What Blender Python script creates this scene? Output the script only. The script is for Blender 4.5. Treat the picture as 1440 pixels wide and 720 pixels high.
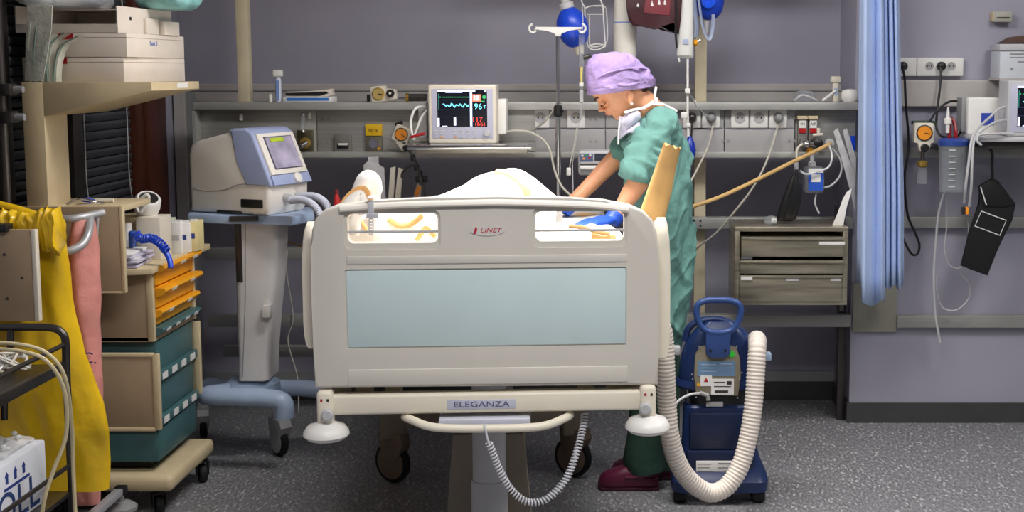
import bpy, bmesh, math, random
from mathutils import Vector, Matrix, noise
random.seed(7)
for o in list(bpy.data.objects): bpy.data.objects.remove(o)
scene = bpy.context.scene
C = scene.collection
PI = math.pi
V = Vector
# ---------------------------------------------------------------- camera
F = 1800.0; CX = 870.0; CY = 291.0; CAMH = 1.6
TILT = math.atan(191.0/1800.0); SP, CP = math.sin(TILT), math.cos(TILT)
cd = bpy.data.cameras.new('camera'); cam = bpy.data.objects.new('camera', cd); C.objects.link(cam)
cam.location = (0, 0, CAMH); cam.rotation_euler = (PI/2-TILT, 0, 0)
cd.sensor_width = 36; cd.lens = F/1440*36
cd.shift_x = -(CX-720)/1440; cd.shift_y = (CY-360)/1440
cd.clip_start = .05
scene.camera = cam
# ---------------------------------------------------------------- world, lamps, exposure
scene.view_settings.view_transform = 'Standard'
scene.view_settings.look = 'None'
scene.view_settings.gamma = 1
scene.view_settings.use_curve_mapping = False
scene.view_settings.exposure = 0.0
w = bpy.data.worlds.new('world'); scene.world = w; w.use_nodes = True
w.node_tree.nodes['Background'].inputs[0].default_value = (.75, .78, .85, 1)
w.node_tree.nodes['Background'].inputs[1].default_value = .05
def area(name, loc, sx, sy, e, col=(1, .98, .965), rot=(0, 0, 0), spread=180):
    l = bpy.data.lights.new(name, 'AREA'); l.shape = 'RECTANGLE'; l.size = sx; l.size_y = sy
    l.energy = e; l.color = col; l.spread = math.radians(spread)
    o = bpy.data.objects.new(name, l); o.location = loc; o.rotation_euler = rot; C.objects.link(o); return o
LAMPS = [(.0, 4.05, 1.3, .5, 48, 180), (.1, 1.8, 1.3, .5, 45, 138), (1.9, 3.6, .5, 1.3, 30, 180)]
for (lx, ly, sx, sy, e, spr) in LAMPS: area('ceiling_lamp_light', (lx, ly, 2.79), sx, sy, e, spread=spr)
sl = bpy.data.lights.new('examination_lamp_light', 'SPOT'); sl.energy = 420; sl.spot_size = math.radians(47); sl.spot_blend = .6
sl.shadow_soft_size = .16; sl.color = (1, .94, .84)
so = bpy.data.objects.new('examination_lamp_light', sl); so.location = (-.55, 4.4, 2.62); C.objects.link(so)
so.rotation_euler = (V((-.36, 4.02, 1.05))-V((-.55, 4.4, 2.62))).to_track_quat('-Z', 'Y').to_euler()

# ---------------------------------------------------------------- pixel helpers (a pixel gives a direction only)
def ray(px, py):
    a = (px-CX)/F; b = (CY-py)/F
    return V((a, CP+b*SP, -SP+b*CP))
def P(px, py, Y):
    d = ray(px, py); k = Y/d.y
    return V((d.x*k, Y, CAMH+d.z*k))
def PX(px, py, X):
    d = ray(px, py); k = X/d.x
    return V((X, d.y*k, CAMH+d.z*k))
def PZ(px, py, z):
    d = ray(px, py); k = (z-CAMH)/d.z
    return V((d.x*k, d.y*k, z))
def Rr(x0, y0, x1, y1, Y):
    ym = (y0+y1)/2; xm = (x0+x1)/2
    return P(x0, ym, Y).x, P(x1, ym, Y).x, P(xm, y1, Y).z, P(xm, y0, Y).z
def mpp(Y): return Y/F          # metres per pixel at a depth
# ---------------------------------------------------------------- materials
def lin(c):
    return tuple(((x/255)/12.92 if x/255 <= .04045 else ((x/255+.055)/1.055)**2.4) for x in c[:3])+(1,)
MATS = {}
def M(name, rgb, rough=.5, metal=0, vary=.06, scale=9, bump=0, bscale=120, emit=0, trans=0, alpha=1, coat=0, sss=0, stretch=None, spec=.5):
    if name in MATS: return MATS[name]
    m = bpy.data.materials.new(name); m.use_nodes = True; nt = m.node_tree; N = nt.nodes; L = nt.links
    b = N['Principled BSDF']; c = lin(rgb)
    b.inputs['Roughness'].default_value = rough; b.inputs['Metallic'].default_value = metal
    b.inputs['Specular IOR Level'].default_value = spec
    tc = N.new('ShaderNodeTexCoord'); src = tc.outputs['Object']
    if stretch:
        mp = N.new('ShaderNodeMapping'); mp.inputs['Scale'].default_value = stretch; L.new(src, mp.inputs[0]); src = mp.outputs[0]
    if vary:
        n = N.new('ShaderNodeTexNoise'); n.inputs['Scale'].default_value = scale; n.inputs['Detail'].default_value = 4; L.new(src, n.inputs['Vector'])
        r = N.new('ShaderNodeValToRGB'); r.color_ramp.elements[0].position = .3; r.color_ramp.elements[1].position = .7
        r.color_ramp.elements[0].color = tuple(max(0, x*(1-vary*1.6)) for x in c[:3])+(1,)
        r.color_ramp.elements[1].color = tuple(min(1, x*(1+vary*1.6)) for x in c[:3])+(1,)
        L.new(n.outputs['Fac'], r.inputs['Fac']); L.new(r.outputs['Color'], b.inputs['Base Color'])
    else: b.inputs['Base Color'].default_value = c
    if bump:
        n2 = N.new('ShaderNodeTexNoise'); n2.inputs['Scale'].default_value = bscale; n2.inputs['Detail'].default_value = 3; L.new(src, n2.inputs['Vector'])
        bp = N.new('ShaderNodeBump'); bp.inputs['Strength'].default_value = bump; bp.inputs['Distance'].default_value = .01
        L.new(n2.outputs['Fac'], bp.inputs['Height']); L.new(bp.outputs['Normal'], b.inputs['Normal'])
    if emit:
        b.inputs['Emission Color'].default_value = c; b.inputs['Emission Strength'].default_value = emit
    if trans: b.inputs['Transmission Weight'].default_value = trans; b.inputs['IOR'].default_value = 1.25
    if alpha < 1: b.inputs['Alpha'].default_value = alpha
    if coat: b.inputs['Coat Weight'].default_value = coat; b.inputs['Coat Roughness'].default_value = .08
    if sss: b.inputs['Subsurface Weight'].default_value = sss; b.inputs['Subsurface Radius'].default_value = (.02, .008, .005)
    MATS[name] = m; return m
# ---------------------------------------------------------------- mesh helpers
def BM(): return bmesh.new()
def box(bm, x0, x1, y0, y1, z0, z1, bev=0, seg=2):
    if x0 > x1: x0, x1 = x1, x0
    if y0 > y1: y0, y1 = y1, y0
    if z0 > z1: z0, z1 = z1, z0
    v = [bm.verts.new(p) for p in ((x0,y0,z0),(x1,y0,z0),(x1,y1,z0),(x0,y1,z0),(x0,y0,z1),(x1,y0,z1),(x1,y1,z1),(x0,y1,z1))]
    fs = [bm.faces.new([v[i] for i in f]) for f in ((0,3,2,1),(4,5,6,7),(0,1,5,4),(1,2,6,5),(2,3,7,6),(3,0,4,7))]
    if bev:
        es = list({e for f in fs for e in f.edges})
        bmesh.ops.bevel(bm, geom=es, offset=min(bev, .49*min(x1-x0, y1-y0, z1-z0)), segments=seg, affect='EDGES', profile=.5)
    return bm
def fbox(bm, x0, y0, x1, y1, Y, depth, bev=0, seg=2):      # box whose front face fills a pixel rectangle at depth Y
    a, b, c, d = Rr(x0, y0, x1, y1, Y)
    return box(bm, a, b, Y, Y+depth, c, d, bev, seg)
def catmull(pts, n=8, closed=False):
    pts = [V(p) for p in pts]; out = []; m = len(pts)
    segs = m if closed else m-1
    for i in range(segs):
        if closed: p0, p1, p2, p3 = pts[(i-1) % m], pts[i], pts[(i+1) % m], pts[(i+2) % m]
        else: p0, p1, p2, p3 = pts[max(i-1, 0)], pts[i], pts[i+1], pts[min(i+2, m-1)]
        for k in range(n):
            t = k/n
            out.append(.5*((2*p1)+(p2-p0)*t+(2*p0-5*p1+4*p2-p3)*t*t+(3*p1-p0-3*p2+p3)*t*t*t))
    if not closed: out.append(pts[-1])
    return out
def frames(pts, closed=False):
    m = len(pts); T = []
    for i in range(m):
        a = pts[i-1] if (i > 0 or closed) else pts[0]; b = pts[(i+1) % m] if (i < m-1 or closed) else pts[-1]
        t = (b-a); T.append(t.normalized() if t.length > 1e-9 else V((0, 0, 1)))
    n = T[0].orthogonal().normalized(); out = []
    for i in range(m):
        if i: 
            q = T[i-1].rotation_difference(T[i]); n = q @ n
        n = (n - T[i]*n.dot(T[i])).normalized()
        out.append((T[i], n, T[i].cross(n)))
    return out
def tube(bm, pts, r, n=8, closed=False, cap=True, flat=None):
    pts = [V(p) for p in pts]; fr = frames(pts, closed); rings = []
    for i, p in enumerate(pts):
        rr = r[i] if isinstance(r, (list, tuple)) else r
        _, a, b = fr[i]
        rings.append([bm.verts.new(p+a*rr*math.cos(2*PI*k/n)+b*rr*math.sin(2*PI*k/n)*(flat or 1)) for k in range(n)])
    m = len(rings)
    for i in range(m if closed else m-1):
        A, B = rings[i], rings[(i+1) % m]
        for k in range(n): bm.faces.new((A[k], A[(k+1) % n], B[(k+1) % n], B[k]))
    if cap and not closed:
        bm.faces.new(list(reversed(rings[0]))); bm.faces.new(rings[-1])
    return bm
def loft(bm, rings, cap=True, closed_ring=True):
    R = [[bm.verts.new(p) for p in ring] for ring in rings]
    n = len(R[0])
    for i in range(len(R)-1):
        for k in range(n if closed_ring else n-1):
            bm.faces.new((R[i][k], R[i][(k+1) % n], R[i+1][(k+1) % n], R[i+1][k]))
    if cap and closed_ring:
        bm.faces.new(list(reversed(R[0]))); bm.faces.new(R[-1])
    return bm
def lathe(bm, prof, base, axis=(0, 0, 1), n=24, sx=1):
    ax = V(axis).normalized(); a = ax.orthogonal().normalized(); b = ax.cross(a); base = V(base)
    rings = [[base+ax*h+(a*math.cos(2*PI*k/n)*r+b*math.sin(2*PI*k/n)*r) for k in range(n)] for r, h in prof]
    return loft(bm, rings)
def prism(bm, pts, vec, bev=0, seg=2):                     # extrude a 3-D polygon along vec
    vec = V(vec); A = [bm.verts.new(p) for p in pts]; B = [bm.verts.new(V(p)+vec) for p in pts]; n = len(A)
    fs = [bm.faces.new(A), bm.faces.new(list(reversed(B)))]
    for k in range(n): bm.faces.new((A[k], B[k], B[(k+1) % n], A[(k+1) % n]))
    if bev:
        es = list({e for f in fs for e in f.edges})
        bmesh.ops.bevel(bm, geom=es, offset=bev, segments=seg, affect='EDGES', profile=.5)
    return bm
def sphere(bm, c, rx, ry=None, rz=None, n=16, m=10, fn=None):
    ry = ry or rx; rz = rz or rx; c = V(c); rings = []
    for i in range(1, m):
        th = PI*i/m
        rings.append([c+V((rx*math.sin(th)*math.cos(2*PI*k/n), ry*math.sin(th)*math.sin(2*PI*k/n), -rz*math.cos(th))) for k in range(n)])
    if fn: rings = [[fn(p) for p in r] for r in rings]
    return loft(bm, rings)
def rrect(x0, x1, z0, z1, r, n=4):
    out = []
    for cx, cz, a0 in ((x1-r, z1-r, 0), (x0+r, z1-r, 90), (x0+r, z0+r, 180), (x1-r, z0+r, 270)):
        for i in range(n+1):
            a = math.radians(a0+90*i/n); out.append((cx+r*math.cos(a), cz+r*math.sin(a)))
    return out
def mesh_of(name, bm, smooth=True, ang=35):
    bmesh.ops.recalc_face_normals(bm, faces=bm.faces)
    me = bpy.data.meshes.new(name); bm.to_mesh(me); bm.free()
    if smooth:
        for p in me.polygons: p.use_smooth = True
        me.set_sharp_from_angle(angle=math.radians(ang))
    return me
def obj(name, bm, mat, parent=None, smooth=True, ang=35, label=None, kind=None):
    me = mesh_of(name, bm, smooth, ang); o = bpy.data.objects.new(name, me); C.objects.link(o)
    if mat: me.materials.append(mat)
    if parent is not None: adopt(o, parent)
    if label: o['label'] = label
    if kind: o['kind'] = kind
    return o
ROOTINV = {}
def adopt(o, parent):
    o.parent = parent
    if parent.name in ROOTINV: o.matrix_parent_inverse = ROOTINV[parent.name]
def thing(name, label, cat, loc=(0, 0, 0), rotz=0, group=None, local=False, kind=None):
    o = bpy.data.objects.new(name, None); C.objects.link(o); o.location = loc; o.rotation_euler = (0, 0, rotz)
    o.empty_display_size = .05
    if not local: ROOTINV[o.name] = (Matrix.Translation(loc) @ Matrix.Rotation(rotz, 4, 'Z')).inverted()
    if label: o['label'] = label
    if cat: o['category'] = cat
    if group: o['group'] = group
    if kind: o['kind'] = kind
    return o
def tag(o, label, cat, group=None):
    o['label'] = label; o['category'] = cat
    if group: o['group'] = group
    return o
def struct(name, bm, mat, smooth=False):
    o = obj(name, bm, mat, None, smooth); o['kind'] = 'structure'; return o
def apply_mods(o):
    dg = bpy.context.evaluated_depsgraph_get(); dg.update()
    me = bpy.data.meshes.new_from_object(o.evaluated_get(dg)); o.modifiers.clear(); o.data = me
    return o
def remesh(o, vox=.006, smooth_it=4):
    md = o.modifiers.new('r', 'REMESH'); md.mode = 'VOXEL'; md.voxel_size = vox; md.use_smooth_shade = True
    if smooth_it:
        s = o.modifiers.new('s', 'SMOOTH'); s.iterations = smooth_it; s.factor = .5
    apply_mods(o)
    for p in o.data.polygons: p.use_smooth = True
    return o
def cut(o, bm):
    me = mesh_of('c', bm, False); c = bpy.data.objects.new('cutter', me); C.objects.link(c)
    md = o.modifiers.new('b', 'BOOLEAN'); md.operation = 'DIFFERENCE'; md.object = c; md.solver = 'EXACT'
    apply_mods(o); bpy.data.objects.remove(c)
    for p in o.data.polygons: p.use_smooth = True
    o.data.set_sharp_from_angle(angle=math.radians(35))
    return o
def text(name, s, mat, parent, loc, size, rot=(PI/2, 0, 0), ext=.0004, align='CENTER', sx=1, shear=0, M3=None):
    cu = bpy.data.curves.new(name, 'FONT'); cu.body = s; cu.size = size; cu.extrude = ext; cu.align_x = align; cu.align_y = 'CENTER'; cu.shear = shear
    cu.resolution_u = 3
    t = bpy.data.objects.new(name, cu); C.objects.link(t)
    dg = bpy.context.evaluated_depsgraph_get(); dg.update()
    me = bpy.data.meshes.new_from_object(t.evaluated_get(dg)); bpy.data.objects.remove(t)
    mtx = Matrix.Translation(loc) @ (M3.to_4x4() if M3 else (Matrix.Rotation(rot[2], 4, 'Z') @ Matrix.Rotation(rot[1], 4, 'Y') @ Matrix.Rotation(rot[0], 4, 'X'))) @ Matrix.Diagonal((sx, 1, 1, 1))
    me.transform(mtx); me.materials.clear(); me.materials.append(mat)
    o = bpy.data.objects.new(name, me); C.objects.link(o)
    if parent is not None: adopt(o, parent)
    return o
def wob(p, s, a):
    n = noise.noise_vector(V(p)*s); return V(p)+n*a
def cord(name, pts, r, mat, label, cat, parent=None, n=8, sm=8, group=None):
    bm = BM(); tube(bm, catmull(pts, sm), r, n); o = obj(name, bm, mat, parent)
    if parent is None: tag(o, label, cat, group)
    return o
def helix(bm, path, cr, tr, turns, n=6, per=10):
    path = [V(p) for p in path]; L = [0]
    for i in range(1, len(path)): L.append(L[-1]+(path[i]-path[i-1]).length)
    fr = frames(path); tot = int(turns*per); out = []
    j = 0
    for i in range(tot+1):
        s = L[-1]*i/tot
        while j < len(path)-2 and L[j+1] < s: j += 1
        t = (s-L[j])/max(1e-9, L[j+1]-L[j]); p = path[j].lerp(path[j+1], min(1, t)); _, a, b = fr[j]
        an = 2*PI*i/per; out.append(p+a*cr*math.cos(an)+b*cr*math.sin(an))
    return tube(bm, out, tr, n)
def ribbed(bm, pts, r, pitch, amp=.12, n=16):
    path = catmull(pts, 24); L = [0]
    for i in range(1, len(path)): L.append(L[-1]+(path[i]-path[i-1]).length)
    cnt = int(L[-1]/pitch); out = []; rad = []; j = 0
    for i in range(cnt*4+1):
        s = L[-1]*i/(cnt*4)
        while j < len(path)-2 and L[j+1] < s: j += 1
        t = (s-L[j])/max(1e-9, L[j+1]-L[j]); out.append(path[j].lerp(path[j+1], min(1, t)))
        rad.append(r*(1+amp*(0, .7, 1, .7)[i % 4]-amp))
    return tube(bm, out, rad, n)
# ================================================================ materials
def floor_mat():
    m = bpy.data.materials.new('speckled_vinyl'); m.use_nodes = True; nt = m.node_tree; N = nt.nodes; L = nt.links
    b = N['Principled BSDF']; b.inputs['Roughness'].default_value = .42
    tc = N.new('ShaderNodeTexCoord')
    mp = N.new('ShaderNodeMapping'); mp.inputs['Rotation'].default_value = (0, 0, .6); mp.inputs['Scale'].default_value = (1, .38, 1); L.new(tc.outputs['Object'], mp.inputs[0])
    v = N.new('ShaderNodeTexVoronoi'); v.inputs['Scale'].default_value = 130; L.new(mp.outputs[0], v.inputs['Vector'])
    n = N.new('ShaderNodeTexNoise'); n.inputs['Scale'].default_value = 105; n.inputs['Detail'].default_value = 3; L.new(mp.outputs[0], n.inputs['Vector'])
    r = N.new('ShaderNodeValToRGB'); e = r.color_ramp.elements
    e[0].position = .36; e[0].color = lin((108, 108, 110)); e[1].position = .5; e[1].color = lin((130, 130, 133))
    x = e.new(.62); x.color = lin((146, 146, 149)); x = e.new(.70); x.color = lin((190, 190, 192))
    L.new(n.outputs['Fac'], r.inputs['Fac'])
    sp = N.new('ShaderNodeSeparateColor'); L.new(v.outputs['Color'], sp.inputs[0])
    r2 = N.new('ShaderNodeValToRGB'); r2.color_ramp.elements[0].position = .94; r2.color_ramp.elements[1].position = .97; L.new(sp.outputs[0], r2.inputs['Fac'])
    mx = N.new('ShaderNodeMix'); mx.data_type = 'RGBA'; mx.inputs[7].default_value = lin((184, 184, 186)); L.new(r2.outputs['Color'], mx.inputs[0]); L.new(r.outputs['Color'], mx.inputs[6])
    L.new(mx.outputs[2], b.inputs['Base Color'])
    bp = N.new('ShaderNodeBump'); bp.inputs['Strength'].default_value = .12; bp.inputs['Distance'].default_value = .004; L.new(n.outputs['Fac'], bp.inputs['Height']); L.new(bp.outputs['Normal'], b.inputs['Normal'])
    return m
M_floor = floor_mat()
M_wall = M('wall_paint', (164, 162, 178), .7, vary=.03, scale=3, bump=.05, bscale=200)
M_ceil = M('ceiling_paint', (205, 203, 198), .8, vary=.02)
M_wallside = M('wall_paint_side', (160, 160, 166), .7, vary=.03)
M_skirt = M('dark_skirting_vinyl', (66, 67, 68), .5, vary=.06)
M_trim = M('pale_trunking', (186, 181, 178), .5, vary=.03)
M_trimg = M('grey_trunking', (150, 150, 152), .5, vary=.03)
M_rail = M('rail_aluminium', (168, 168, 164), .42, .35, vary=.05, stretch=(.4, 1, 40), scale=6)
M_shelfm = M('shelf_grey', (176, 175, 171), .45, .25, vary=.04)
M_panelm = M('brushed_panel', (178, 177, 172), .38, .55, vary=.06, stretch=(.5, 1, 30), scale=5)
M_cover = M('pale_cover_plastic', (168, 166, 167), .45, vary=.02)
M_post = M('beige_post', (214, 202, 172), .5, vary=.04)
M_steel = M('stainless_steel', (150, 146, 136), .3, .85, vary=.10, stretch=(.6, 1, 14), scale=7)
M_chrome = M('chrome', (205, 205, 208), .16, 1, vary=0)
M_white = M('white_plastic', (232, 230, 226), .4, vary=.02)
M_cream = M('cream_plastic', (224, 216, 200), .4, vary=.03)
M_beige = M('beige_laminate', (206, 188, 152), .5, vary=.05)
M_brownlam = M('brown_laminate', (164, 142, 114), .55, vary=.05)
M_black = M('black_plastic', (22, 22, 24), .45, vary=.1)
M_rubber = M('black_rubber', (16, 16, 17), .7, vary=.1)
M_dark = M('dark_metal', (84, 80, 78), .32, .8, vary=.08)
M_grey = M('grey_plastic', (142, 142, 143), .45, vary=.04)
M_lgrey = M('light_grey_plastic', (190, 190, 192), .45, vary=.03)
M_blue = M('blue_rubber', (20, 70, 205), .35, vary=.06)
M_yel = M('yellow_plastic', (238, 166, 30), .4, vary=.05)
M_teal = M('teal_plastic', (66, 104, 108), .4, vary=.05)
M_red = M('red_plastic', (176, 24, 30), .4, vary=.05)
M_paper = M('white_paper', (232, 230, 228), .75, vary=.03)
M_card = M('white_card', (224, 213, 202), .7, vary=.03)
M_clear = M('clear_plastic', (225, 230, 234), .12, vary=0, trans=.75, alpha=.55)
M_film = M('clear_film', (214, 222, 220), .22, vary=.08, scale=30, alpha=.42, bump=.6, bscale=40)
M_tube = M('clear_tubing', (214, 214, 216), .2, vary=0, alpha=.7)
M_cordg = M('grey_cord', (188, 182, 170), .5, vary=.03)
M_gold = M('brass', (196, 160, 80), .3, .8, vary=.05)
M_orange = M('orange_dial', (240, 150, 40), .4, vary=.08)
M_lblue = M('pale_blue_plastic', (164, 184, 214), .4, vary=.04)
M_brown = M('dark_brown_wood', (74, 34, 20), .4, vary=.2, scale=14, stretch=(6, 6, .5))
M_ink = M('blue_ink', (40, 60, 130), .6, vary=0)
M_slat = M('dark_blind_slat', (70, 74, 80), .45, .3, vary=.05)
M_glassd = M('dark_night_glass', (18, 20, 24), .12, vary=.05)
# ================================================================ structure
YW, YB, XL, XE = 5.73, 6.14, -2.09, 1.055
ZC = 2.86
b = BM(); box(b, XL-.3, 3.3, -2.1, YB+.2, -.1, 0); struct('floor', b, M_floor)
b = BM(); box(b, XL-.3, 3.3, -2.1, YB+.2, ZC, ZC+.1); struct('ceiling', b, M_ceil)
b = BM(); box(b, XL-.2, XE+.05, YB, YB+.15, 0, ZC); struct('wall_back', b, M_wall)
b = BM(); box(b, XE, 3.3, YW, YB+.15, 0, ZC); struct('wall_bay', b, M_wall)
b = BM(); box(b, 3.2, 3.3, -2.1, YW, 0, ZC); struct('wall_right', b, M_wallside)
b = BM(); box(b, XL-.2, 3.3, -2.2, -2.1, 0, ZC); struct('wall_rear', b, M_wallside)
WY0, WY1, WZ0, WZ1 = 3.75, 5.82, .8, 2.5
b = BM()
box(b, XL-.2, XL, -2.1, WY0, 0, ZC); box(b, XL-.2, XL, WY1, YB, 0, ZC); box(b, XL-.2, XL, WY0, WY1, 0, WZ0); box(b, XL-.2, XL, WY0, WY1, WZ1, ZC)
struct('wall_left', b, M_wall)
b = BM(); box(b, XL, XE, YB-.012, YB, 0, .092); struct('baseboard_back', b, M_skirt)
b = BM(); box(b, XE-.012, XE, YW, YB-.012, 0, .092); struct('baseboard_recess', b, M_skirt)
b = BM(); box(b, XE-.012, 3.2, YW-.012, YW, 0, .092); struct('baseboard_bay', b, M_skirt)
b = BM(); box(b, XL, XL+.012, -2.1, YB-.012, 0, .092); struct('baseboard_left', b, M_skirt)
b = BM(); z0, z1 = P(700, 537, YB).z, P(700, 521, YB).z; box(b, XL, XE, YB-.02, YB, z0+.005, z1, .004); struct('trim_1', b, M_trimg)
# pale trunking on the back wall and on the bay wall
b = BM(); a = Rr(300, 118, 1100, 143, YB-.05); box(b, XL, XE, YB-.05, YB, a[2], a[3], .004); struct('trim_2', b, M_trim)
a1 = P(700, 127, YB-.055).z
b = BM(); box(b, XL, XE, YB-.056, YB-.05, a1-.004, a1+.004); struct('trim_3', b, M_trimg)
b = BM(); a = Rr(1300, 113, 1440, 150, YW-.04); box(b, XE+.02, 3.2, YW-.04, YW, a[2], a[3], .005); struct('trim_4', b, M_trim)
# corner casing left of the rail unit
b = BM(); a = Rr(246, 140, 262, 300, YB-.14); box(b, a[0], a[1], YB-.14, YB-.05, .09, 1.50, .004); struct('trim_5', b, M_trim)
b = BM(); a = Rr(262, 140, 271, 300, YB-.12); box(b, a[0], a[1], YB-.12, YB-.05, .09, 1.50, .003); struct('trim_6', b, M_trimg)
# window with blind in the left wall
win = thing('window_1', None, None, (XL, 4.8, WZ0), kind='structure')
b = BM(); box(b, XL-.06, XL+.045, 5.57, 5.80, WZ0, WZ1, .006); obj('jamb', b, M_brown, win)
b = BM(); box(b, XL-.06, XL+.03, 5.48, 5.57, WZ0, WZ1, .004); obj('jamb', b, M_brown, win)
b = BM(); box(b, XL-.06, XL+.05, WY0, 5.80, WZ0-.03, WZ0, .006); obj('window_sill', b, M_brown, win)
b = BM(); box(b, XL-.06, XL+.03, WY0, 5.57, WZ1-.06, WZ1, .004); obj('window_head', b, M_dark, win)
b = BM(); box(b, XL-.08, XL-.07, WY0, 5.6, WZ0, WZ1); obj('pane', b, M_glassd, win)
for (y0, y1) in ((4.85, 4.94), (4.30, 4.37), (3.78, 3.84)):
    b = BM(); box(b, XL-.05, XL+.025, y0, y1, WZ0, WZ1-.06, .004); obj('mullion', b, M_dark, win)
for y in (4.955, 5.39):
    b = BM(); tube(b, catmull([(XL+.02, y, 2.3), (XL+.022, y+.004, 1.4), (XL+.02, y+.01, 1.15), (XL+.02, y+.06, .98)], 6), .0022, 6); obj('blind_cord', b, M_lgrey, win)
for (y0, y1) in ((4.95, 5.47), (4.38, 4.84)):
    me = None
    for i in range(40):
        z = WZ0+.04+i*.036
        if me is None:
            b = BM(); rings = []
            for k in range(2):
                yy = (y0, y1)[k]
                rings.append([V((x, yy, zz)) for x, zz in ((-.012, -.017), (-.004, -.006), (0, .006), (-.004, .017), (-.0055, .017), (-.0025, .006), (-.0065, -.006), (-.0145, -.017))])
            loft(b, rings); o = obj('slat', b, M_slat, win); me = o.data
        else:
            o = bpy.data.objects.new('slat', me); C.objects.link(o); adopt(o, win)
        o.location = (XL+.008, 0, z)
# dark metal pole with clamps in front of the window
t = thing('clamp_pole', 'dark metal vertical pole with two clamps before the slatted blind', 'pole', (-2.03, 4.22, 0))
b = BM(); tube(b, [(-2.03, 4.22, 0), (-2.03, 4.22, 2.4)], .017, 12); obj('pole', b, M_dark, t)
b = BM(); box(b, -2.075, -2.045, 4.17, 4.21, 0, 2.4, .004); obj('upright', b, M_dark, t)
for py in (126, 165):
    z = P(20, py, 4.2).z; b = BM(); box(b, -2.055, -1.985, 4.19, 4.25, z-.02, z+.02, .006); obj('clamp', b, M_dark, t)
    b = BM(); tube(b, [(-1.985, 4.22, z), (-1.955, 4.22, z)], .012, 10); obj('clamp_knob', b, M_grey, t)
# ceiling lamps (out of frame) and examination lamp
for i, (lx, ly, sx, sy, e, spr) in enumerate(LAMPS):
    t = thing('ceiling_lamp', ('flat white ceiling lamp above the bed', 'flat white ceiling lamp ahead of the bed foot', 'flat white ceiling lamp above the open floor')[i], 'lamp', (lx, ly, ZC))
    b = BM(); box(b, lx-sx/2-.04, lx+sx/2+.04, ly-sy/2-.04, ly+sy/2+.04, 2.81, ZC, .006); obj('housing', b, M_white, t)
    b = BM(); box(b, lx-sx/2, lx+sx/2, ly-sy/2, ly+sy/2, 2.8, 2.81); obj('diffuser', b, M('lamp_diffuser', (255, 250, 240), .5, vary=0, emit=2), t)
t = thing('examination_lamp', 'round ceiling examination lamp aimed at the patient', 'lamp', (-.55, 4.45, ZC))
b = BM(); tube(b, [(-.55, 4.45, ZC), (-.55, 4.45, 2.72)], .025, 12); obj('arm', b, M_white, t)
b = BM(); lathe(b, [(.05, .1), (.17, .06), (.2, .0), (.19, .0), (.16, .05), (.04, .09)], (-.55, 4.45, 2.64), n=28); obj('lamp_head', b, M_white, t)
# ================================================================ medical rail unit on the back wall
ru = thing('medical_rail_unit', 'grey metal bedhead supply unit with shelf, rails and beige posts along the back wall', 'supply unit', (-.4, 5.78, 0))
YS, YP = 5.60, 5.67
xa, xb = P(271, 150, YS).x, XE-.005
def strip(name, y0, y1, Y, dep, mat, x0=None, x1=None, bev=.003):
    bb = BM(); a = Rr(700, y0, 760, y1, Y); box(bb, xa if x0 is None else x0, xb if x1 is None else x1, Y, Y+dep, a[2], a[3], bev); return obj(name, bb, mat, ru)
zs = P(700, 144, YS).z
b = BM(); box(b, xa, xb, YS, 5.80, zs-.032, zs, .003); obj('shelf', b, M_shelfm, ru)
strip('lower_ledge', 214, 222, 5.615, .14, M_shelfm)
for (p0, p1) in ((273, 445), (446, 600), (601, 749)):
    bb = BM(); a = Rr(p0, 156, p1, 214, YP); box(bb, a[0], a[1], YP, YP+.03, a[2]-.01, a[3]+.01, .002); obj('back_panel', bb, M_panelm, ru)
for (p0, p1) in ((750, 851), (852, 1018), (1019, 1117), (1118, 1203)):
    for (q0, q1) in ((155, 180), (181.5, 214)):
        if p0 == 1118 and q0 == 155: bb = BM(); a = Rr(p0, 155, p1, 214, YP); box(bb, a[0], min(a[1], xb), YP, YP+.03, a[2], a[3], .002); obj('back_panel', bb, M_panelm, ru); continue
        if p0 == 1118: continue
        bb = BM(); a = Rr(p0, q0, p1, q1, YP-.02); box(bb, a[0], a[1], YP-.02, YP+.03, a[2], a[3], .003); obj('cover_panel', bb, M_cover, ru)
for px in (344.5, 985):
    bb = BM(); x = P(px, 200, 5.76).x; box(bb, x-.026, x+.026, 5.76, 5.82, P(900, 452, 5.72).z, 2.6, .004); obj('post', bb, M_post, ru)
zr = lambda py: P(700, py, 5.70).z
for (y0, y1, x0, x1) in ((306, 322, P(940, 300, 5.7).x, xb), (349, 365, xa, P(800, 300, 5.7).x), (443, 460, xa, xb)):
    strip('rail', y0, y1, 5.70, .05, M_rail, x0, x1)
strip('rail', 487, 502, 5.9, .04, M_rail, xa, P(930, 300, 5.9).x)
for px in (976, 985):
    for py in (310, 317):
        bb = BM(); p = P(px+0, py, 5.70); lathe(bb, [(.0045, 0), (.0045, .004)], p, (0, -1, 0), 8); obj('bolt', bb, M_black, ru)
for (px, py) in ((830, 168), (838, 168), (830, 199), (838, 199), (1017, 166), (1024, 166), (1017, 198), (1024, 198), (1110, 166), (1117, 166), (1110, 198), (1117, 198),
                 (453, 168), (462, 168), (453, 199), (462, 199), (600, 165)):
    bb = BM(); p = P(px, py, YP-.02 if px > 750 else YP); lathe(bb, [(.006, 0), (.006, .003)], p, (0, -1, 0), 8); obj('screw', bb, M_grey, ru)
for (px, py) in ((340, 165), (436, 163)):
    bb = BM(); p = P(px, py, YP); lathe(bb, [(.006, -.014), (.009, -.01), (.009, .006), (.006, .014)], p+V((0, -.01, 0)), (0, 0, 1), 10); obj('hook', bb, M_white, ru)
# short side plate at the left end
b = BM(); a = Rr(271, 156, 275, 222, 5.6); box(b, a[0], a[1], 5.6, 5.78, a[2], a[3]); obj('end_plate', b, M_shelfm, ru)
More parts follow.
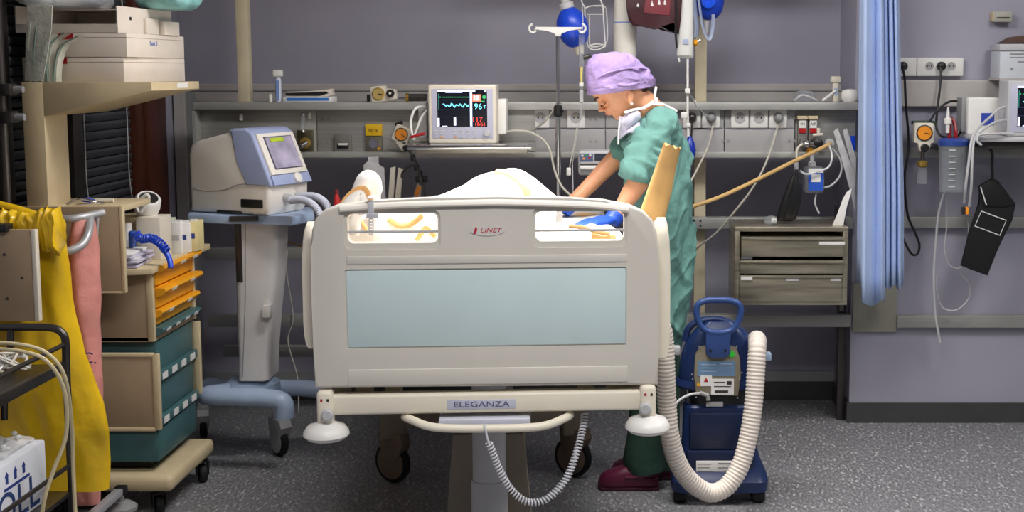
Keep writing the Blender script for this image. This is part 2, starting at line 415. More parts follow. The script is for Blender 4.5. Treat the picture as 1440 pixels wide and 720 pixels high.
# rails on the bay wall
rr = thing('bay_wall_rails', 'pale horizontal equipment rails mounted on the wall beside the curtain', 'rail', (1.5, YW, .5))
for (y0, y1) in ((207, 222), (305, 321), (444, 461)):
    bb = BM(); a = Rr(1262, y0, 1440, y1, YW-.035); box(bb, a[0]-.05 if y0 < 400 else a[0], 3.1, YW-.035, YW, a[2], a[3], .003); obj('rail', bb, M_rail, rr)
b = BM(); a = Rr(1197, 398, 1262, 467, YW-.02); box(b, max(a[0], XE+.004), a[1], YW-.02, YW, a[2], a[3], .003)
tag(obj('wall_plate', b, M('olive_plate', (150, 148, 136), .5, vary=.06)), 'grey metal cover plate on the wall below the blue curtain', 'cover plate')
# ================================================================ medication cart (drawers face the bed)
YN, YF, XR = 4.48, 4.92, -1.655
mc = thing('medication_cart', 'beige medication cart with yellow and teal drawers on a wheeled tray', 'cart', (-1.84, 4.7, 0))
b = BM(); box(b, -2.06, -1.595, 4.44, 4.93, .1, .162, .022, 3); obj('base_tray', b, M_beige, mc)
def caster(parent, x, y, r=.04, rot=0, fork=M_black):
    bb = BM(); c, s = math.cos(rot), math.sin(rot)
    lathe(bb, [(r*.35, -.014), (r*.9, -.014), (r, -.008), (r, .008), (r*.9, .014), (r*.35, .014)], (x, y, r), (c, s, 0), 20); wh = obj('caster_wheel', bb, M_rubber, parent)
    bb = BM()
    for sg in (-1, 1):
        q = [V((x+c*.02*sg-s*dx, y+s*.02*sg+c*dx, z)) for dx, z in ((-.012, r*.8), (.012, r*.8), (.03, r*2.3), (-.015, r*2.3))]
        prism(bb, q, V((c*.004*sg, s*.004*sg, 0)))
    lathe(bb, [(.012, 0), (.025, .003), (.025, .01), (.012, .013), (.012, .03)], (x, y, r*2.2), n=12)
    obj('caster_fork', bb, fork, parent)
for (x, y) in ((-1.665, 4.50), (-1.63, 4.875), (-2.0, 4.5), (-2.0, 4.87)): caster(mc, x, y, .036, .5)
zz = lambda py: P(221, py, YN).z
def sidepanel(y0, y1, za, zb, mat, name='side_panel', x1=XR):
    bb = BM(); box(bb, -2.055, x1, y0, y1, za, zb, .003); return obj(name, bb, mat, mc)
# upper module
zu0, zu1 = zz(481), .893
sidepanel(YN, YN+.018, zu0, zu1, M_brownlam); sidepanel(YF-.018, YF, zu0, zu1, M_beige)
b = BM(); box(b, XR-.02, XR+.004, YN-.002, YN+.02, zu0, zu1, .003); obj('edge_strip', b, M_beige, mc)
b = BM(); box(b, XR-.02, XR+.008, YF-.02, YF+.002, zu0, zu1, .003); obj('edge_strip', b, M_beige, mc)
b = BM(); box(b, -2.055, XR, YN, YF, zu0, zu0+.015); obj('module_floor', b, M_brownlam, mc)
b = BM(); box(b, -2.055, -2.035, YN, YF, .3, zu1); obj('back_board', b, M_brownlam, mc)
def drawer(za, zb, mat, lip, nlab, pull=0.0, y0=YN+.02, y1=YF-.02):
    bb = BM(); box(bb, -2.0, XR-.004+pull, y0, y1, za+.003, zb-.003, .003); d = obj('drawer', bb, mat, mc)
    if lip == .06: return d
    # bull-nosed handle lip running along the drawer
    bb = BM(); x = XR-.004+pull
    ring = lambda yy: [V((x+dx, yy, zb-lip+dz)) for dx, dz in ((0, 0), (.018, .004), (.03, .012), (.034, .02), (.03, .028), (.02, .03), (.0, .03))]
    loft(bb, [ring(y0-.004), ring(y1+.012)]); obj('handle', bb, mat, d)
    for i in range(nlab):
        ya = y0+(y1-y0)*(i+.35)/nlab; yb = ya+.045
        bb = BM(); prism(bb, [(x+.0305, ya, zb-lip+.0105), (x+.0305, yb, zb-lip+.0105), (x+.035, yb, zb-lip+.0215), (x+.035, ya, zb-lip+.0215)], (.0012, 0, -.0006)); obj('label_strip', bb, M_paper, d)
    return d
drawer(zz(405), zz(374), M_yel, .032, 3, .012)
drawer(zz(436), zz(405.5), M_yel, .034, 2, .014)
drawer(zz(462), zz(436.5), M_yel, .032, 2, .0)
drawer(zz(479), zz(462.5), M_teal, .03, 4, .0)
# lower module
zl0, zl1 = zz(604), zz(497)
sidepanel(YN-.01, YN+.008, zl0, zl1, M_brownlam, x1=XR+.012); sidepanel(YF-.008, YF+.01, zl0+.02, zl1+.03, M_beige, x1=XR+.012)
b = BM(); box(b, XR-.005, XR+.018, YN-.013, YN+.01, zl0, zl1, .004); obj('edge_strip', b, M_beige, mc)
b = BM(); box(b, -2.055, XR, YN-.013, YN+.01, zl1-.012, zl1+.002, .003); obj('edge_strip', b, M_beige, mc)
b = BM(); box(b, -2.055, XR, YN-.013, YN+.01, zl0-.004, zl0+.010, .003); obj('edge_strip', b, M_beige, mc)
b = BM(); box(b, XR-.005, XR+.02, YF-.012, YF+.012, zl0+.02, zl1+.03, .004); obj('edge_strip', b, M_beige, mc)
zb0 = zz(650)
drawer(zz(534), zz(483), M_teal, .06, 0, 0, YN+.03, YF-.02)
for (pa, pb) in ((540, 527), (602, 589)):
    za, zb = zz(pa), zz(pb)
    bb = BM(); box(bb, -2.0, XR+.012, YN+.012, YF-.012, za, zb, .004); d = obj('drawer_rail', bb, M_teal, mc)
    for i in range(4):
        ya = YN+.04+i*.1; bb = BM(); box(bb, XR+.012, XR+.0145, ya, ya+.05, za+.006, zb-.004); obj('label_strip', bb, M_paper, d)
drawer(zz(589), zz(540), M_teal, .06, 0, 0, YN+.03, YF-.02)
b = BM(); box(b, -2.02, XR+.0, YN+.004, YF-.02, zb0, zz(606), .004); obj('bottom_bin', b, M_teal, mc)
b = BM(); box(b, -1.98, XR-.05, YN+.06, YF-.05, .16, zb0+.002); obj('plinth', b, M_black, mc)
# worktop
b = BM(); zt = .915
prism(b, [(-2.06, 4.40, zt-.022), (-1.70, 4.40, zt-.022), (-1.632, 4.425, zt-.022), (-1.632, 5.07, zt-.022), (-2.06, 5.07, zt-.022)], (0, 0, .022), .003); obj('worktop', b, M_beige, mc)
# upper rack: wing panel, top board, post and tapered cantilever shelf
YG = 4.31
a = Rr(133, 291, 171, 411, YG)
b = BM(); box(b, -2.06, a[1]-.004, YG, YG+.02, a[2], a[3], .002); obj('wing_panel', b, M_brownlam, mc)
b = BM(); box(b, a[1]-.004, a[1]+.008, YG-.001, YG+.021, a[2]-.003, a[3]+.003, .002); obj('edge_strip', b, M_beige, mc)
b = BM(); box(b, -2.06, a[1], YG-.001, YG+.021, a[2]-.004, a[2]+.004, .002); obj('edge_strip', b, M_beige, mc)
b = BM(); box(b, -2.06, a[1]-.005, YG+.02, YG+.30, a[3]-.02, a[3], .002); obj('rack_board', b, M_beige, mc); zrack = a[3]
b = BM(); box(b, -2.06, -2.04, YG+.05, YG+.28, zt, a[3]); obj('rack_back', b, M_brownlam, mc)
a = Rr(34, 116, 64, 291, YG+.01)
b = BM(); box(b, a[0], a[1], YG+.01, YG+.19, a[2], P(60, 116, YG+.01).z, .002); obj('post', b, M_beige, mc)
zst = P(100, 116, YG+.01).z; xs0, xs1 = a[1], P(213, 117, YG+.01).x; zt1, zb1 = P(213, 127.5, YG+.01).z, P(100, 163, YG+.01).z
b = BM(); prism(b, [(xs0, YG+.01, zst), (xs1, YG+.01, zst), (xs1, YG+.01, zt1), (xs0+.02, YG+.01, zb1), (xs0+.0, YG+.01, zb1)], (0, .49, 0), .002); box(b, xs0-.09, xs0, YG+.19, YG+.50, zst-.03, zst); sh = obj('cantilever_shelf', b, M_beige, mc)
b = BM(); y = YG+.26; box(b, xs1, xs1+.001, y, y+.11, zt1+.006, zst-.004); obj('label_strip', b, M_paper, sh)
# ---------------------------------------------------------------- cartons on the cantilever shelf
def carton(name, label, near, ang, L, W_, z0, z1, lidlab=None):
    t = thing(name, label, 'box', (near[0], near[1], z0), ang, 'white cartons stacked on the cantilever shelf', local=True)
    h = z1-z0
    bb = BM(); box(bb, -W_, 0, 0, L, 0, h, .002); obj('box_body', bb, M_card, t)
    bb = BM(); box(bb, -W_*.7, -W_*.7+.052, -.0012, 0, h-.022, h-.002); obj('red_tab', bb, M_red, t)
    bb = BM(); box(bb, -W_-.0005, .0005, -.0005, L+.0005, h*.8, h*.8+.0015); obj('lid_edge', bb, M_brownlam, t)
    return t
zq = [zst, P(173, 80, 4.34).z, P(176, 45, 4.34).z, P(170, 7, 4.34).z]
t = carton('carton', 'lowest white carton of the stack, lying on the cantilever shelf', (-1.685, 4.385), math.radians(-4.5), .50, .36, zq[0], zq[1]-.001)
t2 = carton('carton', 'middle white carton with blue handwriting, between the other two', (-1.672, 4.385), math.radians(-3), .50, .34, zq[1], zq[2]-.001)
text('handwriting', 'Burk 3', M('pale_ink', (96, 128, 200), .6, vary=0), t2, (.0008, .22, .05), .024, rot=(PI/2, 0, PI/2))
t3 = thing('open_carton', 'topmost white carton with its open side showing a dark inside', 'box', (-1.70, 4.385, zq[2]), math.radians(-4), 'white cartons stacked on the cantilever shelf', local=True)
h = zq[3]-zq[2]
b = BM(); box(b, -.36, 0, 0, .44, 0, .004); box(b, -.36, 0, .436, .44, .004, h); box(b, -.004, 0, .0, .436, .004, h); box(b, -.36, -.356, 0, .436, .004, h); box(b, -.356, -.004, 0, .003, .004, h*.32); box(b, -.356, -.004, .2, .436, h-.004, h); obj('box_body', b, M_card, t3, smooth=False)
b = BM(); box(b, 0, .012, .2, .3, .0, h*.62, .002); obj('flap', b, M_card, t3)
b = BM(); box(b, 0.0, .03, .31, .44, 0, h*.55, .002); obj('flap', b, M_card, t3)
b = BM(); box(b, 0.0002, .001, .09, .105, h*.5, h*.62); obj('hole', b, M_dark, t3)
# plastic sleeves leaning beside the cartons
M_slv = M('sterile_pouch_film', (222, 224, 212), .25, vary=.10, scale=16, alpha=.6, bump=.4, bscale=50)
M_slg = M('pouch_green_edge', (96, 128, 118), .4, vary=.1)
for i in range(5):
    bot = P(46+i*8.5, 115, 4.336+.003*i); 
    top_px = ((44, 30), (56, 36), (70, 38), (86, 36), (104, 40))[i]
    top = P(top_px[0], top_px[1], 4.332+.003*i); rings = []
    for k in range(9):
        u = k/8; c = bot.lerp(top, u)+V((.018*math.sin(u*PI)*(-1 if i > 2 else -.4), 0, 0)); 
        if i >= 2: c += V((.06*max(0, u-.7)*i*.35, 0, -.08*max(0, u-.7)))
        rings.append([c+V((dx, dy, 0)) for dx, dy in ((-.004, -.012), (.003, -.012), (.006, .01), (.004, .028), (-.003, .028), (-.006, .01))])
    bb = BM(); loft(bb, rings); o = obj('sterile_pouch', bb, M_slv)
    tag(o, ('plain clear sterile pouch without seam, outermost beside the cartons', 'clear sterile pouch with green seam next to the plain one', 'middle one of the clear sterile pouches leaning beside the cartons', 'clear sterile pouch next to the one bent over the red tab', 'clear sterile pouch bent over the red tab of the middle carton')[i], 'pouch', 'sterile pouches beside the cartons')
    if i:
        bb = BM(); tube(bb, [r[0]+V((-.001, -.002, 0)) for r in rings], .0022, 6); obj('seam', bb, M_slg, o)
bb = BM(); prism(bb, [P(x_, y_, 4.322) for x_, y_ in ((35, 114), (36, 60), (38, 8), (60, 5), (74, 8), (72, 40), (66, 80), (60, 114))], (0, .006, 0), .002); tag(obj('sterile_pouch', bb, M_slv), 'tall flat clear pouch standing on the post before the cartons', 'pouch', 'sterile pouches beside the cartons')
# crumpled bag on top
def lump(name, cx, cy, cz, rx, ry, rz, mat, s=8, a=.25, n=24, m=14, flatz=None):
    bb = BM()
    def fn(p):
        d = p-V((cx, cy, cz)); q = d*(1+a*noise.noise(p*s)); 
        if flatz is not None and q.z < flatz-cz: q.z = flatz-cz
        return V((cx, cy, cz))+q
    sphere(bb, (cx, cy, cz), rx, ry, rz, n, m, fn); return obj(name, bb, mat, ang=60)
z3 = zq[3]
o = lump('plastic_bag', -1.92, 4.55, z3+.035, .15, .2, .05, M('milky_film', (214, 220, 230), .3, vary=.12, scale=14, bump=.5, bscale=30), 9, .35, flatz=z3+.001); tag(o, 'crumpled milky plastic bag lying on the topmost carton', 'bag')
o = lump('teal_bag', -1.64, 4.72, z3+.04, .13, .13, .055, M('teal_film', (130, 186, 186), .3, vary=.2, scale=18, bump=.5, bscale=30), 9, .3, flatz=z3+.001); tag(o, 'teal plastic packet lying on the topmost carton', 'bag')
# ---------------------------------------------------------------- small things on the rack and the worktop
def stuff_cord(name, c, r, n, mat, label):
    random.seed(3); pts = [V(c)+V((random.uniform(-r, r), random.uniform(-r, r), random.uniform(0, r*.5))) for _ in range(n)]
    bb = BM(); tube(bb, catmull(pts, 6), .003, 6); return tag(obj(name, bb, mat), label, 'cable')
stuff_cord('blue_cable', P(124, 286, 4.40)+V((0, 0, .003)), .03, 10, M_blue, 'tangled blue cable lying on the beige rack board')
c = P(118, 288, 4.38); b = BM(); tube(b, catmull([(c.x-.05, 4.36, zrack+.004), (c.x, 4.36, zrack+.022), (c.x+.05, 4.37, zrack+.01), (c.x+.06, 4.4, zrack+.004)], 6), .004, 8); tag(obj('steel_wire', b, M_chrome), 'short shiny wire lying on the beige rack board', 'wire')
b = BM(); p = P(155, 284, 4.45); tube(b, [(p.x-.05, 4.45, zrack+.008), (p.x+.012, 4.45, zrack+.008)], .007, 8); tag(obj('pen', b, M_cream), 'cream marker pen lying on the beige rack board', 'pen')
# beige box with rolled cuff
bx = Rr(191, 306, 225, 337, 4.62)
b = BM(); box(b, bx[0], bx[1], 4.62, 4.74, zt, bx[3], .003); tag(obj('beige_tray_box', b, M_cream), 'cream box on the worktop carrying the rolled cuff', 'box')
b = BM(); box(b, bx[0]-.14, bx[0]-.005, 4.66, 4.8, zt, bx[3]-.005, .003); tag(obj('beige_tray_box', b, M_beige), 'beige box on the worktop behind the papers', 'box')
ct = thing('pressure_cuff', 'rolled white and black pressure cuff on the cream box', 'cuff', (bx[0]+.02, 4.70, bx[3]))
cc = P(206, 293, 4.70); 
ax_ = V((.35, -.45, .8)); cb_ = V((cc.x+.004, 4.70, bx[3]+.042))
b = BM(); lathe(b, [(.030, -.036), (.044, -.03), (.047, -.01), (.046, .022), (.040, .030), (.034, .030), (.034, .012)], cb_, ax_, 28); obj('cuff_roll', b, M_paper, ct)
b = BM(); lathe(b, [(.004, -.02), (.033, -.02), (.033, .026), (.028, .03), (.004, .03)], cb_, ax_, 20); obj('cuff_core', b, M_black, ct)
lp = [P(193, 295, 4.64), P(192, 287, 4.64), P(199, 279, 4.64), P(206, 274, 4.64), P(209, 277, 4.64), P(206, 285, 4.64), P(201, 293, 4.64), P(197, 298, 4.64)]
b = BM(); tube(b, catmull(lp, 6, True), .0065, 8, closed=True); obj('cuff_tube', b, M_white, ct)
# papers
for i in range(6):
    b = BM(); w0 = (.15, .13, .16, .14, .15, .13)[i]; an = (.1, -.12, .05, .2, -.05, .1)[i]; x0, y0 = -1.80, 4.50
    q = Matrix.Rotation(an, 3, 'Z'); z = zt+.002+i*.0085
    prism(b, [q @ V((x*w0, y*.1, 0))+V((x0, y0, z)) for x, y in ((-1, -1), (.75, -1), (.75, 1), (-1, 1))], (0, 0, .007), .0008)
    o = obj('booklet', b, M_paper if i % 2 else M('lilac_paper', (206, 200, 222), .7, vary=.05))
    tag(o, ('lowest booklet of the paper pile on the cart worktop', 'second booklet from the bottom of the paper pile on the worktop', 'third booklet from the bottom of the paper pile on the worktop', 'third booklet from the top of the paper pile on the worktop', 'booklet just under the topmost of the paper pile on the worktop', 'topmost booklet of the paper pile on the cart worktop')[i], 'booklet', 'booklets piled on the worktop')
    b = BM(); prism(b, [q @ V((x*w0, -.1-.0006, 0))+V((x0, y0, z+.0015+dz)) for x, dz in ((-.9, 0), (.5, 0), (.5, .003), (-.9, .003))], q @ V((0, -.0006, 0))); obj('printed_edge', b, M('plum_ink', (120, 60, 90), .6, vary=0) if i in (1, 4) else M_ink, o)
# bottle with blue back
t = thing('white_bottle', 'white bottle with a blue spine standing beside the wing panel', 'bottle', (P(177, 345, 4.6).x, 4.6, zt))
a = Rr(172, 314, 181, 347, 4.56); b = BM(); box(b, a[0], a[1], 4.56, 4.60, zt+.052, a[3], .008, 3); obj('bottle_body', b, M_white, t)
a2 = Rr(181, 325, 186, 347, 4.56); b = BM(); box(b, a2[0], a2[1], 4.56, 4.6, zt+.052, a2[3], .004); obj('spine', b, M('royal_blue', (40, 76, 150), .4), t)
b = BM(); box(b, a[0]+.003, a2[1], 4.565, 4.6, zt, zt+.052, .003); obj('bottle_foot', b, M_white, t)
for (px0, py0, px1, py1, Y, mat, lab) in ((226, 309, 237, 348, 4.80, M('pale_green_card', (206, 216, 190), .6), 'narrow pale green carton standing on the worktop'), (237, 313, 254, 348, 4.78, M_paper, 'white glove carton with open top on the worktop'),
                                     (254.5, 314, 264, 345, 4.80, M_paper, 'slim white label carton leaning on the worktop'), (264.5, 312, 276, 343, 4.84, M('yellow_card', (222, 206, 150), .6, vary=.1), 'cream yellow carton at the end of the worktop row')):
    t = thing('small_carton', lab, 'box', (P((px0+px1)/2, py1, Y).x, Y, zt), 0, 'small cartons on the worktop')
    a = Rr(px0, py0, px1, py1, Y); b = BM(); box(b, a[0], a[1], Y, Y+.09, zt, a[3], .002); obj('box_body', b, mat, t)
    b = BM(); box(b, a[0]+.006, a[1]-.006, Y-.0008, Y, zt+.05, zt+.07); obj('print_band', b, M_ink if px0 > 250 else M_lgrey, t)
    b = BM(); box(b, a[0]+.004, a[1]-.004, Y+.01, Y+.03, a[3], a[3]+.008); obj('tuft', b, M_red if px0 < 230 else M_paper, t)
# blue coiled cord hanging over the worktop edge
pts = catmull([P(190, 326, 4.55), P(198, 336, 4.54), P(212, 335, 4.52), P(224, 341, 4.50), P(233, 352, 4.48), P(238, 366, 4.46)], 8)
b = BM(); helix(b, pts[:34], .013, .0042, 13, 6, 10); tube(b, catmull([P(228, 346, 4.50), P(236, 360, 4.49), P(239, 368, 4.48), P(240, 377, 4.47)], 6), .010, 10)
tag(obj('coiled_blue_cord', b, M_blue), 'coiled blue cord draped over the worktop edge', 'cord')
# ================================================================ waste bag stand with bags
M_ybag = M('yellow_bag_film', (236, 192, 24), .3, vary=.10, scale=6, bump=.9, bscale=9, spec=.7)
M_pink = M('pink_bag_cloth', (214, 142, 134), .55, vary=.12, scale=5, bump=.6, bscale=24)
M_tubeg = M('grey_tube_paint', (178, 178, 182), .35, .3, vary=.03)
bs = thing('waste_bag_stand', 'grey tubular bag stand with beige front board before the medication cart', 'bag stand', (-1.85, 4.15, 0))
YQ = 4.12
b = BM(); tube(b, catmull([P(30, 310.5, YQ+.1), P(60, 309, YQ+.1), P(100, 308, YQ+.05), P(145, 299, YQ+.14)], 10), .0135, 12); obj('ring_tube', b, M_tubeg, bs)
b = BM(); tube(b, catmull([P(86, 354, YQ-.03), P(100, 352, YQ-.03), P(116, 343, YQ), P(125, 325, YQ+.04), P(126.5, 304, YQ+.1)], 10), .0135, 12); obj('ring_tube', b, M_tubeg, bs)
b = BM(); tube(b, [P(137, 300, YQ+.16), P(128, 450, YQ+.16), P(118, 690, YQ+.16)], .007, 10); obj('upright', b, M_tubeg, bs)
b = BM(); p1, p2 = P(175, 690, YQ+.2), P(80, 775, YQ-.25); prism(b, [p1+V((-.03, 0, -.012)), p1+V((0, 0, -.012)), p2+V((0, 0, -.012)), p2+V((-.03, 0, -.012))], (0, 0, .024), .004); obj('base_bar', b, M_tubeg, bs)
b = BM(); box(b, p1.x-.032, p1.x+.006, p1.y-.012, p1.y+.018, p1.z-.014, p1.z+.016, .003); obj('end_cap', b, M_black, bs)
b = BM(); lathe(b, [(.012, .10), (.012, .06), (.035, .055), (.055, .04), (.055, .028), (.03, .015), (.03, 0)], (p1.x-.03, p1.y+.04, p1.z-.11), n=20); obj('foot_pad', b, M_grey, bs)
b = BM(); tube(b, [(p1.x-.03, p1.y+.04, 0), (p1.x-.03, p1.y+.04, p1.z-.1)], .03, 14); obj('foot_wheel', b, M_rubber, bs)
a = Rr(-40, 323, 49, 452, 3.92); b = BM(); box(b, a[0], a[1]-.006, 3.92, 3.94, a[2], a[3], .003); obj('front_board', b, M_brownlam, bs)
b = BM(); box(b, a[1]-.006, a[1]+.008, 3.918, 3.942, a[2], a[3], .002); obj('board_edge', b, M_cream, bs)
b = BM(); box(b, a[0], P(8, 320, 3.9).x, 3.9, 3.95, P(8, 327, 3.9).z, P(8, 316, 3.9).z, .004); obj('clamp', b, M_black, bs)
for (px, py) in ((6, 358), (31, 391), (10, 420)):
    b = BM(); lathe(b, [(.005, 0), (.004, .003)], P(px, py, 3.92), (0, -1, 0), 8); obj('rivet', b, M_dark, bs)
def sheetbag(name, rows, mat, label, cat, dep, amp=.012, fr=14, wr=.012):
    # rows: (py, px_left, px_right, Y); a full bag body with front and back skin
    rings = []
    R2 = []
    for i in range(len(rows)-1):
        for k in range(10):
            u = k/10; R2.append(tuple(rows[i][j]*(1-u)+rows[i+1][j]*u for j in range(4)))
    R2.append(rows[-1]); n = 56
    for (py, xl, xr, Y) in R2:
        A = P(xl, py, Y); B = P(xr, py, Y); c = (A+B)/2; hw = (B.x-A.x)/2; ring = []
        for k in range(n):
            an = 2*PI*k/n; x = c.x+hw*math.cos(an); y = Y+dep*.5+dep*.5*math.sin(an)
            f = 1+.0; off = amp*math.sin(x*fr*6+c.z*3)*(.6+.4*math.sin(c.z*9))
            q_ = V((x, y+off, c.z)); ring.append(q_+V((.3, 1, .3))*wr*(noise.noise(V((x*14, y*5, c.z*5)))+.6*noise.noise(V((x*30+c.z*6, y*5, c.z*9)))))
        rings.append(ring)
    bb = BM(); loft(bb, rings); return tag(obj(name, bb, mat, ang=70), label, cat)
yb = sheetbag('yellow_waste_bag', [(318, -20, 78, 4.0), (335, -20, 84, 4.0), (420, -20, 92, 4.02), (500, -20, 108, 4.02), (570, -20, 138, 4.04), (610, -20, 146, 4.04), (693, -18, 146, 4.06)], M_ybag, 'yellow plastic waste bag hanging on the bag stand', 'waste bag', .1, .006, 8)
# gathered cuff folded over the ring
rings = []
for i in range(70):
    u = i/69; c = P(-25+u*108, 312+6*u, 3.99); rr_ = .036+.009*noise.noise(V((u*16, 1, 2)))+.020*max(0, (u-.72)/.28)**.7; ring = []
    for k in range(30):
        an = 2*PI*k/30; f = 1+.22*noise.noise(V((u*26, math.cos(an)*1.6, math.sin(an)*1.6)))+.10*noise.noise(V((u*60, math.cos(an)*3, math.sin(an)*3)))
        ring.append(c+V((.004*math.sin(k*.9+i*.3), math.cos(an)*rr_*.8*f, math.sin(an)*rr_*1.1*f-(.035*u*abs(math.sin(an)) if math.sin(an) < 0 else 0))))
    rings.append(ring)
b = BM(); loft(b, rings); obj('folded_cuff', b, M_ybag, yb, ang=80)
b = BM(); tube(b, catmull([P(-10, 285, 4.05), P(20, 292, 4.04), P(45, 300, 4.03), P(60, 308, 4.02)], 6), [.012]*18+[.01], 8, flat=.5); obj('loose_edge', b, M_ybag, yb, ang=60)
pb = sheetbag('pink_laundry_bag', [(305, 99, 122, 4.18), (330, 92, 126, 4.16), (370, 80, 130, 4.16), (440, 86, 132, 4.16), (520, 95, 134, 4.16), (600, 98, 135, 4.16), (712, 95, 133, 4.16)], M_pink, 'pink laundry bag hanging behind the yellow bag', 'laundry bag', .09, .008, 11)
text('print', 'C.', M_ink, pb, P(126, 504, 4.148), .052, rot=(PI/2, .08, 0))
# ================================================================ dark steel trolley with carton
st = thing('steel_trolley', 'dark tubular steel trolley carrying a cable tangle and a white carton', 'trolley', (-1.85, 3.3, 0))
YT = 3.72; xr_ = P(92, 500, YT).x
bars = catmull([P(-60, 461, YT), P(40, 460, YT), P(72, 461, YT), P(86, 467, YT), P(92, 480, YT), P(93, 520, YT)], 8)
b = BM(); tube(b, bars+[V((xr_+.002, YT, .12))], .0115, 12); obj('end_frame', b, M_dark, st)
def bar(p, q, r=.009, nm='side_rail', mat=M_dark): bb = BM(); tube(bb, [p, q], r, 10); obj(nm, bb, mat, st)
zsh = P(92, 512, YT).z
bar(V((xr_, YT, zsh+.06)), V((xr_, 2.75, zsh+.06)), .007); 
b = BM(); box(b, -2.05, xr_, 2.75, YT, zsh-.015, zsh, .004); obj('shelf', b, M_dark, st)
b = BM(); box(b, xr_-.012, xr_+.006, 2.75, YT, zsh-.02, zsh+.012, .004); obj('shelf_lip', b, M_dark, st)
zlo = P(92, 690, YT).z
b = BM(); box(b, -2.05, xr_, 2.75, YT, zlo-.015, zlo, .004); obj('shelf', b, M_dark, st)
bar(V((xr_, YT, zlo+.08)), V((xr_, 2.75, zlo+.08)), .007)
for (x, y) in ((xr_, 2.75), (-2.05, 2.75), (-2.05, YT)): bar(V((x, y, .1)), V((x, y, .86 if y > 3 else zsh+.07)), .0115, 'corner_post')
bar(P(15, 461, YT), P(14, 510, YT)+V((0, 0, .0)), .010, 'strut'); bar(P(6, 530, YT-.1), P(6, 590, YT-.1), .010, 'strut')
for (x, y) in ((xr_, 2.78), (xr_, YT-.02), (-2.03, 2.78), (-2.03, YT-.02)): caster(st, x-.0, y, .045, .3)
# cable tangle on the shelf
random.seed(11)
t = thing('cable_tangle', 'tangle of cream and white cables on the steel trolley', 'cables', (-1.8, 3.5, zsh))
for k in range(7):
    c = V((xr_-.10-.028*k*.6, 3.62-.02*k, zsh+.012)); pts = []
    for i in range(14):
        an = i*.9+k; pts.append(c+V((math.cos(an)*random.uniform(.03, .085), math.sin(an)*random.uniform(.03, .08), random.uniform(0, .045))))
    b = BM(); tube(b, catmull(pts, 6), random.choice((.003, .004)), 6); obj('cable_loop', b, (M_cordg, M_white, M_cream)[k % 3], t)
M_ccord = M('cream_cord', (204, 190, 152), .5, vary=.04)
cord('hanging_cable', [P(-20, 482, 3.52), P(25, 484, 3.52), P(65, 496, 3.54), P(91, 530, 3.56), P(101, 600, 3.62), P(103, 660, 3.64), P(107, 745, 3.64)], .0055, M_ccord, 'cream cable running over the trolley and down along its post', 'cable')
cord('hanging_cable', [P(-20, 490, 3.46), P(30, 494, 3.46), P(66, 508, 3.47), P(90, 548, 3.50), P(93, 610, 3.52), P(76, 660, 3.50), P(63, 700, 3.48), P(56, 745, 3.48)], .0055, M_ccord, 'cream cable looping across the white carton', 'cable')
# carton with lettering on its side and bubble wrap on top
xc_ = xr_-.035; ztop = P(84, 615, 3.66).z
t = thing('shipping_carton', 'white shipping carton with blue lettering on the lower trolley shelf', 'box', (xc_-.2, 3.3, zlo))
b = BM(); box(b, xc_-.38, xc_, 2.8, 3.64, zlo, ztop, .006); obj('box_body', b, M('carton_white', (224, 226, 234), .6, vary=.03), t)
p = PX(22, 704, xc_)
text('lettering', 'ZOLL', M('navy_ink', (38, 62, 112), .6, vary=0), t, V((xc_+.001, p.y-.03, p.z-.012)), .135, rot=(PI/2, 0, PI/2), sx=1.05)
p = PX(20, 672, xc_)
for i in range(3):
    bb = BM(); y = p.y-.05+i*.05; box(bb, xc_, xc_+.001, y, y+.014, p.z-.004, p.z+.016); prism(bb, [(xc_, y-.004, p.z+.016), (xc_, y+.018, p.z+.016), (xc_, y+.007, p.z+.03)], (.001, 0, 0)); obj('handling_mark', bb, M_ink, t)
b = BM(); box(b, xc_, xc_+.001, p.y-.06, p.y+.09, p.z-.022, p.z-.014); obj('print_line', b, M_ink, t)
b = BM(); random.seed(5)
M_bub = M('bubble_wrap_film', (232, 232, 232), .15, vary=.1, scale=40, alpha=.6, spec=.8)
nx, ny = 22, 44; grid = [[None]*ny for _ in range(nx)]
for i in range(nx):
    for j in range(ny):
        x = xc_-.37+.35*i/(nx-1); y = 2.85+.77*j/(ny-1); edge = min(i, nx-1-i, j, ny-1-j)
        z = ztop+.004+(.05*(1-math.exp(-edge/3)))*(.6+.7*noise.noise(V((x*9, y*9, 0))))+.012*random.random()
        grid[i][j] = b.verts.new((x, y, z))
for i in range(nx-1):
    for j in range(ny-1): b.faces.new((grid[i][j], grid[i+1][j], grid[i+1][j+1], grid[i][j+1]))
bw = tag(obj('bubble_wrap', b, M_bub, ang=180), 'crumpled clear bubble wrap on top of the lettered carton', 'bubble wrap')
b = BM()
for i in range(260):
    x = xc_-.36+.34*random.random(); y = 2.9+.7*random.random()
    sphere(b, (x, y, ztop+.028+.022*noise.noise(V((x*9, y*9, 0)))+.012*random.random()), .009, .009, .007, 6, 4)
o = obj('bubbles', b, M_bub, bw, ang=180); o['kind'] = 'stuff'
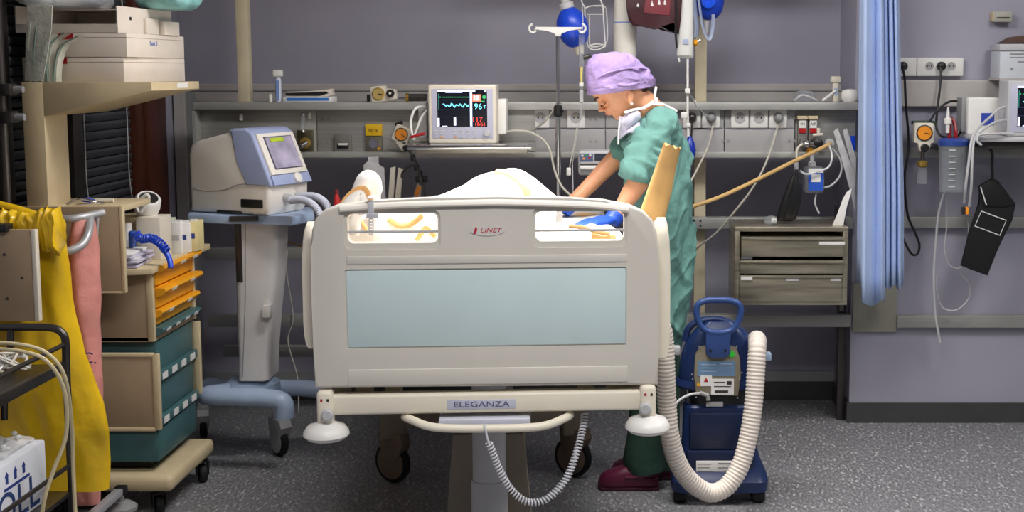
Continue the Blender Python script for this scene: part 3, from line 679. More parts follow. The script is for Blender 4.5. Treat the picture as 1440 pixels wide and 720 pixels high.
# ================================================================ ventilator on its cart
YV = 5.2
VX = P(350, 300, YV).x; zv = P(350, 297, YV).z
ROT = math.radians(-22)
vt = thing('ventilator', 'cream and pale blue ventilator with a screen on the blue cart tray', 'ventilator', (VX+.005, YV, zv+.003), ROT, local=True)
L_, Wd = .39, .26
prof = [(-.5*L_, .0), (.5*L_-.02, 0), (.5*L_, .03), (.5*L_+.005, .12), (.5*L_-.075, .318), (.5*L_-.10, .335), (.05, .335), (-.5*L_+.05, .290), (-.5*L_+.012, .272), (-.5*L_-.002, .235)]
def sprof(pr, w_, mat, nm, bev=.02): bb = BM(); prism(bb, [(x, -w_/2, z) for x, z in pr], (0, w_, 0), bev, 4); return obj(nm, bb, mat, vt)
M_vcream = M('ventilator_cream', (240, 234, 226), .4, vary=.02); M_vblue = M('ventilator_blue', (164, 176, 214), .4, vary=.03)
sprof(prof, Wd, M_vcream, 'housing')
sprof([(.085, .115), (.5*L_+.012, .115), (.5*L_+.012, .13), (.5*L_-.072, .322), (.5*L_-.10, .34), (.03, .34), (.015, .335), (.05, .2)], Wd+.006, M_vblue, 'front_band', .01)
# seam line on the long side
b = BM(); tube(b, catmull([(-.5*L_, -Wd/2-.0005, .10), (-.12, -Wd/2-.0005, .088), (-.02, -Wd/2-.0005, .095), (.05, -Wd/2-.0035, .118), (.12, -Wd/2-.0035, .122), (.5*L_, -Wd/2-.0035, .118)], 6), .0018, 6); obj('seam', b, M_grey, vt)
# slanted screen bezel
A, B = V((.5*L_+.012, 0, .135)), V((.5*L_-.069, 0, .318)); up = (B-A).normalized(); out = V((up.z, 0, -up.x)); Wv = V((0, 1, 0))
def slab(u0, u1, v0, v1, d0, d1, mat, nm, par=vt, bev=.003):
    ln = (B-A).length; bb = BM()
    q = [A+up*ln*v+Wv*Wd*(u-.5)+out*d0 for u, v in ((u0, v0), (u1, v0), (u1, v1), (u0, v1))]
    prism(bb, q, out*(d1-d0), bev); return obj(nm, bb, mat, par)
slab(.05, .95, .12, 1.0, -.004, .008, M_vcream, 'screen_bezel')
slab(.17, .86, .22, .92, .006, .0095, M('dark_screen_frame', (80, 76, 96), .3, vary=0), 'screen_frame')
slab(.19, .84, .24, .90, .009, .0105, M('ventilator_screen', (168, 160, 184), .25, vary=.22, scale=12, emit=.12), 'screen')
slab(.3, .62, .80, .88, .0105, .0112, M('lime_display', (176, 196, 60), .4, vary=0, emit=.15), 'screen_banner')
slab(.03, .97, -.10, .11, -.004, .006, M_vblue, 'control_strip')
b = BM(); lathe(b, [(.022, 0), (.022, .012), (.016, .016)], A+up*.0+Wv*.03+out*.004, out, 18); obj('knob', b, M_white, vt)
b = BM(); box(b, .06, .165, -Wd/2-.004, -Wd/2+.02, .028, .062, .003); obj('slot', b, M_black, vt)
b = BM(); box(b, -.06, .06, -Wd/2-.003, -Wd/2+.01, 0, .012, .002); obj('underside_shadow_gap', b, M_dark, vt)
# outlet ports
for dy in (-.03, .045):
    b = BM(); lathe(b, [(.018, 0), (.018, .03), (.013, .034)], (.5*L_, dy, .065), (1, 0, -.25), 14); obj('port', b, M_lgrey, vt)
for (nm, pts, lab) in (('breathing_hose', [P(408, 282, 4.98), P(425, 281, 4.94), P(440, 288, 4.88), P(450, 303, 4.86), P(452, 330, 4.86)], 'pale corrugated breathing hose from the ventilator, lower run'),
                       ('breathing_hose', [P(424, 276, 5.04), P(442, 276, 5.0), P(456, 284, 4.95), P(464, 300, 4.9), P(466, 330, 4.9)], 'pale corrugated breathing hose from the ventilator, upper run')):
    b = BM(); ribbed(b, pts, .015, .008, .2, 12); tag(obj(nm, b, M('hose_pale', (200, 204, 220), .4, vary=.04)), lab, 'hose', 'breathing hoses at the ventilator')
vc = thing('ventilator_cart', 'white pedestal cart with pale blue tray and legs under the ventilator', 'cart', (VX, YV, 0))
zt_ = zv
tr = [P(263, 0, YV).x, 0]
def trayp(px, Y): return V((P(px, 300, Y).x, Y, zt_-.035))
b = BM(); prism(b, [trayp(264, 5.10), trayp(318, 5.04), trayp(360, 5.06), trayp(410, 4.98), trayp(442, 5.12), trayp(440, 5.36), trayp(268, 5.36)], (0, 0, .036), .008, 3); obj('tray', b, M_lblue, vc)
b = BM(); a0 = trayp(322, 5.03); a1 = trayp(362, 5.045); prism(b, [a0+V((0, 0, .012)), a1+V((0, 0, .012)), a1+V((0, .03, .012)), a0+V((0, .03, .012))], (0, 0, .021), .003); obj('tray_notch', b, M_dark, vc)
rings = []
for py, xl, xr2 in ((306, 326, 391), (340, 327, 390), (400, 329, 386), (450, 331, 381), (500, 333, 377), (536, 333, 376)):
    z = P(350, py, 5.1).z; l, r2 = P(xl, py, 5.1).x, P(xr2, py, 5.1).x
    rings.append([V((x, y, z)) for x, y in [(l+(r2-l)*(a*.5+.5), 5.2+.1*bq) for a, bq in rrect(-1, 1, -1, 1, .35, 3)]])
b = BM(); loft(b, rings); obj('column', b, M('column_white', (232, 229, 228), .4, vary=.02), vc)
b = BM(); fbox(b, 331, 312, 340, 397, 5.096, .02, .002); obj('cable_slot', b, M_dark, vc)
b = BM(); tube(b, [P(345, 315, 5.1), P(345, 420, 5.1), P(341, 530, 5.1)], .0018, 6); obj('seam', b, M_grey, vc)
b = BM(); fbox(b, 368, 430, 379, 447, 5.06, .05, .004); obj('cable_hook', b, M_white, vc)
def leg(pts, r, w_=1.0):
    bb = BM(); tube(bb, catmull(pts, 8), r, 12, flat=w_); obj('leg', bb, M('cart_leg_blue', (170, 188, 216), .4, vary=.04), vc)
leg([P(345, 548, 5.2), P(290, 556, 5.05), P(330, 558, 5.0), P(375, 560, 4.98), P(398, 566, 4.98), P(400, 587, 4.98)], .040, .9)
leg([P(362, 540, 5.25), P(390, 545, 5.3), P(430, 546, 5.3), P(458, 552, 5.32), P(459, 570, 5.33)], .036, .9)
leg([P(352, 545, 5.25), P(320, 545, 5.4), P(292, 540, 5.5)], .034, .8)
b = BM(); z = P(358, 540, 5.2).z; lathe(b, [(.10, z-.06), (.115, z-.03), (.11, z+.01), (.08, z+.03)], (P(355, 540, 5.2).x, 5.2, 0), n=24); obj('hub', b, M_lblue, vc)
def bigcaster(par, x, y, r, rot, m1=M_rubber, m2=M_lgrey, stem=None, brake=True):
    c, s = math.cos(rot), math.sin(rot); wh = BM()
    lathe(wh, [(r*.80, -.016), (r*.97, -.013), (r, 0), (r*.97, .013), (r*.80, .016)], (x, y, r), (c, s, 0), 28); wo = obj('caster_wheel', wh, m1, par)
    bb = BM(); lathe(bb, [(.01, -.024), (r*.5, -.022), (r*.80, -.017), (r*.80, .017), (r*.5, .022), (.01, .024)], (x, y, r), (c, s, 0), 24); obj('hub_cap', bb, m2, wo)
    bb = BM(); q = [V((x-s*dx, y+c*dx, z)) for dx, z in ((-.03, r*.9), (.01, r*.9), (.045, r*1.7), (.05, r*2.45), (-.06, r*2.45), (-.075, r*2.0))]
    prism(bb, [p-V((c, s, 0))*.026 for p in q], V((c, s, 0))*.052, .004); obj('caster_fork', bb, m2, par)
    if stem: bb = BM(); tube(bb, [(x-s*-.0, y, r*2.3), (x, y, stem)], .025, 14); obj('caster_stem', bb, m2, par)
p = PZ(393, 640, 0); bigcaster(vc, p.x, p.y-.0, .066, .7, stem=.20)
p = PZ(459, 612, 0); bigcaster(vc, p.x, p.y, .06, .3, stem=.2)
p = PZ(316, 588, 0); bigcaster(vc, p.x, 5.5, .055, .3, stem=.2)
cord('thin_cable', [P(404, 352, 5.69), P(403, 385, 5.68), P(412, 445, 5.69), P(405, 480, 5.68), P(418, 530, 5.66), P(420, 580, 5.6)], .003, M_cordg, 'thin pale cable hanging behind the ventilator cart column', 'cable')
cord('yellow_lead', [P(392, 335, 5.5), P(410, 342, 5.4), P(432, 348, 5.3)], .004, M_gold, 'short yellow lead behind the ventilator cart', 'cable')
# ================================================================ hospital bed
BR = math.radians(3.8); BO = V((P(684, 420, 3.40).x, 3.40, 0))
bxa, bya = V((math.cos(BR), math.sin(BR), 0)), V((-math.sin(BR), math.cos(BR), 0))
def bl(px, py, ly):
    d = ray(px, py); cpos = V((0, 0, CAMH)); k = (ly-(cpos-BO).dot(bya))/d.dot(bya); p = cpos+d*k-BO
    return V((p.dot(bxa), ly, p.z))
def bw_(p): return BO+bxa*p[0]+bya*p[1]+V((0, 0, p[2]))
bed = thing('hospital_bed', 'cream electric hospital bed with pale blue footboard panel and corner bumpers', 'bed', BO, BR, local=True)
M_fb = M('footboard_plastic', (214, 209, 200), .42, vary=.015, scale=4)
M_fe = M('rail_cream', (234, 226, 208), .42, vary=.02)
M_pb = M('pale_blue_panel', (204, 222, 224), .3, vary=.015)
# footboard
out_px = [(443, 546), (441, 500), (438, 420), (437, 350), (438, 325), (443, 308), (455, 296), (475, 288), (520, 283), (600, 279), (700, 277), (800, 279), (850, 282), (885, 288), (905, 297), (918, 310), (924, 328), (926, 360), (927, 440), (927, 500), (925, 542)]
pts = [bl(x, y, 0) for x, y in out_px]
b = BM(); prism(b, pts, (0, .045, 0), .009, 3); fb = obj('footboard', b, M_fb)
def rect_cut(x0, y0, x1, y1, r, l0, l1):
    A, B = bl(x0, y1, 0), bl(x1, y0, 0); bb = BM(); prism(bb, [(x, l0, z) for x, z in rrect(A.x, B.x, A.z, B.z, r, 4)], (0, l1-l0, 0)); return bb
cut(fb, rect_cut(488, 300, 615, 343, .016, -.1, .2)); cut(fb, rect_cut(753, 297, 878, 340, .016, -.1, .2))
cut(fb, rect_cut(484, 295, 619, 352, .02, -.1, .006)); cut(fb, rect_cut(749, 292, 882, 349, .02, -.1, .006))
cut(fb, rect_cut(487, 375, 881, 491, .006, -.1, .005))
adopt(fb, bed)
# raised frame around the face
def fbar(x0, y0, x1, y1, d, nm, mat, bev=.004):
    A, B = bl(x0, y1, 0), bl(x1, y0, 0); bb = BM(); box(bb, A.x, B.x, -d, .004, A.z, B.z, bev, 3); return obj(nm, bb, mat, fb)
A, B = bl(489, 489, 0), bl(880, 377, 0); b = BM(); box(b, A.x, B.x, .001, .006, A.z, B.z, .002); obj('blue_panel', b, M_pb, fb)
for (x0, x1, y0, y1) in ((489, 614, 324, 328.5), (754, 877, 322, 326.5)):
    A, B = bl(x0, y1, .01), bl(x1, y0, .01); b = BM(); box(b, A.x-.004, B.x+.004, .014, .022, A.z, B.z, .002); obj('grip_bar', b, M_lgrey, fb)
# top bead and lower step
b = BM(); tube(b, [bl(x, y, -.002) for x, y in ((478, 293), (530, 289), (600, 286), (700, 284), (800, 286), (850, 289), (884, 294))], .012, 10, flat=.5); obj('top_bead', b, M_fb, fb)
b = BM(); A, B = bl(490, 545, 0), bl(883, 514, 0); box(b, A.x, B.x, -.004, .004, A.z+.004, B.z, .003); obj('lower_step', b, M_fb, fb)
b = BM(); A, B = bl(488, 372, 0), bl(882, 357, 0); box(b, A.x, B.x, -.003, .004, A.z, B.z, .002); obj('mid_step', b, M_fb, fb)
# logo oval
c = bl(685, 324, -.001); b = BM(); b2 = [(c.x+.047*math.cos(2*PI*k/28), -.002, c.z+.0145*math.sin(2*PI*k/28)) for k in range(28)]; prism(b, b2, (0, .006, 0)); lg = obj('logo_plate', b, M('logo_silver', (214, 210, 206), .35, vary=0), fb)
mred = M('logo_red', (190, 22, 48), .5, vary=0)
text('logo_letters', 'LINET', mred, fb, V((c.x+.009, -.0025, c.z)), .017, sx=1.25, shear=.25)
b = BM(); prism(b, [(c.x-.037, -.0028, c.z-.009), (c.x-.031, -.0028, c.z-.009), (c.x-.026, -.0028, c.z+.002), (c.x-.028, -.0028, c.z+.01), (c.x-.032, -.0028, c.z+.008), (c.x-.034, -.0028, c.z-.001)], (0, .001, 0)); obj('logo_mark', b, mred, fb)
# side rails seen past the footboard edges
def rail_side(sx, px_out, ytop, ybot, nm):
    xo = bl(px_out, 400, .08).x; zt0, zb0 = bl(px_out, ytop, .08).z, bl(px_out, ybot, .08).z
    w2 = .045*sx; bb = BM(); rings = []
    for (l, tt, bb_) in ((.05, zt0-.05, zb0), (.06, zt0-.015, zb0-.005), (.09, zt0, zb0-.005), (.2, zt0-.03, zb0-.0), (.5, zt0-.14, zb0-.0), (.78, zt0-.2, zb0+.03), (.84, zt0-.23, zb0+.06)):
        rings.append([V((xo-w2*(.5-.5*a), l, (tt+bb_)/2+(tt-bb_)/2*q)) for a, q in rrect(-1, 1, -1, 1, .5, 3)])
    loft(bb, rings); return obj(nm, bb, M_fe, bed, ang=50)
rail_side(-1, 428, 312, 486, 'side_rail'); rail_side(1, 941, 306, 500, 'side_rail')
# cross beam, corner posts, bumpers
A, B = bl(466, 583, 0), bl(902, 553, 0); zc0, zc1 = bl(684, 581, 0).z, bl(684, 553, 0).z
b = BM(); box(b, A.x, B.x, .0, .05, zc0, zc1, .008, 3); cb = obj('cross_beam', b, M_fe, bed)
A, B = bl(629, 576, 0), bl(725, 561, 0); b = BM(); box(b, A.x, B.x, -.0015, .002, A.z, B.z, .001); obj('name_plate', b, M('plate_lilac', (196, 198, 214), .4, vary=0), cb)
c = bl(677, 568.5, 0); text('name_letters', 'ELEGANZA', M('plate_ink', (84, 92, 128), .5, vary=0), cb, V((c.x, -.0022, c.z)), .0215, sx=1.42)
for (cx, ypt, ypb, cy) in ((458, 549, 600, 612), (911, 541, 590, 602)):
    A = bl(cx, ypb, .0); Z1 = bl(cx, ypt, 0).z; zb_ = bl(cx, cy+10, -.03).z; zt2 = bl(cx, cy-13, -.03).z
    b = BM(); box(b, A.x-.022, A.x+.022, -.012, .035, A.z-.01, Z1, .012, 3); cp = obj('corner_post', b, M_fe, bed)
    c = V((A.x+(.0 if cx < 600 else .0), .008, zb_)); h = zt2-zb_
    b = BM(); lathe(b, [(.02, 0), (.05, 0), (.062, h*.25), (.061, h*.45), (.05, h*.8), (.026, h), (.02, h+.004)], c, n=28); obj('bumper', b, M_white, bed)
    k = bl(cx+(3 if cx < 600 else -4), (ypt+ypb)/2+8, -.012); b = BM(); lathe(b, [(.017, 0), (.017, .012), (.012, .017)], k, (0, -1, 0), 16); obj('knob', b, M_lgrey, cp)
    for dx in (-.008, .009):
        b = BM(); q = V((A.x+dx, -.0125, Z1-.028)); box(b, q.x-.003, q.x+.003, -.0128, -.011, q.z, q.z+.007); obj('mark', b, M_red if dx < 0 else M_dark, cp)
# under-frame
zpl = .92
b = BM(); box(b, -.40, .40, .07, 1.93, .77, .80, .004); box(b, -.42, -.37, .05, 1.95, .70, .79, .006); box(b, .37, .42, .05, 1.95, .70, .79, .006); obj('under_frame', b, M('frame_beige', (168, 156, 132), .5, vary=.05), bed)
b = BM(); box(b, -.42, .42, .07, 1.96, zpl-.05, zpl, .006); obj('mattress_platform', b, M_cream, bed)
for x in (-.34, -.26, .27, .35):
    b = BM(); box(b, x-.022, x+.022, .06, .11, .665, .78, .004); obj('bracket', b, M_beige, bed)
b = BM(); box(b, -.42, .42, 1.96, 2.0, .75, 1.04, .02, 3); obj('headboard', b, M_fb, bed)
# handle bar and plate
b = BM(); tube(b, catmull([bl(569, 586, .03), bl(578, 590, .0), bl(612, 601, -.03), bl(685, 602.5, -.035), bl(758, 600, -.03), bl(792, 589, .0), bl(802, 583, .03)], 8), .0115, 12); obj('handle_bar', b, M_fe, bed)
A, B = bl(617, 599, .0), bl(746, 586, .0); b = BM(); box(b, A.x, B.x, -.01, .15, A.z, B.z, .005, 3); obj('handset_tray', b, M('tray_lilac', (204, 206, 220), .4, vary=0), bed)
# column with collar, base cover
ca = bl(688, 640, .35); r1 = (bl(712, 640, .35).x-bl(665, 640, .35).x)/2; cxx = ca.x
zcol = bl(688, 681, .35-r1).z
b = BM(); lathe(b, [(r1, zcol-.01), (r1, .78)], (cxx, .35, 0), n=32); obj('lift_column', b, M_lgrey, bed)
b = BM(); lathe(b, [(r1*1.1, .1), (r1*1.1, zcol-.008), (r1*1.06, zcol)], (cxx, .35, 0), n=32); obj('lift_column', b, M_lgrey, bed)
rings = []
for py, xl, xr2 in ((612, 637, 735), (650, 634, 739), (720, 629, 746), (800, 622, 755)):
    L0, R0 = bl(xl, py, .5), bl(xr2, py, .5); rings.append([V((x, y, L0.z)) for x, y in ((L0.x, .5), (R0.x, .5), (R0.x, .62), (L0.x, .62))])
b = BM(); loft(b, rings); obj('base_cover', b, M('base_taupe', (138, 128, 112), .6, vary=.04), bed)
b = BM(); box(b, cxx-.2, cxx+.2, .52, .75, .66, .77, .01); obj('lift_motor', b, M('base_taupe', (150, 138, 120)), bed)
b = BM(); box(b, cxx-.10, cxx+.10, .62, 1.75, .16, .30, .03, 3); obj('chassis', b, M('base_taupe', (150, 138, 120)), bed)
b = BM(); lathe(b, [(r1, .2), (r1, .78)], (cxx, 1.6, 0), n=24); obj('lift_column', b, M_lgrey, bed)
# castors at the head end of the chassis
for (px, py) in ((553, 678), (806, 670)):
    w0 = PZ(px, py, 0)-BO; lx, ly = w0.dot(bxa), w0.dot(bya)
    bigcaster(bed, lx, ly, .082, .95, m2=M('caster_taupe', (120, 104, 88), .5), stem=None)
    b = BM(); box(b, lx-.045, lx+.055, ly-.035, ly+.035, .17, .33, .015, 3); obj('caster_housing', b, M('base_taupe', (150, 138, 120)), bed)
    b = BM(); box(b, min(lx, cxx), max(lx, cxx), ly-.03, ly+.03, .22, .30, .01); obj('chassis_arm', b, M('base_taupe', (150, 138, 120)), bed)
# coiled cord of the handset
cp_ = [bl(684, 604, -.05), bl(687, 622, -.05), bl(692, 634, -.05), bl(702, 660, -.05), bl(720, 690, -.05), bl(742, 706, -.05), bl(768, 702, -.04), bl(795, 675, -.02), bl(811, 635, 0), bl(820, 600, .04), bl(822, 582, .06)]
path = catmull(cp_[1:], 14); b = BM(); helix(b, [bw_(p) for p in path], .0085, .0026, 58, 6, 10)
o = tag(obj('coiled_handset_cord', b, M('cord_pale', (206, 206, 212), .4, vary=.02)), 'pale coiled cord looping below the bed footboard', 'cord')
b = BM(); tube(b, catmull([bw_(bl(681, 597, -.045)), bw_(bl(683, 605, -.05)), bw_(bl(685, 615, -.05)), bw_(bl(688, 625, -.05))], 6), .0032, 8); obj('cord_lead', b, MATS['cord_pale'], o)
# ================================================================ mattress, sheet over the patient
b = BM(); box(b, -.42, .40, .075, 1.95, zpl, 1.0, .03, 4)
mt = obj('mattress', b, M('mattress_white', (236, 234, 230), .7, vary=.02)); mt.location = BO; mt.rotation_euler = (0, 0, BR); tag(mt, 'white mattress on the hospital bed under the sheet', 'mattress')
def sheet_mat():
    m = bpy.data.materials.new('sheet_cotton'); m.use_nodes = True; nt = m.node_tree; N = nt.nodes; L = nt.links; bb = N['Principled BSDF']; bb.inputs['Roughness'].default_value = .85
    tc = N.new('ShaderNodeTexCoord'); mp = N.new('ShaderNodeMapping'); mp.inputs['Scale'].default_value = (1, .55, 1); mp.inputs['Rotation'].default_value = (0, 0, .5); L.new(tc.outputs['Object'], mp.inputs[0])
    n = N.new('ShaderNodeTexNoise'); n.inputs['Scale'].default_value = 3.2; n.inputs['Detail'].default_value = 1; L.new(mp.outputs[0], n.inputs['Vector'])
    r = N.new('ShaderNodeValToRGB'); e = r.color_ramp.elements; e[0].position = .60; e[0].color = lin((238, 234, 228)); e[1].position = .622; e[1].color = lin((228, 180, 128))  # narrow orange bands on a white ground, placed by noise
    x = e.new(.648); x.color = lin((228, 180, 128)); x = e.new(.67); x.color = lin((238, 234, 228)); L.new(n.outputs['Fac'], r.inputs['Fac']); L.new(r.outputs['Color'], bb.inputs['Base Color'])
    n2 = N.new('ShaderNodeTexNoise'); n2.inputs['Scale'].default_value = 14; L.new(tc.outputs['Object'], n2.inputs['Vector']); bp = N.new('ShaderNodeBump'); bp.inputs['Strength'].default_value = .4; bp.inputs['Distance'].default_value = .02; L.new(n2.outputs['Fac'], bp.inputs['Height']); L.new(bp.outputs['Normal'], bb.inputs['Normal'])
    return m
M_sheet = sheet_mat()
nx, ny = 48, 90; b = BM(); g = [[None]*ny for _ in range(nx)]
def hgt(x, y):
    z = 1.028
    body = math.exp(-((x+.06)/.19)**2)
    leg = 0*(math.exp(-((x+.15)/.09)**2)+math.exp(-((x-.04)/.09)**2))*.16*(1 if y > .25 else max(0, (y-.1)/.15))
    knee = 0*math.exp(-((y-.95)/.28)**2)*math.exp(-((x-.02)/.20)**2)
    torso = .11*body/(1+math.exp(-(y-1.42)/.04))*(1 if y < 1.7 else max(0, 1-(y-1.7)/.2))
    feet = 0*math.exp(-((y-.33)/.12)**2)*(math.exp(-((x+.14)/.08)**2)+math.exp(-((x-.06)/.08)**2))
    fold = .009*noise.noise(V((x*6, y*4, 0)))+.006*noise.noise(V((x*16+y*6, y*9, 3)))
    return z+leg+knee+torso+feet+fold
for i in range(nx):
    for j in range(ny):
        x = -.443+.868*i/(nx-1); y = .054+1.85*j/(ny-1); z = hgt(x, y); ex = min(x+.443, .425-x)
        if ex < .017: z -= (1-ex/.017)*.10
        if y < .066: z -= (.066-y)/.012*.06
        g[i][j] = b.verts.new((x, y, z))
for i in range(nx-1):
    for j in range(ny-1): b.faces.new((g[i][j], g[i+1][j], g[i+1][j+1], g[i][j+1]))
bl_ = obj('bed_sheet', b, M_sheet, ang=180); bl_.location = BO; bl_.rotation_euler = (0, 0, BR); tag(bl_, 'white sheet with orange streaks draped over the patient on the bed', 'sheet')
md = bl_.modifiers.new('t', 'SOLIDIFY'); md.thickness = .006; md.offset = 1
# heaped duvet at the middle of the bed: outline seen above the footboard
Yd = 4.35
def dtop(px):
    return (277 if px < 608 else 277-17*((px-608)/45) if px < 653 else 260-22*math.sin(min(1, (px-653)/55)*PI/2) if px < 708 else 237+0*px if px < 722 else 237+40*((px-722)/58)**1.5 if px < 780 else 277)
rings = []
for i in range(33):
    px = 604+i*(182/32); u = i/32
    zt3 = P(px, min(280, dtop(px)+1), Yd).z; x = P(px, 260, Yd).x; ring = []
    for k in range(25):
        an = PI*k/24; yy = -math.cos(an)*.26; hh = max(0, math.sin(an))**.6*max(0, zt3-1.054)
        ring.append(V((x, Yd+.0+yy+.02*noise.noise(V((x*5, yy*6, 1))), 1.054+hh+.010*noise.noise(V((x*11, yy*11, 4)))*math.sin(an))))
    rings.append(ring)
b = BM(); loft(b, rings, closed_ring=False); dv = tag(obj('duvet', b, M('duvet_white', (240, 238, 234), .85, vary=.02, bump=.3, bscale=16), ang=180), 'white duvet heaped over the patient above the footboard', 'duvet')
b = BM(); rib = catmull([P(697, 241, 4.18), P(712, 243, 4.16), P(728, 253, 4.13), P(738, 264, 4.10), P(744, 280, 4.08)], 6); tube(b, rib, .012, 8, flat=.25); 
M_oband = M('orange_band_cloth', (230, 176, 110), .7, vary=.1); obj('orange_band', b, M_oband, dv)  # flat orange band laid over the duvet
# folded blankets at the foot of the mattress
HEAPS = []
def heap(label, x0, x1, y0, y1, h, seed):
    bb = BM(); n1, n2 = 26, 18; gg = []
    for i in range(n1):
        row = []
        for j in range(n2):
            u, v = i/(n1-1), j/(n2-1); e = (1-(2*u-1)**6)*(1-(2*v-1)**6)
            z = 1.053+(h-.006)*max(0, e)**.5*(.85+.35*noise.noise(V((u*3+seed, v*2.5, seed))))+.012*noise.noise(V((u*9, v*9, seed)))
            row.append(V((x0+(x1-x0)*u, y0+(y1-y0)*v, z)))
        gg.append([bw_(p) for p in row])
    vs = [[bb.verts.new(p) for p in r] for r in gg]; 
    for i in range(n1-1):
        for j in range(n2-1): bb.faces.new((vs[i][j], vs[i+1][j], vs[i+1][j+1], vs[i][j+1]))
    o_ = obj('folded_blanket', bb, M_sheet2, ang=180); tag(o_, label, 'blanket', 'folded blankets behind the footboard'); HEAPS.append(o_)
M_sheet2 = M_sheet
heap('white and orange folded blanket behind the footboard opening nearest the ventilator', -.425, -.06, .245, .56, .175, 2.3)
heap('white and orange folded blanket behind the footboard opening nearest the person', .12, .41, .085, .42, .11, 6.1)
for tr_pts, r_ in (([(546, 308), (562, 317), (578, 315), (594, 303)], .010), ([(586, 338), (594, 326), (600, 321), (612, 333)], .008), ([(488, 304), (505, 310), (516, 324)], .007)):
    b = BM(); tube(b, catmull([bw_(bl(x_, y_, .25)) for x_, y_ in tr_pts], 8), r_, 10, flat=.35); obj('orange_band', b, M_oband, HEAPS[0])  # flat orange bands on the first folded blanket
for tr_pts, r_ in (([(800, 318), (820, 320), (838, 326), (858, 329)], .007), ([(832, 332), (848, 336), (866, 334)], .012)):
    b = BM(); tube(b, catmull([bw_(bl(x_, y_, .075)) for x_, y_ in tr_pts], 8), r_, 10, flat=.35); obj('orange_band', b, M_oband, HEAPS[1])
# rolled white towel with orange band at the left of the footboard
b = BM(); tube(b, catmull([bw_(bl(496, 330, .14)), bw_(bl(503, 285, .14)), bw_(bl(512, 256, .15)), bw_(bl(521, 252, .17)), bw_(bl(526, 268, .19)), bw_(bl(527, 330, .2))], 8), [.018]*8+[.024]*25+[.018]*8, 14); tw = tag(obj('rolled_towel', b, M('duvet_white', (240, 238, 234)), ang=60), 'white rolled towel arching behind the footboard corner', 'towel')
b = BM(); tube(b, catmull([bw_(bl(478, 292, .10)), bw_(bl(490, 275, .10)), bw_(bl(505, 265, .105)), bw_(bl(515, 268, .11)), bw_(bl(523, 290, .11))], 8), .008, 8, flat=.4); obj('orange_band', b, M_oband, tw)
b = BM(); tube(b, catmull([bw_(bl(482, 300, .10)), bw_(bl(496, 280, .11)), bw_(bl(506, 274, .12)), bw_(bl(516, 300, .12))], 6), .02, 10); obj('towel_fold', b, MATS['duvet_white'], tw, ang=60)
# strap with buckle and chain hanging over the footboard
t = thing('plastic_strap', 'translucent plastic strap with buckle hooked over the footboard', 'strap', bw_(bl(522, 300, -.01)))
M_strap = M('strap_translucent', (210, 212, 220), .3, vary=.04, alpha=.85)
def bbox_(x0, y0, x1, y1, l0, l1, mat, nm, par, bev=.002):
    A, B = bl(x0, y1, l0), bl(x1, y0, l0); q = [bw_((A.x, l0, A.z)), bw_((B.x, l0, A.z)), bw_((B.x, l0, B.z)), bw_((A.x, l0, B.z))]; bb = BM(); prism(bb, q, bya*(l1-l0), bev); return obj(nm, bb, mat, par)
bbox_(517.5, 284, 525.5, 302, -.016, -.012, M_strap, 'strap_band', t); bbox_(515, 300, 532, 307, -.018, -.010, M_strap, 'buckle', t)
A = bl(521, 281, 0); q = [bw_((A.x-.008, y, A.z+.004)) for y in (-.016, .06)]; b = BM(); prism(b, [q[0], q[0]+bxa*.016, q[1]+bxa*.016, q[1]], (0, 0, .003)); obj('strap_band', b, M_strap, t)
for i in range(5):
    A = bw_(bl(522, 310+i*4.2, -.012)); b = BM(); tube(b, [A+V((.006*math.cos(2*PI*k/10), 0, .005*math.sin(2*PI*k/10))) for k in range(10)], .0013, 6, closed=True); obj('chain_link', b, M_strap, t)
# tan paper bag tucked at the bed side
YK = 3.86
rings = []
for (py, xl, xr2) in ((206, 932, 957), (212, 929, 956), (240, 920, 950), (270, 909, 944), (300, 899, 937), (346, 896, 932), (352, 897, 931)):
    Lp, Rp = P(xl, py-(4 if py == 206 else 0), YK), P(xr2, py+(3 if py == 206 else 0), YK); c = (Lp+Rp)/2; h_ = (Rp-Lp)/2
    rings.append([c+h_*math.cos(2*PI*k/16)+V((.004*noise.noise(V((k, py*.05, 1))), .018*math.sin(2*PI*k/16), .006*math.sin(k*2.3) if py == 206 else 0)) for k in range(16)])
b = BM(); loft(b, rings); tag(obj('paper_bag', b, M('tan_kraft', (206, 164, 104), .75, vary=.10, bump=.5, bscale=22), ang=50), 'tall tan paper bag tucked between the footboard and the person', 'paper bag')
# ================================================================ person leaning over the bed
YQN = 4.86
nu = thing('person', 'person in teal scrubs and lilac bouffant cap leaning over the bed', 'person', (P(905, 680, YQN).x, YQN, 0))
M_skin = M('skin', (222, 160, 122), .5, vary=.04, scale=14, sss=.08)
mp_ = mpp(YQN)
# head frame: F forward, U up, S side (towards camera)
ear = P(883, 137, YQN); phi = math.radians(27)
Fd = V((-math.cos(phi), 0, -math.sin(phi))); Ud = V((-math.sin(phi), 0, math.cos(phi))); Sd = V((0, -1, 0))
HS = 1.0
def H(u, v, s=0):
    v = v*.85+.018; k = min(1, max(0, u/.06)); u = u+(.008+.25*v)*k*k*(3-2*k)
    return ear+(Fd*u+Ud*v+Sd*s)*HS
lv = [(-.088, .060, .0, .022), (-.082, .074, -.02, .034), (-.072, .082, -.035, .044), (-.060, .084, -.05, .052), (-.052, .080, -.058, .056), (-.044, .088, -.064, .059), (-.037, .085, -.068, .061), (-.030, .089, -.072, .063), (-.022, .086, -.076, .065), (-.010, .085, -.08, .067),
      (.005, .084, -.086, .069), (.016, .081, -.09, .071), (.026, .083, -.093, .073), (.036, .090, -.096, .074), (.05, .092, -.098, .075), (.07, .088, -.098, .074), (.09, .075, -.09, .068), (.11, .045, -.065, .05), (.12, .01, -.03, .025)]
b = BM(); rings = []
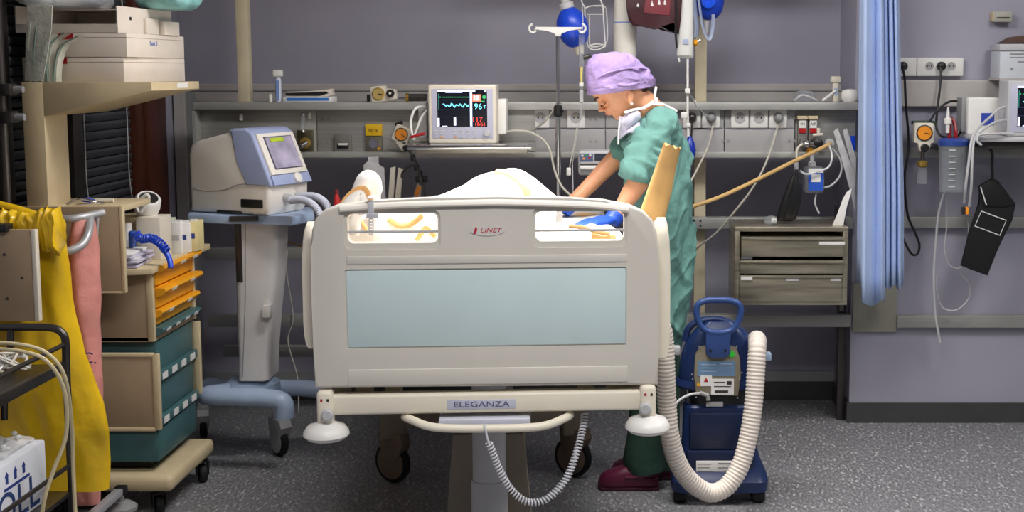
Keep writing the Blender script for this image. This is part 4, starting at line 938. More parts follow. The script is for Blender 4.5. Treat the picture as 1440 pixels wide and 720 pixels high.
for (v, uf, ub, w_) in lv:
    cu = (uf+ub)/2; hu = (uf-ub)/2; ring = []
    for k in range(28):
        an = 2*PI*k/28; c, s = math.cos(an), math.sin(an)
        u = cu+hu*math.copysign(abs(c)**.85, c); side = w_*math.copysign(abs(s)**.9, s)
        if -.012 < v < .03 and u > cu and abs(abs(side)-.032) < .016: u -= .007      # eye sockets
        ring.append(H(u, v, side))
    rings.append(ring)
loft(b, rings)
# nose, lips, brow ridge
loft(b, [[H(u, v, s) for u, s in ((uf-.02, -.012), (uf, -.004*wk), (uf, .004*wk), (uf-.02, .012))] for v, uf, wk in ((.030, .090, 1), (.012, .096, 1.1), (-.004, .106, 1.5), (-.014, .114, 2), (-.021, .112, 2.4), (-.027, .098, 2.2))])
for sg in (-1, 1):
    sphere(b, H(.096, -.020, .012*sg), .008, .008, .008, 8, 6)
    sphere(b, H(.078, .004, .031*sg), .0125, .0125, .011, 10, 8)                      # lidded eye
    sphere(b, H(-.010, -.02, .073*sg), .015, .009, .026, 12, 8)                       # ear
    sphere(b, H(.0, -.040, .074*sg), .008, .007, .012, 10, 8)
tube(b, [H(.082, -.041, -.022), H(.094, -.0405, -.008), H(.094, -.0405, .008), H(.082, -.041, .022)], .0058, 8)
tube(b, [H(.079, -.049, -.019), H(.090, -.049, -.007), H(.090, -.049, .007), H(.079, -.049, .019)], .0062, 8)
sphere(b, H(.070, -.078, 0), .016, .02, .014, 12, 8)
# neck
shN, shF = P(921, 189, 4.69), P(905, 190, 5.04)
neckb = P(922, 168, YQN); tube(b, catmull([H(-.01, -.02), H(-.035, -.06), neckb, P(925, 200, YQN)], 5), [.052]*6+[.054]*5+[.075]*5, 18)
# trunk and legs under the clothes
hip = P(930, 350, YQN)
tube(b, catmull([P(925, 205, YQN), P(935, 270, YQN), hip, P(928, 400, YQN)], 6), [.08]*7+[.085]*6+[.08]*6, 18)
for sg, ank in ((-1, P(908, 655, YQN-.06)), (1, P(928, 645, YQN+.075))):
    tube(b, catmull([hip+V((-.02, .06*sg, -.05)), V(((hip.x+ank.x)/2-.015, YQN+.065*sg, .5)), ank+V((0, 0, .0)), ], 8), [.06]*6+[.045]*6+[.034]*5, 14)
# arms
elN, wrN = P(882, 280, 4.60), P(862, 0, 4.56)
elF, wrF = P(861, 228, 5.0), P(794, 0, 4.90)
wrN.z = 1.072; wrF.z = 1.072
def limb(pts, rad): 
    pp = catmull(pts, 10); m = len(pp)-1; rr2 = []
    for i in range(m+1):
        x = i/m*(len(rad)-1); j = min(int(x), len(rad)-2); rr2.append(rad[j]*(1-(x-j))+rad[j+1]*(x-j))
    tube(b, pp, rr2, 16)
limb([P(926, 188, 4.72), P(906, 240, 4.64), elN, wrN], [.058, .047, .041, .036, .026, .024])
limb([P(905, 192, 5.02), P(880, 212, 5.02), elF, P(832, 258, 4.96), wrF], [.055, .046, .040, .038, .033, .028, .025])
def hand(bb, wr, dirv, nrm, L=.17, sidesign=1, curl=.14):
    d = dirv.normalized(); nrm = (nrm-d*nrm.dot(d)).normalized(); s = d.cross(nrm)*sidesign
    pal = [wr, wr+d*.03, wr+d*.06, wr+d*.088]
    loft(bb, [[p+s*w_*math.cos(2*PI*k/14)+nrm*.013*math.sin(2*PI*k/14) for k in range(14)] for p, w_ in zip(pal, (.026, .034, .041, .040))])
    for i, (off, ln) in enumerate(((-.030, .062), (-.010, .076), (.011, .082), (.031, .072))):
        p0 = wr+d*.078+s*off; q = [p0]; cur = 0; dd = d
        for k in range(3):
            cur += curl*(.5, .9, .8)[k]; dd = d*math.cos(cur)-nrm*math.sin(cur); q.append(q[-1]+dd*ln*(.42, .33, .25)[k])
        tube(bb, catmull(q, 4), [.0098]*5+[.009]*4+[.0082]*3+[.007], 10); sphere(bb, q[-1], .0078, .0078, .0078, 8, 6)
    q = [wr+d*.022+s*.026, wr+d*.045+s*.052-nrm*.008, wr+d*.072+s*.060-nrm*.018, wr+d*.094+s*.055-nrm*.026]
    tube(bb, catmull(q, 4), [.013]*5+[.011]*4+[.0095]*3+[.008], 10); sphere(bb, q[-1], .0088, .0088, .0088, 8, 6)
hand(b, wrF, V((-.95, .05, -.06)), V((-.1, 0, .98)), sidesign=-1)
hand(b, wrN, V((-.6, -.5, -.05)), V((-.1, -.1, .98)), sidesign=1)
body = obj('body', b, M_skin, nu); remesh(body, .0036, 3)
# gloves
M_glove = M('blue_glove', (36, 82, 196), .4, vary=.08, bump=.2, bscale=40)
for (wr, el, d, n_, sg) in ((wrN, elN, V((-.6, -.5, -.05)), V((-.1, -.1, .98)), 1), (wrF, elF, V((-.95, .05, -.06)), V((-.1, 0, .98)), -1)):
    b = BM(); hand(b, wr, d, n_, sidesign=sg); k = (el-wr).normalized(); tube(b, [wr-k*.01, wr+k*.022], .029, 14); g_ = obj('glove', b, M_glove, nu)
    remesh(g_, .004, 1); dm = g_.modifiers.new('d', 'DISPLACE'); dm.strength = .006; dm.mid_level = .4
# face details
M_hair = M('dark_hair', (58, 38, 28), .55, vary=.2, scale=40)
for sg in (1, -1):
    b = BM(); tube(b, catmull([H(.096, .034, .010*sg), H(.093, .040, .026*sg), H(.080, .038, .044*sg)], 5), .0042, 8, flat=.6); obj('eyebrow', b, M_hair, nu)
    b = BM(); tube(b, catmull([H(.0915, .001, .018*sg), H(.0905, -.003, .030*sg), H(.082, -.002, .041*sg), H(.070, .004, .048*sg)], 5), .0028, 6, flat=.5); obj('eyelashes', b, M_hair, nu)
b = BM(); tube(b, [H(.088, -.0415, -.014), H(.0995, -.041, -.005), H(.0995, -.041, .005), H(.088, -.0415, .014)], .004, 8); tube(b, [H(.086, -.048, -.013), H(.0955, -.048, -.005), H(.0955, -.048, .005), H(.086, -.048, .013)], .0042, 8); obj('lips', b, M('lip_skin', (196, 112, 96), .45, vary=.03), nu)
b = BM(); sphere(b, H(-.002, -.052, .076), .0055, .0055, .0055, 10, 8); obj('earring', b, M_white, nu)
b = BM(); sphere(b, H(-.064, -.016, 0), .024, .050, .020, 16, 10); 
obj('hair', b, M_hair, nu)
for sg in (1, -1): b = BM(); sphere(b, H(.026, .032, .070*sg), .016, .004, .007, 12, 8); obj('hair_strand', b, M_hair, nu)
# bouffant cap
def capf(p):
    d = p-cc_; a_ = d.dot(V((1, 0, 0))); 
    zl = lo0.z+(p.x-lo0.x)*(lo1.z-lo0.z)/(lo1.x-lo0.x)
    cr = max(0, 1-abs(noise.noise(V((p.x*14+p.z*9, p.y*8, p.z*24-p.x*8))))*4)*.006+max(0, 1-abs(noise.noise(V((p.x*22, p.y*18, p.z*40))))*5)*.004; dn = (p-cc_).normalized(); q = p+dn*cr+V((.007*noise.noise(p*14), .007*noise.noise(p*13+V((3, 1, 2))), .010*noise.noise(p*12+V((9, 0, 4)))))
    if q.z < zl: 
        q.z = zl-.004+.10*(q.z-zl); q.y = YQN+(q.y-YQN)*.97
    return q
cc_ = P(873, 112, YQN); lo0, lo1 = P(828, 133, YQN), P(922, 118, YQN)
b = BM(); rings = []
for i in range(1, 44):
    th = PI*i/44; ring = []
    for k in range(88):
        an = 2*PI*k/88; c, s = math.cos(an), math.sin(an); st_ = math.sin(th)**.8
        x = .131*c*st_; z = -.098*math.cos(th); z -= .16*x*(1 if z > 0 else 0); z -= .03*max(0, x/.13)**2*(z > 0)
        ring.append(capf(cc_+V((x, .100*s*st_, z))))
    rings.append(ring)
loft(b, rings)
def cap_mat():
    m = M('lilac_nonwoven', (172, 148, 202), .8, vary=.12, scale=10, bump=.7, bscale=45); return m
cap = obj('bouffant_cap', b, cap_mat(), nu, ang=70)
bandp = []
for k in range(36):
    an = 2*PI*k/36; x = .118*math.cos(an); p = cc_+V((x, .093*math.sin(an), 0)); p.z = lo0.z+(p.x-lo0.x)*(lo1.z-lo0.z)/(lo1.x-lo0.x)+.010+.003*math.sin(k*2.7); bandp.append(p)
b = BM(); tube(b, bandp, .011, 8, closed=True); obj('cap_band', b, cap_mat(), cap, ang=70)
b = BM(); tube(b, catmull([P(836, 113, 4.80), P(850, 104, 4.765), P(875, 97, 4.758), P(898, 95, 4.775), P(909, 97, 4.83)], 8), [.003]+[.006]*31+[.003], 8, flat=.5); obj('cap_fold', b, cap_mat(), cap, ang=70)
b = BM(); tube(b, catmull([P(868, 118, 4.757), P(885, 119, 4.757), P(900, 115, 4.775)], 8), [.002]+[.006]*15+[.003], 8, flat=.5); obj('cap_fold', b, cap_mat(), cap, ang=70)
# scrub gown
M_scrub = M('teal_scrub', (104, 152, 144), .85, vary=.08, scale=7, bump=.6, bscale=30)
b = BM(); rings = []
for (py, xl, xr2, hy) in ((158, 905, 938, .06), (166, 898, 948, .10), (180, 889, 956, .165), (200, 880, 961, .185), (225, 878, 964, .18), (260, 884, 968, .175), (300, 890, 970, .18), (340, 896, 971, .15), (380, 898, 970, .125), (420, 898, 967, .12), (460, 898, 960, .12), (490, 898, 952, .118)):
    Lp, Rp = P(xl, py, YQN), P(xr2, py, YQN); c = (Lp+Rp)/2; hx = (Rp.x-Lp.x)/2; ring = []
    for k in range(40):
        an = 2*PI*k/40; cn, sn = math.cos(an), math.sin(an)
        fo = 1+(.05*math.sin(an*9+py*.02)+.03*math.sin(an*5-py*.035))*(min(1, max(0, (py-230)/150)))
        ring.append(V((c.x+hx*fo*math.copysign(abs(cn)**.8, cn), YQN+hy*fo*math.copysign(abs(sn)**.8, sn), c.z)))
    rings.append(ring)
loft(b, rings)
def sleeve(pts, rad):
    pp = catmull(pts, 8); m = len(pp)-1; rr2 = []
    for i in range(m+1):
        x = i/m*(len(rad)-1); j = min(int(x), len(rad)-2); rr2.append(rad[j]*(1-(x-j))+rad[j+1]*(x-j))
    fr = frames(pp); rg = []
    for i, p in enumerate(pp):
        _, a_, b_ = fr[i]; rg.append([p+(a_*math.cos(2*PI*k/24)+b_*math.sin(2*PI*k/24))*rr2[i]*(1+.07*math.sin(k*1.3+i*.5)*i/m) for k in range(24)])
    loft(b, rg)
sleeve([P(930, 180, 4.80), P(926, 190, 4.72), P(910, 222, 4.66), P(893, 254, 4.62)], [.07, .072, .066, .066, .064])
sleeve([P(915, 184, 4.95), P(900, 194, 5.02), P(884, 208, 5.02), P(872, 220, 5.01)], [.065, .062, .056, .052])
gown = obj('scrub_top', b, M_scrub, nu); remesh(gown, .0055, 3)
def drape(o, amp):
    me = o.data; me.calc_loop_triangles(); nrm = [v.normal.copy() for v in me.vertices]
    for v, n_ in zip(me.vertices, nrm):
        p = v.co; low = min(1, max(0, (1.15-p.z)/.2)); q = p+noise.noise_vector(p*3)*.10
        f1 = abs(noise.noise(V((q.x*9, q.y*9, q.z*1.6))))                                   # hanging folds below the waist
        f2 = abs(noise.noise(V(((q.x+q.z*.8)*11, q.y*5, (q.z-q.x*.8)*3.5))))                # slanting folds over back and sleeve
        f3 = abs(noise.noise(V(((q.x-q.z*.6)*14, q.y*8+4, q.z*6))))
        r1 = max(0, 1-6*abs(noise.noise(V((q.x*8+q.z*3, q.y*7, q.z*2.2+5)))))*low; r2 = max(0, 1-6*abs(noise.noise(V(((q.x+q.z*.9)*9, q.y*5+7, (q.z-q.x*.9)*3.2)))))*(1-low)
        r3 = max(0, 1-7*abs(noise.noise(V(((q.x-q.z*.5)*12, q.y*9+2, q.z*5)))))
        v.co = p+n_*(.011*r1+.012*r2+.006*r3)+n_*amp*((f1-.25)*low*1.3+(f2-.22)*(1-low)*1.5+(f3-.2)*.5)
drape(gown, .030)
# dark opening visible inside the near sleeve
# trousers
M_tr = M('dark_green_trousers', (48, 78, 66), .8, vary=.10, bump=.7, bscale=14)
b = BM()
for sg, rows, yy in ((-1, ((360, 896, 958), (440, 888, 956), (500, 886, 946), (560, 886, 942), (600, 884, 938), (625, 879, 934), (645, 876, 934), (660, 884, 936)), YQN-.06), (1, ((360, 896, 958), (440, 892, 956), (500, 895, 956), (560, 900, 956), (610, 902, 956), (640, 903, 958), (655, 906, 958)), YQN+.075)):
    rings = []
    for (py, xl, xr2) in rows:
        Lp, Rp = P(xl, py, yy), P(xr2, py, yy); c = (Lp+Rp)/2; hx = (Rp.x-Lp.x)/2
        rings.append([V((c.x+hx*math.cos(2*PI*k/24)*(1+.04*math.sin(k*2+py*.1)), yy+.062*math.sin(2*PI*k/24)*(1+.05*math.sin(k*3+py*.08)), c.z+.01*math.sin(2*PI*k/24+1)*(py > 640))) for k in range(24)])
    loft(b, rings)
obj('trousers', b, M_tr, nu, ang=70)
# clogs
M_clog = M('plum_clog', (104, 28, 62), .45, vary=.06)
for yy, dx in ((YQN-.06, 0), (YQN+.075, .05)):
    xt, xh = P(841, 670, yy).x+dx, P(926, 670, yy).x+dx; rings = []
    for u, h0, w_ in ((0, .022, .022), (.05, .050, .034), (.16, .066, .045), (.32, .078, .048), (.47, .092, .044), (.55, .085, .042), (.75, .062, .040), (.92, .058, .038), (1, .045, .026)):
        x = xt+(xh-xt)*u; rings.append([V((x, yy+w_*math.copysign(abs(math.cos(2*PI*k/18))**.7, math.cos(2*PI*k/18)), .003+(h0*.5+h0*.5*math.copysign(abs(math.sin(2*PI*k/18))**.7, math.sin(2*PI*k/18))))) for k in range(18)])
    b = BM(); loft(b, rings); sh_ = obj('clog', b, M_clog, nu, ang=50)
    b = BM(); box(b, xt+.008, xh+.002, yy-.042, yy+.042, 0, .014, .005); obj('sole', b, M('plum_sole', (70, 18, 42), .6), sh_)
    b = BM(); tube(b, catmull([(xt+(xh-xt)*.45, yy-.046, .055), (xt+(xh-xt)*.75, yy-.044, .06), (xh, yy-.03, .062)], 5), .006, 8); obj('heel_strap', b, M_clog, sh_)
# face mask hanging at the neck with ties
M_mask = M('mask_lilac', (196, 192, 212), .8, vary=.06, bump=.5, bscale=30)
rings = []
for i in range(9):
    u = i/8; rings.append([P(871+u*29, py+u*(-7)+3*math.sin(u*7+k*1.3), 4.77+.02*abs(u-.4)+.012*math.sin(k*1.5+u*4)) for k, py in enumerate((163, 168, 173, 178, 183, 188, 193))])
b = BM(); loft(b, rings, closed_ring=False); mk = obj('face_mask', b, M_mask, nu, ang=70); md = mk.modifiers.new('t', 'SOLIDIFY'); md.thickness = .006
def tie(pts, r=.0045): bb = BM(); tube(bb, catmull(pts, 6), r, 8, flat=.45); obj('mask_tie', bb, M_white, mk)
tie([P(878, 158, 4.76), P(892, 154, 4.77), P(906, 151, 4.79), P(918, 143, 4.80), P(924, 138, 4.82)], .006)
tie([P(905, 152, 4.77), P(916, 146, 4.77), P(930, 146, 4.79), P(940, 150, 4.81), P(952, 156, 4.82)], .007)
tie([P(924, 144, 4.80), P(921, 136, 4.80), P(923, 122, 4.81)], .006)
tie([P(872, 167, 4.765), P(870, 185, 4.75), P(869.5, 203, 4.74)], .004)
# ================================================================ sockets on the supply unit
def socket(px, py, Y, w_=26, h_=26, label='', group='sockets on the supply unit', plug=None):
    t = thing('wall_socket', label, 'socket', P(px, py, Y), 0, group)
    b = BM(); fbox(b, px-w_/2+.5, py-h_/2, px+w_/2-.5, py+h_/2, Y-.012, .012, .004, 3); obj('plate', b, M_white, t)
    p = P(px, py-1.5, Y-.012)
    b = BM(); lathe(b, [(.024, .0), (.024, .002), (.019, .002), (.017, .0008)], p, (0, -1, 0), 22); obj('socket_well', b, M_cover, t)
    for dx in (-.0095, .0095):
        b = BM(); lathe(b, [(.0034, 0), (.0034, .0028)], p+V((dx, 0, 0)), (0, -1, 0), 8); obj('pin_hole', b, M_black, t)
    b = BM(); lathe(b, [(.0026, 0), (.0026, .008)], p+V((0, 0, .010)), (0, -1, 0), 8); obj('earth_pin', b, M_gold, t)
    return t
YC = YP-.02
for px, lab in ((760, 'white wall socket beside the steel monitor tray'), (810, 'white wall socket between the drip stand and the person'), (973, 'white wall socket holding a dark plug'), (1000, 'white wall socket holding a grey plug, next to the beige post'),
                (1040.5, 'empty white wall socket, first of the row of three'), (1067.5, 'empty white wall socket in the middle of the row of three'), (1094.5, 'white wall socket of the row of three with a grey plug')):
    socket(px, 167, YC, label=lab)
def plug(px, py, Y, mat, label, pts, r=.0045):
    t = thing('plug_with_cord', label, 'plug', P(px, py, Y-.015))
    b = BM(); lathe(b, [(.019, .0), (.019, .018), (.014, .03), (.008, .034)], P(px, py, Y-.0145), (0, -1, 0), 18); obj('plug', b, mat, t)
    b = BM(); tube(b, catmull([P(px, py+1, Y-.034)]+pts, 8), r, 8); obj('cord', b, mat if mat != M_grey else M_cordg, t)
plug(1095, 166, YC, M_grey, 'grey plug with long cord falling to the lower rail', [P(1094, 176, 5.63), P(1080, 222, 5.55), P(1060, 262, 5.52), P(1035, 295, 5.52), P(1010, 325, 5.58), P(985, 345, 5.64), P(976, 354, 5.68)])
plug(1000, 166, YC, M_grey, 'grey plug with cord running behind the person', [P(1002, 178, 5.63), P(996, 205, 5.55), P(982, 235, 5.45), P(968, 262, 5.35), P(950, 300, 5.2)])
plug(973, 165, YC, M_dark, 'dark plug above the blue bulb', [P(973, 175, 5.63), P(972, 195, 5.58), P(968, 230, 5.50), P(955, 280, 5.4)])
cord('grey_cable', [P(748, 183, 5.55), P(765, 172, 5.5), P(776, 158, 5.47), P(783, 146, 5.44), P(790, 145, 5.46)], .004, M_cordg, 'thin grey cable from the monitor tray to the drip stand', 'cable')
cord('grey_cable', [P(700, 190, 5.45), P(720, 184, 5.42), P(745, 186, 5.42), P(765, 198, 5.42), P(774, 214, 5.4), P(780, 240, 5.4), P(790, 262, 5.38), P(806, 278, 5.35)], .005, M_cordg, 'grey cable sagging from the monitor past the drip stand', 'cable')
cord('thin_line', [P(811, 178, 5.60), P(808, 200, 5.55), P(803, 225, 5.5), P(800, 240, 5.5)], .0028, M_cordg, 'thin line with a small white clip hanging beside the drip stand', 'line')
b = BM(); fbox(b, 796.5, 236, 803, 247, 5.49, .012, .003); tag(obj('line_clip', b, M_white), 'small white clip at the end of the thin line', 'clip')
# ================================================================ monitor on tray
tr_ = thing('monitor_tray', 'stainless steel tray on an arm under the patient monitor', 'tray', P(660, 210, 5.4))
zt0 = P(660, 204, 5.22).z
a = (P(576, 204, 5.22).x, P(747, 204, 5.22).x)
b = BM(); prism(b, [(a[0]-.01, 5.22, zt0-.02), (a[1], 5.22, zt0-.02), (a[1], 5.56, zt0-.02), (a[0]-.01, 5.56, zt0-.02)], (0, 0, .02), .004); obj('tray_top', b, M_chrome, tr_)
b = BM(); box(b, a[0]+.02, a[1]-.02, 5.25, 5.54, zt0-.035, zt0-.02); obj('tray_underside', b, M_steel, tr_)
b = BM(); box(b, P(640, 205, 5.55).x, P(680, 205, 5.55).x, 5.55, 5.69, zt0-.05, zt0+.0, .004); obj('support_arm', b, M_steel, tr_)
a = Rr(690, 143, 753, 212, 5.655); b = BM(); box(b, a[0], a[1], 5.632, 5.648, a[2], a[3], .003); tag(obj('mounting_plate', b, M_panelm), 'plain metal mounting plate behind the monitor tray', 'plate')
mo = thing('patient_monitor', 'patient monitor showing waveforms on the steel tray above the bed', 'monitor', (P(650, 200, 5.35).x, 5.35, zt0))
YM = 5.33
a = Rr(602, 119, 698, 198, YM); 
b = BM(); box(b, a[0], a[1], YM, YM+.13, zt0, a[3], .008, 3); obj('casing', b, M_cream, mo)
b = BM(); fbox(b, 607, 125, 693, 195, YM-.002, .006, .002); obj('bezel', b, M('bezel_lilac', (190, 190, 210), .4, vary=.02), mo)
def em(nm, c, e=1.0): return M(nm, c, .4, vary=0, emit=e)
def monitor_screen(par, x0, y0, x1, y1, Y):
    W2, H2 = x1-x0, y1-y0
    def q(u0, v0, u1, v1, mat, nm, d=.0012): b_ = BM(); fbox(b_, x0+u0*W2, y0+v0*H2, x0+u1*W2, y0+v1*H2, Y-d, .0008); return obj(nm, b_, mat, sc)
    b_ = BM(); fbox(b_, x0, y0, x1, y1, Y-.0004, .002); sc = obj('screen', b_, M('screen_black', (10, 14, 28), .25, vary=0, emit=.3), par)
    wh = em('screen_white', (228, 232, 255), .9)
    q(0, .0, .76, .045, wh, 'screen_bar'); q(.16, .04, .5, .075, wh, 'screen_bar'); q(.655, .05, .70, .985, em('screen_pale', (200, 215, 250), .8), 'screen_bar')
    q(.0, .76, .045, .985, wh, 'screen_bar'); q(.33, .74, .375, .96, wh, 'screen_bar'); q(.1, .97, .2, 1.0, wh, 'screen_bar'); q(.94, .0, .985, .06, wh, 'screen_bar')
    q(0, .53, .65, .536, em('screen_dim', (60, 70, 110), .5), 'grid_line'); q(0, .73, .65, .736, em('screen_dim', (60, 70, 110)), 'grid_line'); q(0, .27, .65, .275, em('screen_dim', (60, 70, 110)), 'grid_line')
    gr = em('screen_green', (50, 150, 90), .8); q(.1, .185, .63, .205, gr, 'trace'); q(.02, .1, .035, .52, em('screen_teal', (40, 120, 110), .6), 'trace'); q(.03, .18, .07, .21, gr, 'trace')
    cy = em('screen_cyan', (120, 220, 240), 1)
    pl = []
    for i in range(34):
        u = .11+.52*i/33; t = (i/33*6) % 1; v = .38+.085*(t if t < .75 else (1-t)*3-.0)*1.2-.02*math.sin(i*.7)
        pl.append(P(x0+u*W2, y0+v*H2, Y-.0016))
    b_ = BM(); tube(b_, pl, .0024, 6); obj('trace', b_, cy, sc)
    rd = em('screen_red', (236, 70, 60), .9); q(.705, .12, .875, .31, em('screen_coral', (240, 130, 100), .9), 'readout_box'); q(.73, .15, .76, .28, wh, 'readout', .002); q(.78, .15, .84, .28, wh, 'readout', .002)
    p = P(x0+.94*W2, y0+.19*H2, Y-.0012); b_ = BM(); lathe(b_, [(.008, 0), (.008, .0008)], p, (0, -1, 0), 12); obj('heart_mark', b_, gr, sc)
    q(.87, .29, .95, .33, gr, 'readout')
    p = P(x0+.82*W2, y0+.45*H2, Y-.0014); text('readout', '96', em('screen_cyan', (120, 220, 240)), sc, p, .034); p = P(x0+.95*W2, y0+.46*H2, Y-.0014); text('readout', 'T', em('screen_cyan', (120, 220, 240)), sc, p, .02)
    p = P(x0+.80*W2, y0+.81*H2, Y-.0014); text('readout', '117', rd, sc, p, .030); p = P(x0+.86*W2, y0+.92*H2, Y-.0014); text('readout', '(66)', rd, sc, p, .026)
monitor_screen(mo, 615, 126.5, 685, 178.5, YM-.0025)
b = BM(); lathe(b, [(.0145, 0), (.0145, .01), (.011, .013)], P(685, 187.5, YM-.002), (0, -1, 0), 18); obj('knob', b, M_lgrey, mo)
for i, (px, py) in enumerate([(x, y) for y in (184, 188, 193) for x in (612, 621, 640, 649, 658, 668)]):
    b = BM(); fbox(b, px-2.4, py-.9, px+2.4, py+.9, YM-.004, .003, .0008); obj('key', b, M_orange if (y := py) == 193 and px in (621, 640) else M_lgrey, mo)
b = BM(); fbox(b, 700, 139, 712, 189, 5.42, .1, .008); tag(obj('white_module', b, M_white), 'white upright module box beside the patient monitor', 'module')
b = BM(); fbox(b, 588, 143, 600, 195, 5.42, .1, .006); tag(obj('grey_module', b, M_lgrey), 'grey upright module box at the gauge side of the monitor', 'module')
cord('monitor_cable', [P(598, 150, 5.40), P(585, 152, 5.38), P(578, 168, 5.37), P(579, 186, 5.36), P(583, 197, 5.36)], .0055, M_white, 'white cable looping beside the monitor', 'cable', group='cables beside the monitor')
cord('monitor_cable', [P(600, 155, 5.38), P(592, 166, 5.37), P(586, 182, 5.36), P(580, 196, 5.36)], .0045, M_white, 'white cable beside the monitor, straight run', 'cable', group='cables beside the monitor')
cord('red_lead', [P(578, 193, 5.34), P(588, 190, 5.33), P(598, 187.5, 5.33)], .006, M_red, 'short red lead lying on the monitor tray', 'lead')
# ================================================================ regulators and outlets at the left
def gauge_box(nm, label, c, Y, sz, ang, dial, lookmat=M_cream):
    t = thing(nm, label, 'regulator', P(c[0], c[1], Y)); p = P(c[0], c[1], Y); R_ = Matrix.Rotation(ang, 3, 'Y')
    b = BM(); prism(b, [p+R_ @ V((x, 0, z)) for x, z in rrect(-sz, sz, -sz*1.05, sz, sz*.25, 3)], (0, .05, 0), .004); obj('regulator_body', b, lookmat, t)
    b = BM(); lathe(b, [(sz*.82, 0), (sz*.82, .004), (sz*.7, .005), (sz*.7, .003)], p, (0, -1, 0), 24); obj('dial_ring', b, M_gold if dial != M_orange else M_dark, t)
    b = BM(); lathe(b, [(sz*.7, 0), (sz*.7, .0045), (.001, .0048)], p, (0, -1, 0), 24); obj('dial', b, dial, t)
    b = BM(); tube(b, [p+V((0, -.006, 0)), p+R_ @ V((sz*.5, 0, .0))+V((0, -.006, -.004))], .0018, 6); obj('needle', b, M_dark, t)
    return t, p, R_
t, p, R_ = gauge_box('pressure_regulator', 'cream pressure regulator with brass dial lying on the shelf', (532, 132), 5.64, .034, -.12, M('pale_brass_dial', (206, 180, 110), .3, .3))
b = BM(); prism(b, [P(x, y, 5.64) for x, y in ((541, 124), (556, 126), (558, 139), (541, 143))], (0, .045, 0), .004); obj('valve_body', b, M_cream, t)
b = BM(); lathe(b, [(.017, 0), (.017, .016), (.012, .02)], P(549.5, 131, 5.64), (0, -1, 0), 16); obj('knob', b, M_black, t)
b = BM(); lathe(b, [(.006, .02), (.0035, .0205)], P(549.5, 131, 5.64), (0, -1, 0), 10); obj('knob_cap', b, M_white, t)
b = BM(); tube(b, [P(556, 139, 5.66), P(572, 138, 5.66)], .006, 10); obj('stem', b, M_chrome, t)
b = BM(); tube(b, [P(571, 137, 5.66), P(600, 137, 5.66)], .016, 14); obj('cylinder', b, M_dark, t)
b = BM(); tube(b, [P(571, 137, 5.66), P(575, 137, 5.66)], .019, 14); tube(b, [P(582, 137, 5.66), P(600, 137, 5.66)], .0105, 14); obj('collar', b, M_gold, t)
b = BM(); fbox(b, 515.5, 133, 520, 143, 5.66, .02, .003); obj('fitting', b, M_black, t)
t, p, R_ = gauge_box('suction_regulator', 'cream suction regulator with orange dial tilted beside the monitor tray', (564.5, 189), 5.58, .036, .42, M_orange)
b = BM(); prism(b, [P(x, y, 5.58) for x, y in ((556, 200), (574, 198), (571, 211), (565, 213))], (0, .03, 0), .004); obj('valve_body', b, M_cream, t)
b = BM(); lathe(b, [(.013, 0), (.013, .012), (.009, .015)], P(571, 208, 5.575), (0, -1, 0), 14); obj('knob', b, M_black, t)
b = BM(); tube(b, [P(556, 176, 5.6), P(566, 172, 5.6)], .008, 8); obj('fitting', b, M_black, t)
def block(nm, label, cat, x0, y0, x1, y1, Y, d, mat, grp=None): 
    t_ = thing(nm, label, cat, P((x0+x1)/2, y1, Y), 0, grp); bb = BM(); fbox(bb, x0, y0, x1, y1, Y, d, .003); obj('outlet_block', bb, mat, t_); return t_
t = block('vacuum_outlet', 'vacuum outlet with yellow lettered plate under the shelf', 'gas outlet', 514, 191, 537, 214, 5.65, .05, M('outlet_metal', (122, 116, 104), .35, .5), 'gas outlets on the supply unit')
b = BM(); fbox(b, 513.5, 175, 536.5, 191, 5.645, .055, .003); obj('name_plate', b, M('outlet_yellow', (232, 186, 20), .45, vary=.03), t)
text('lettering', 'VIDE', M_black, t, P(525, 184, 5.6435), .021)
b = BM(); lathe(b, [(.019, 0), (.019, .006), (.013, .006), (.012, .002), (.006, .002), (.006, .008)], P(525, 202, 5.65), (0, -1, 0), 20); obj('socket_ring', b, M_chrome, t)
b = BM(); lathe(b, [(.006, 0), (.006, .003)], P(533, 209, 5.65), (0, -1, 0), 10); obj('dot', b, M_yel, t)
t = block('gas_outlet', 'plain grey gas outlet with black and white slot beside the yellow plate', 'gas outlet', 470, 189, 494, 214, 5.65, .05, M('outlet_grey', (132, 130, 126), .4, .4), 'gas outlets on the supply unit')
b = BM(); fbox(b, 474, 203, 490, 209, 5.646, .01, .001); obj('slot', b, M_black, t); b = BM(); fbox(b, 475.5, 201.5, 488.5, 204.5, 5.644, .01, .001); obj('slot_label', b, M_white, t)
for px, lab in ((496, 'narrow white card clipped beside the plain grey gas outlet'), (539.5, 'narrow white card clipped beside the yellow vacuum outlet'), (443, 'narrow white card clipped beside the oxygen flowmeter')):
    b = BM(); fbox(b, px-2.5, 186, px+2.5, 212, 5.69, .008, .001); tag(obj('outlet_card', b, M_paper), lab, 'card', 'cards beside the gas outlets')
t = block('flowmeter', 'oxygen flowmeter with clear tube beside the ventilator', 'flowmeter', 418, 183, 439, 213, 5.64, .06, M('outlet_olive', (92, 86, 66), .35, .5))
b = BM(); tube(b, [P(426, 184, 5.62), P(426, 163, 5.62)], .009, 12); obj('sight_tube', b, M_clear, t)
b = BM(); tube(b, [P(426, 162, 5.62), P(426, 160, 5.62)], .010, 12); tube(b, [P(426, 186, 5.62), P(426, 183, 5.62)], .012, 12); obj('collar', b, M_chrome, t)
b = BM(); lathe(b, [(.024, 0), (.024, .014), (.016, .016)], P(430, 201, 5.63), (0, -1, 0), 18); obj('dial', b, M_gold, t)
b = BM(); tube(b, [P(430, 201, 5.61), P(421, 206, 5.56)], .012, 12); obj('nozzle', b, M_chrome, t)
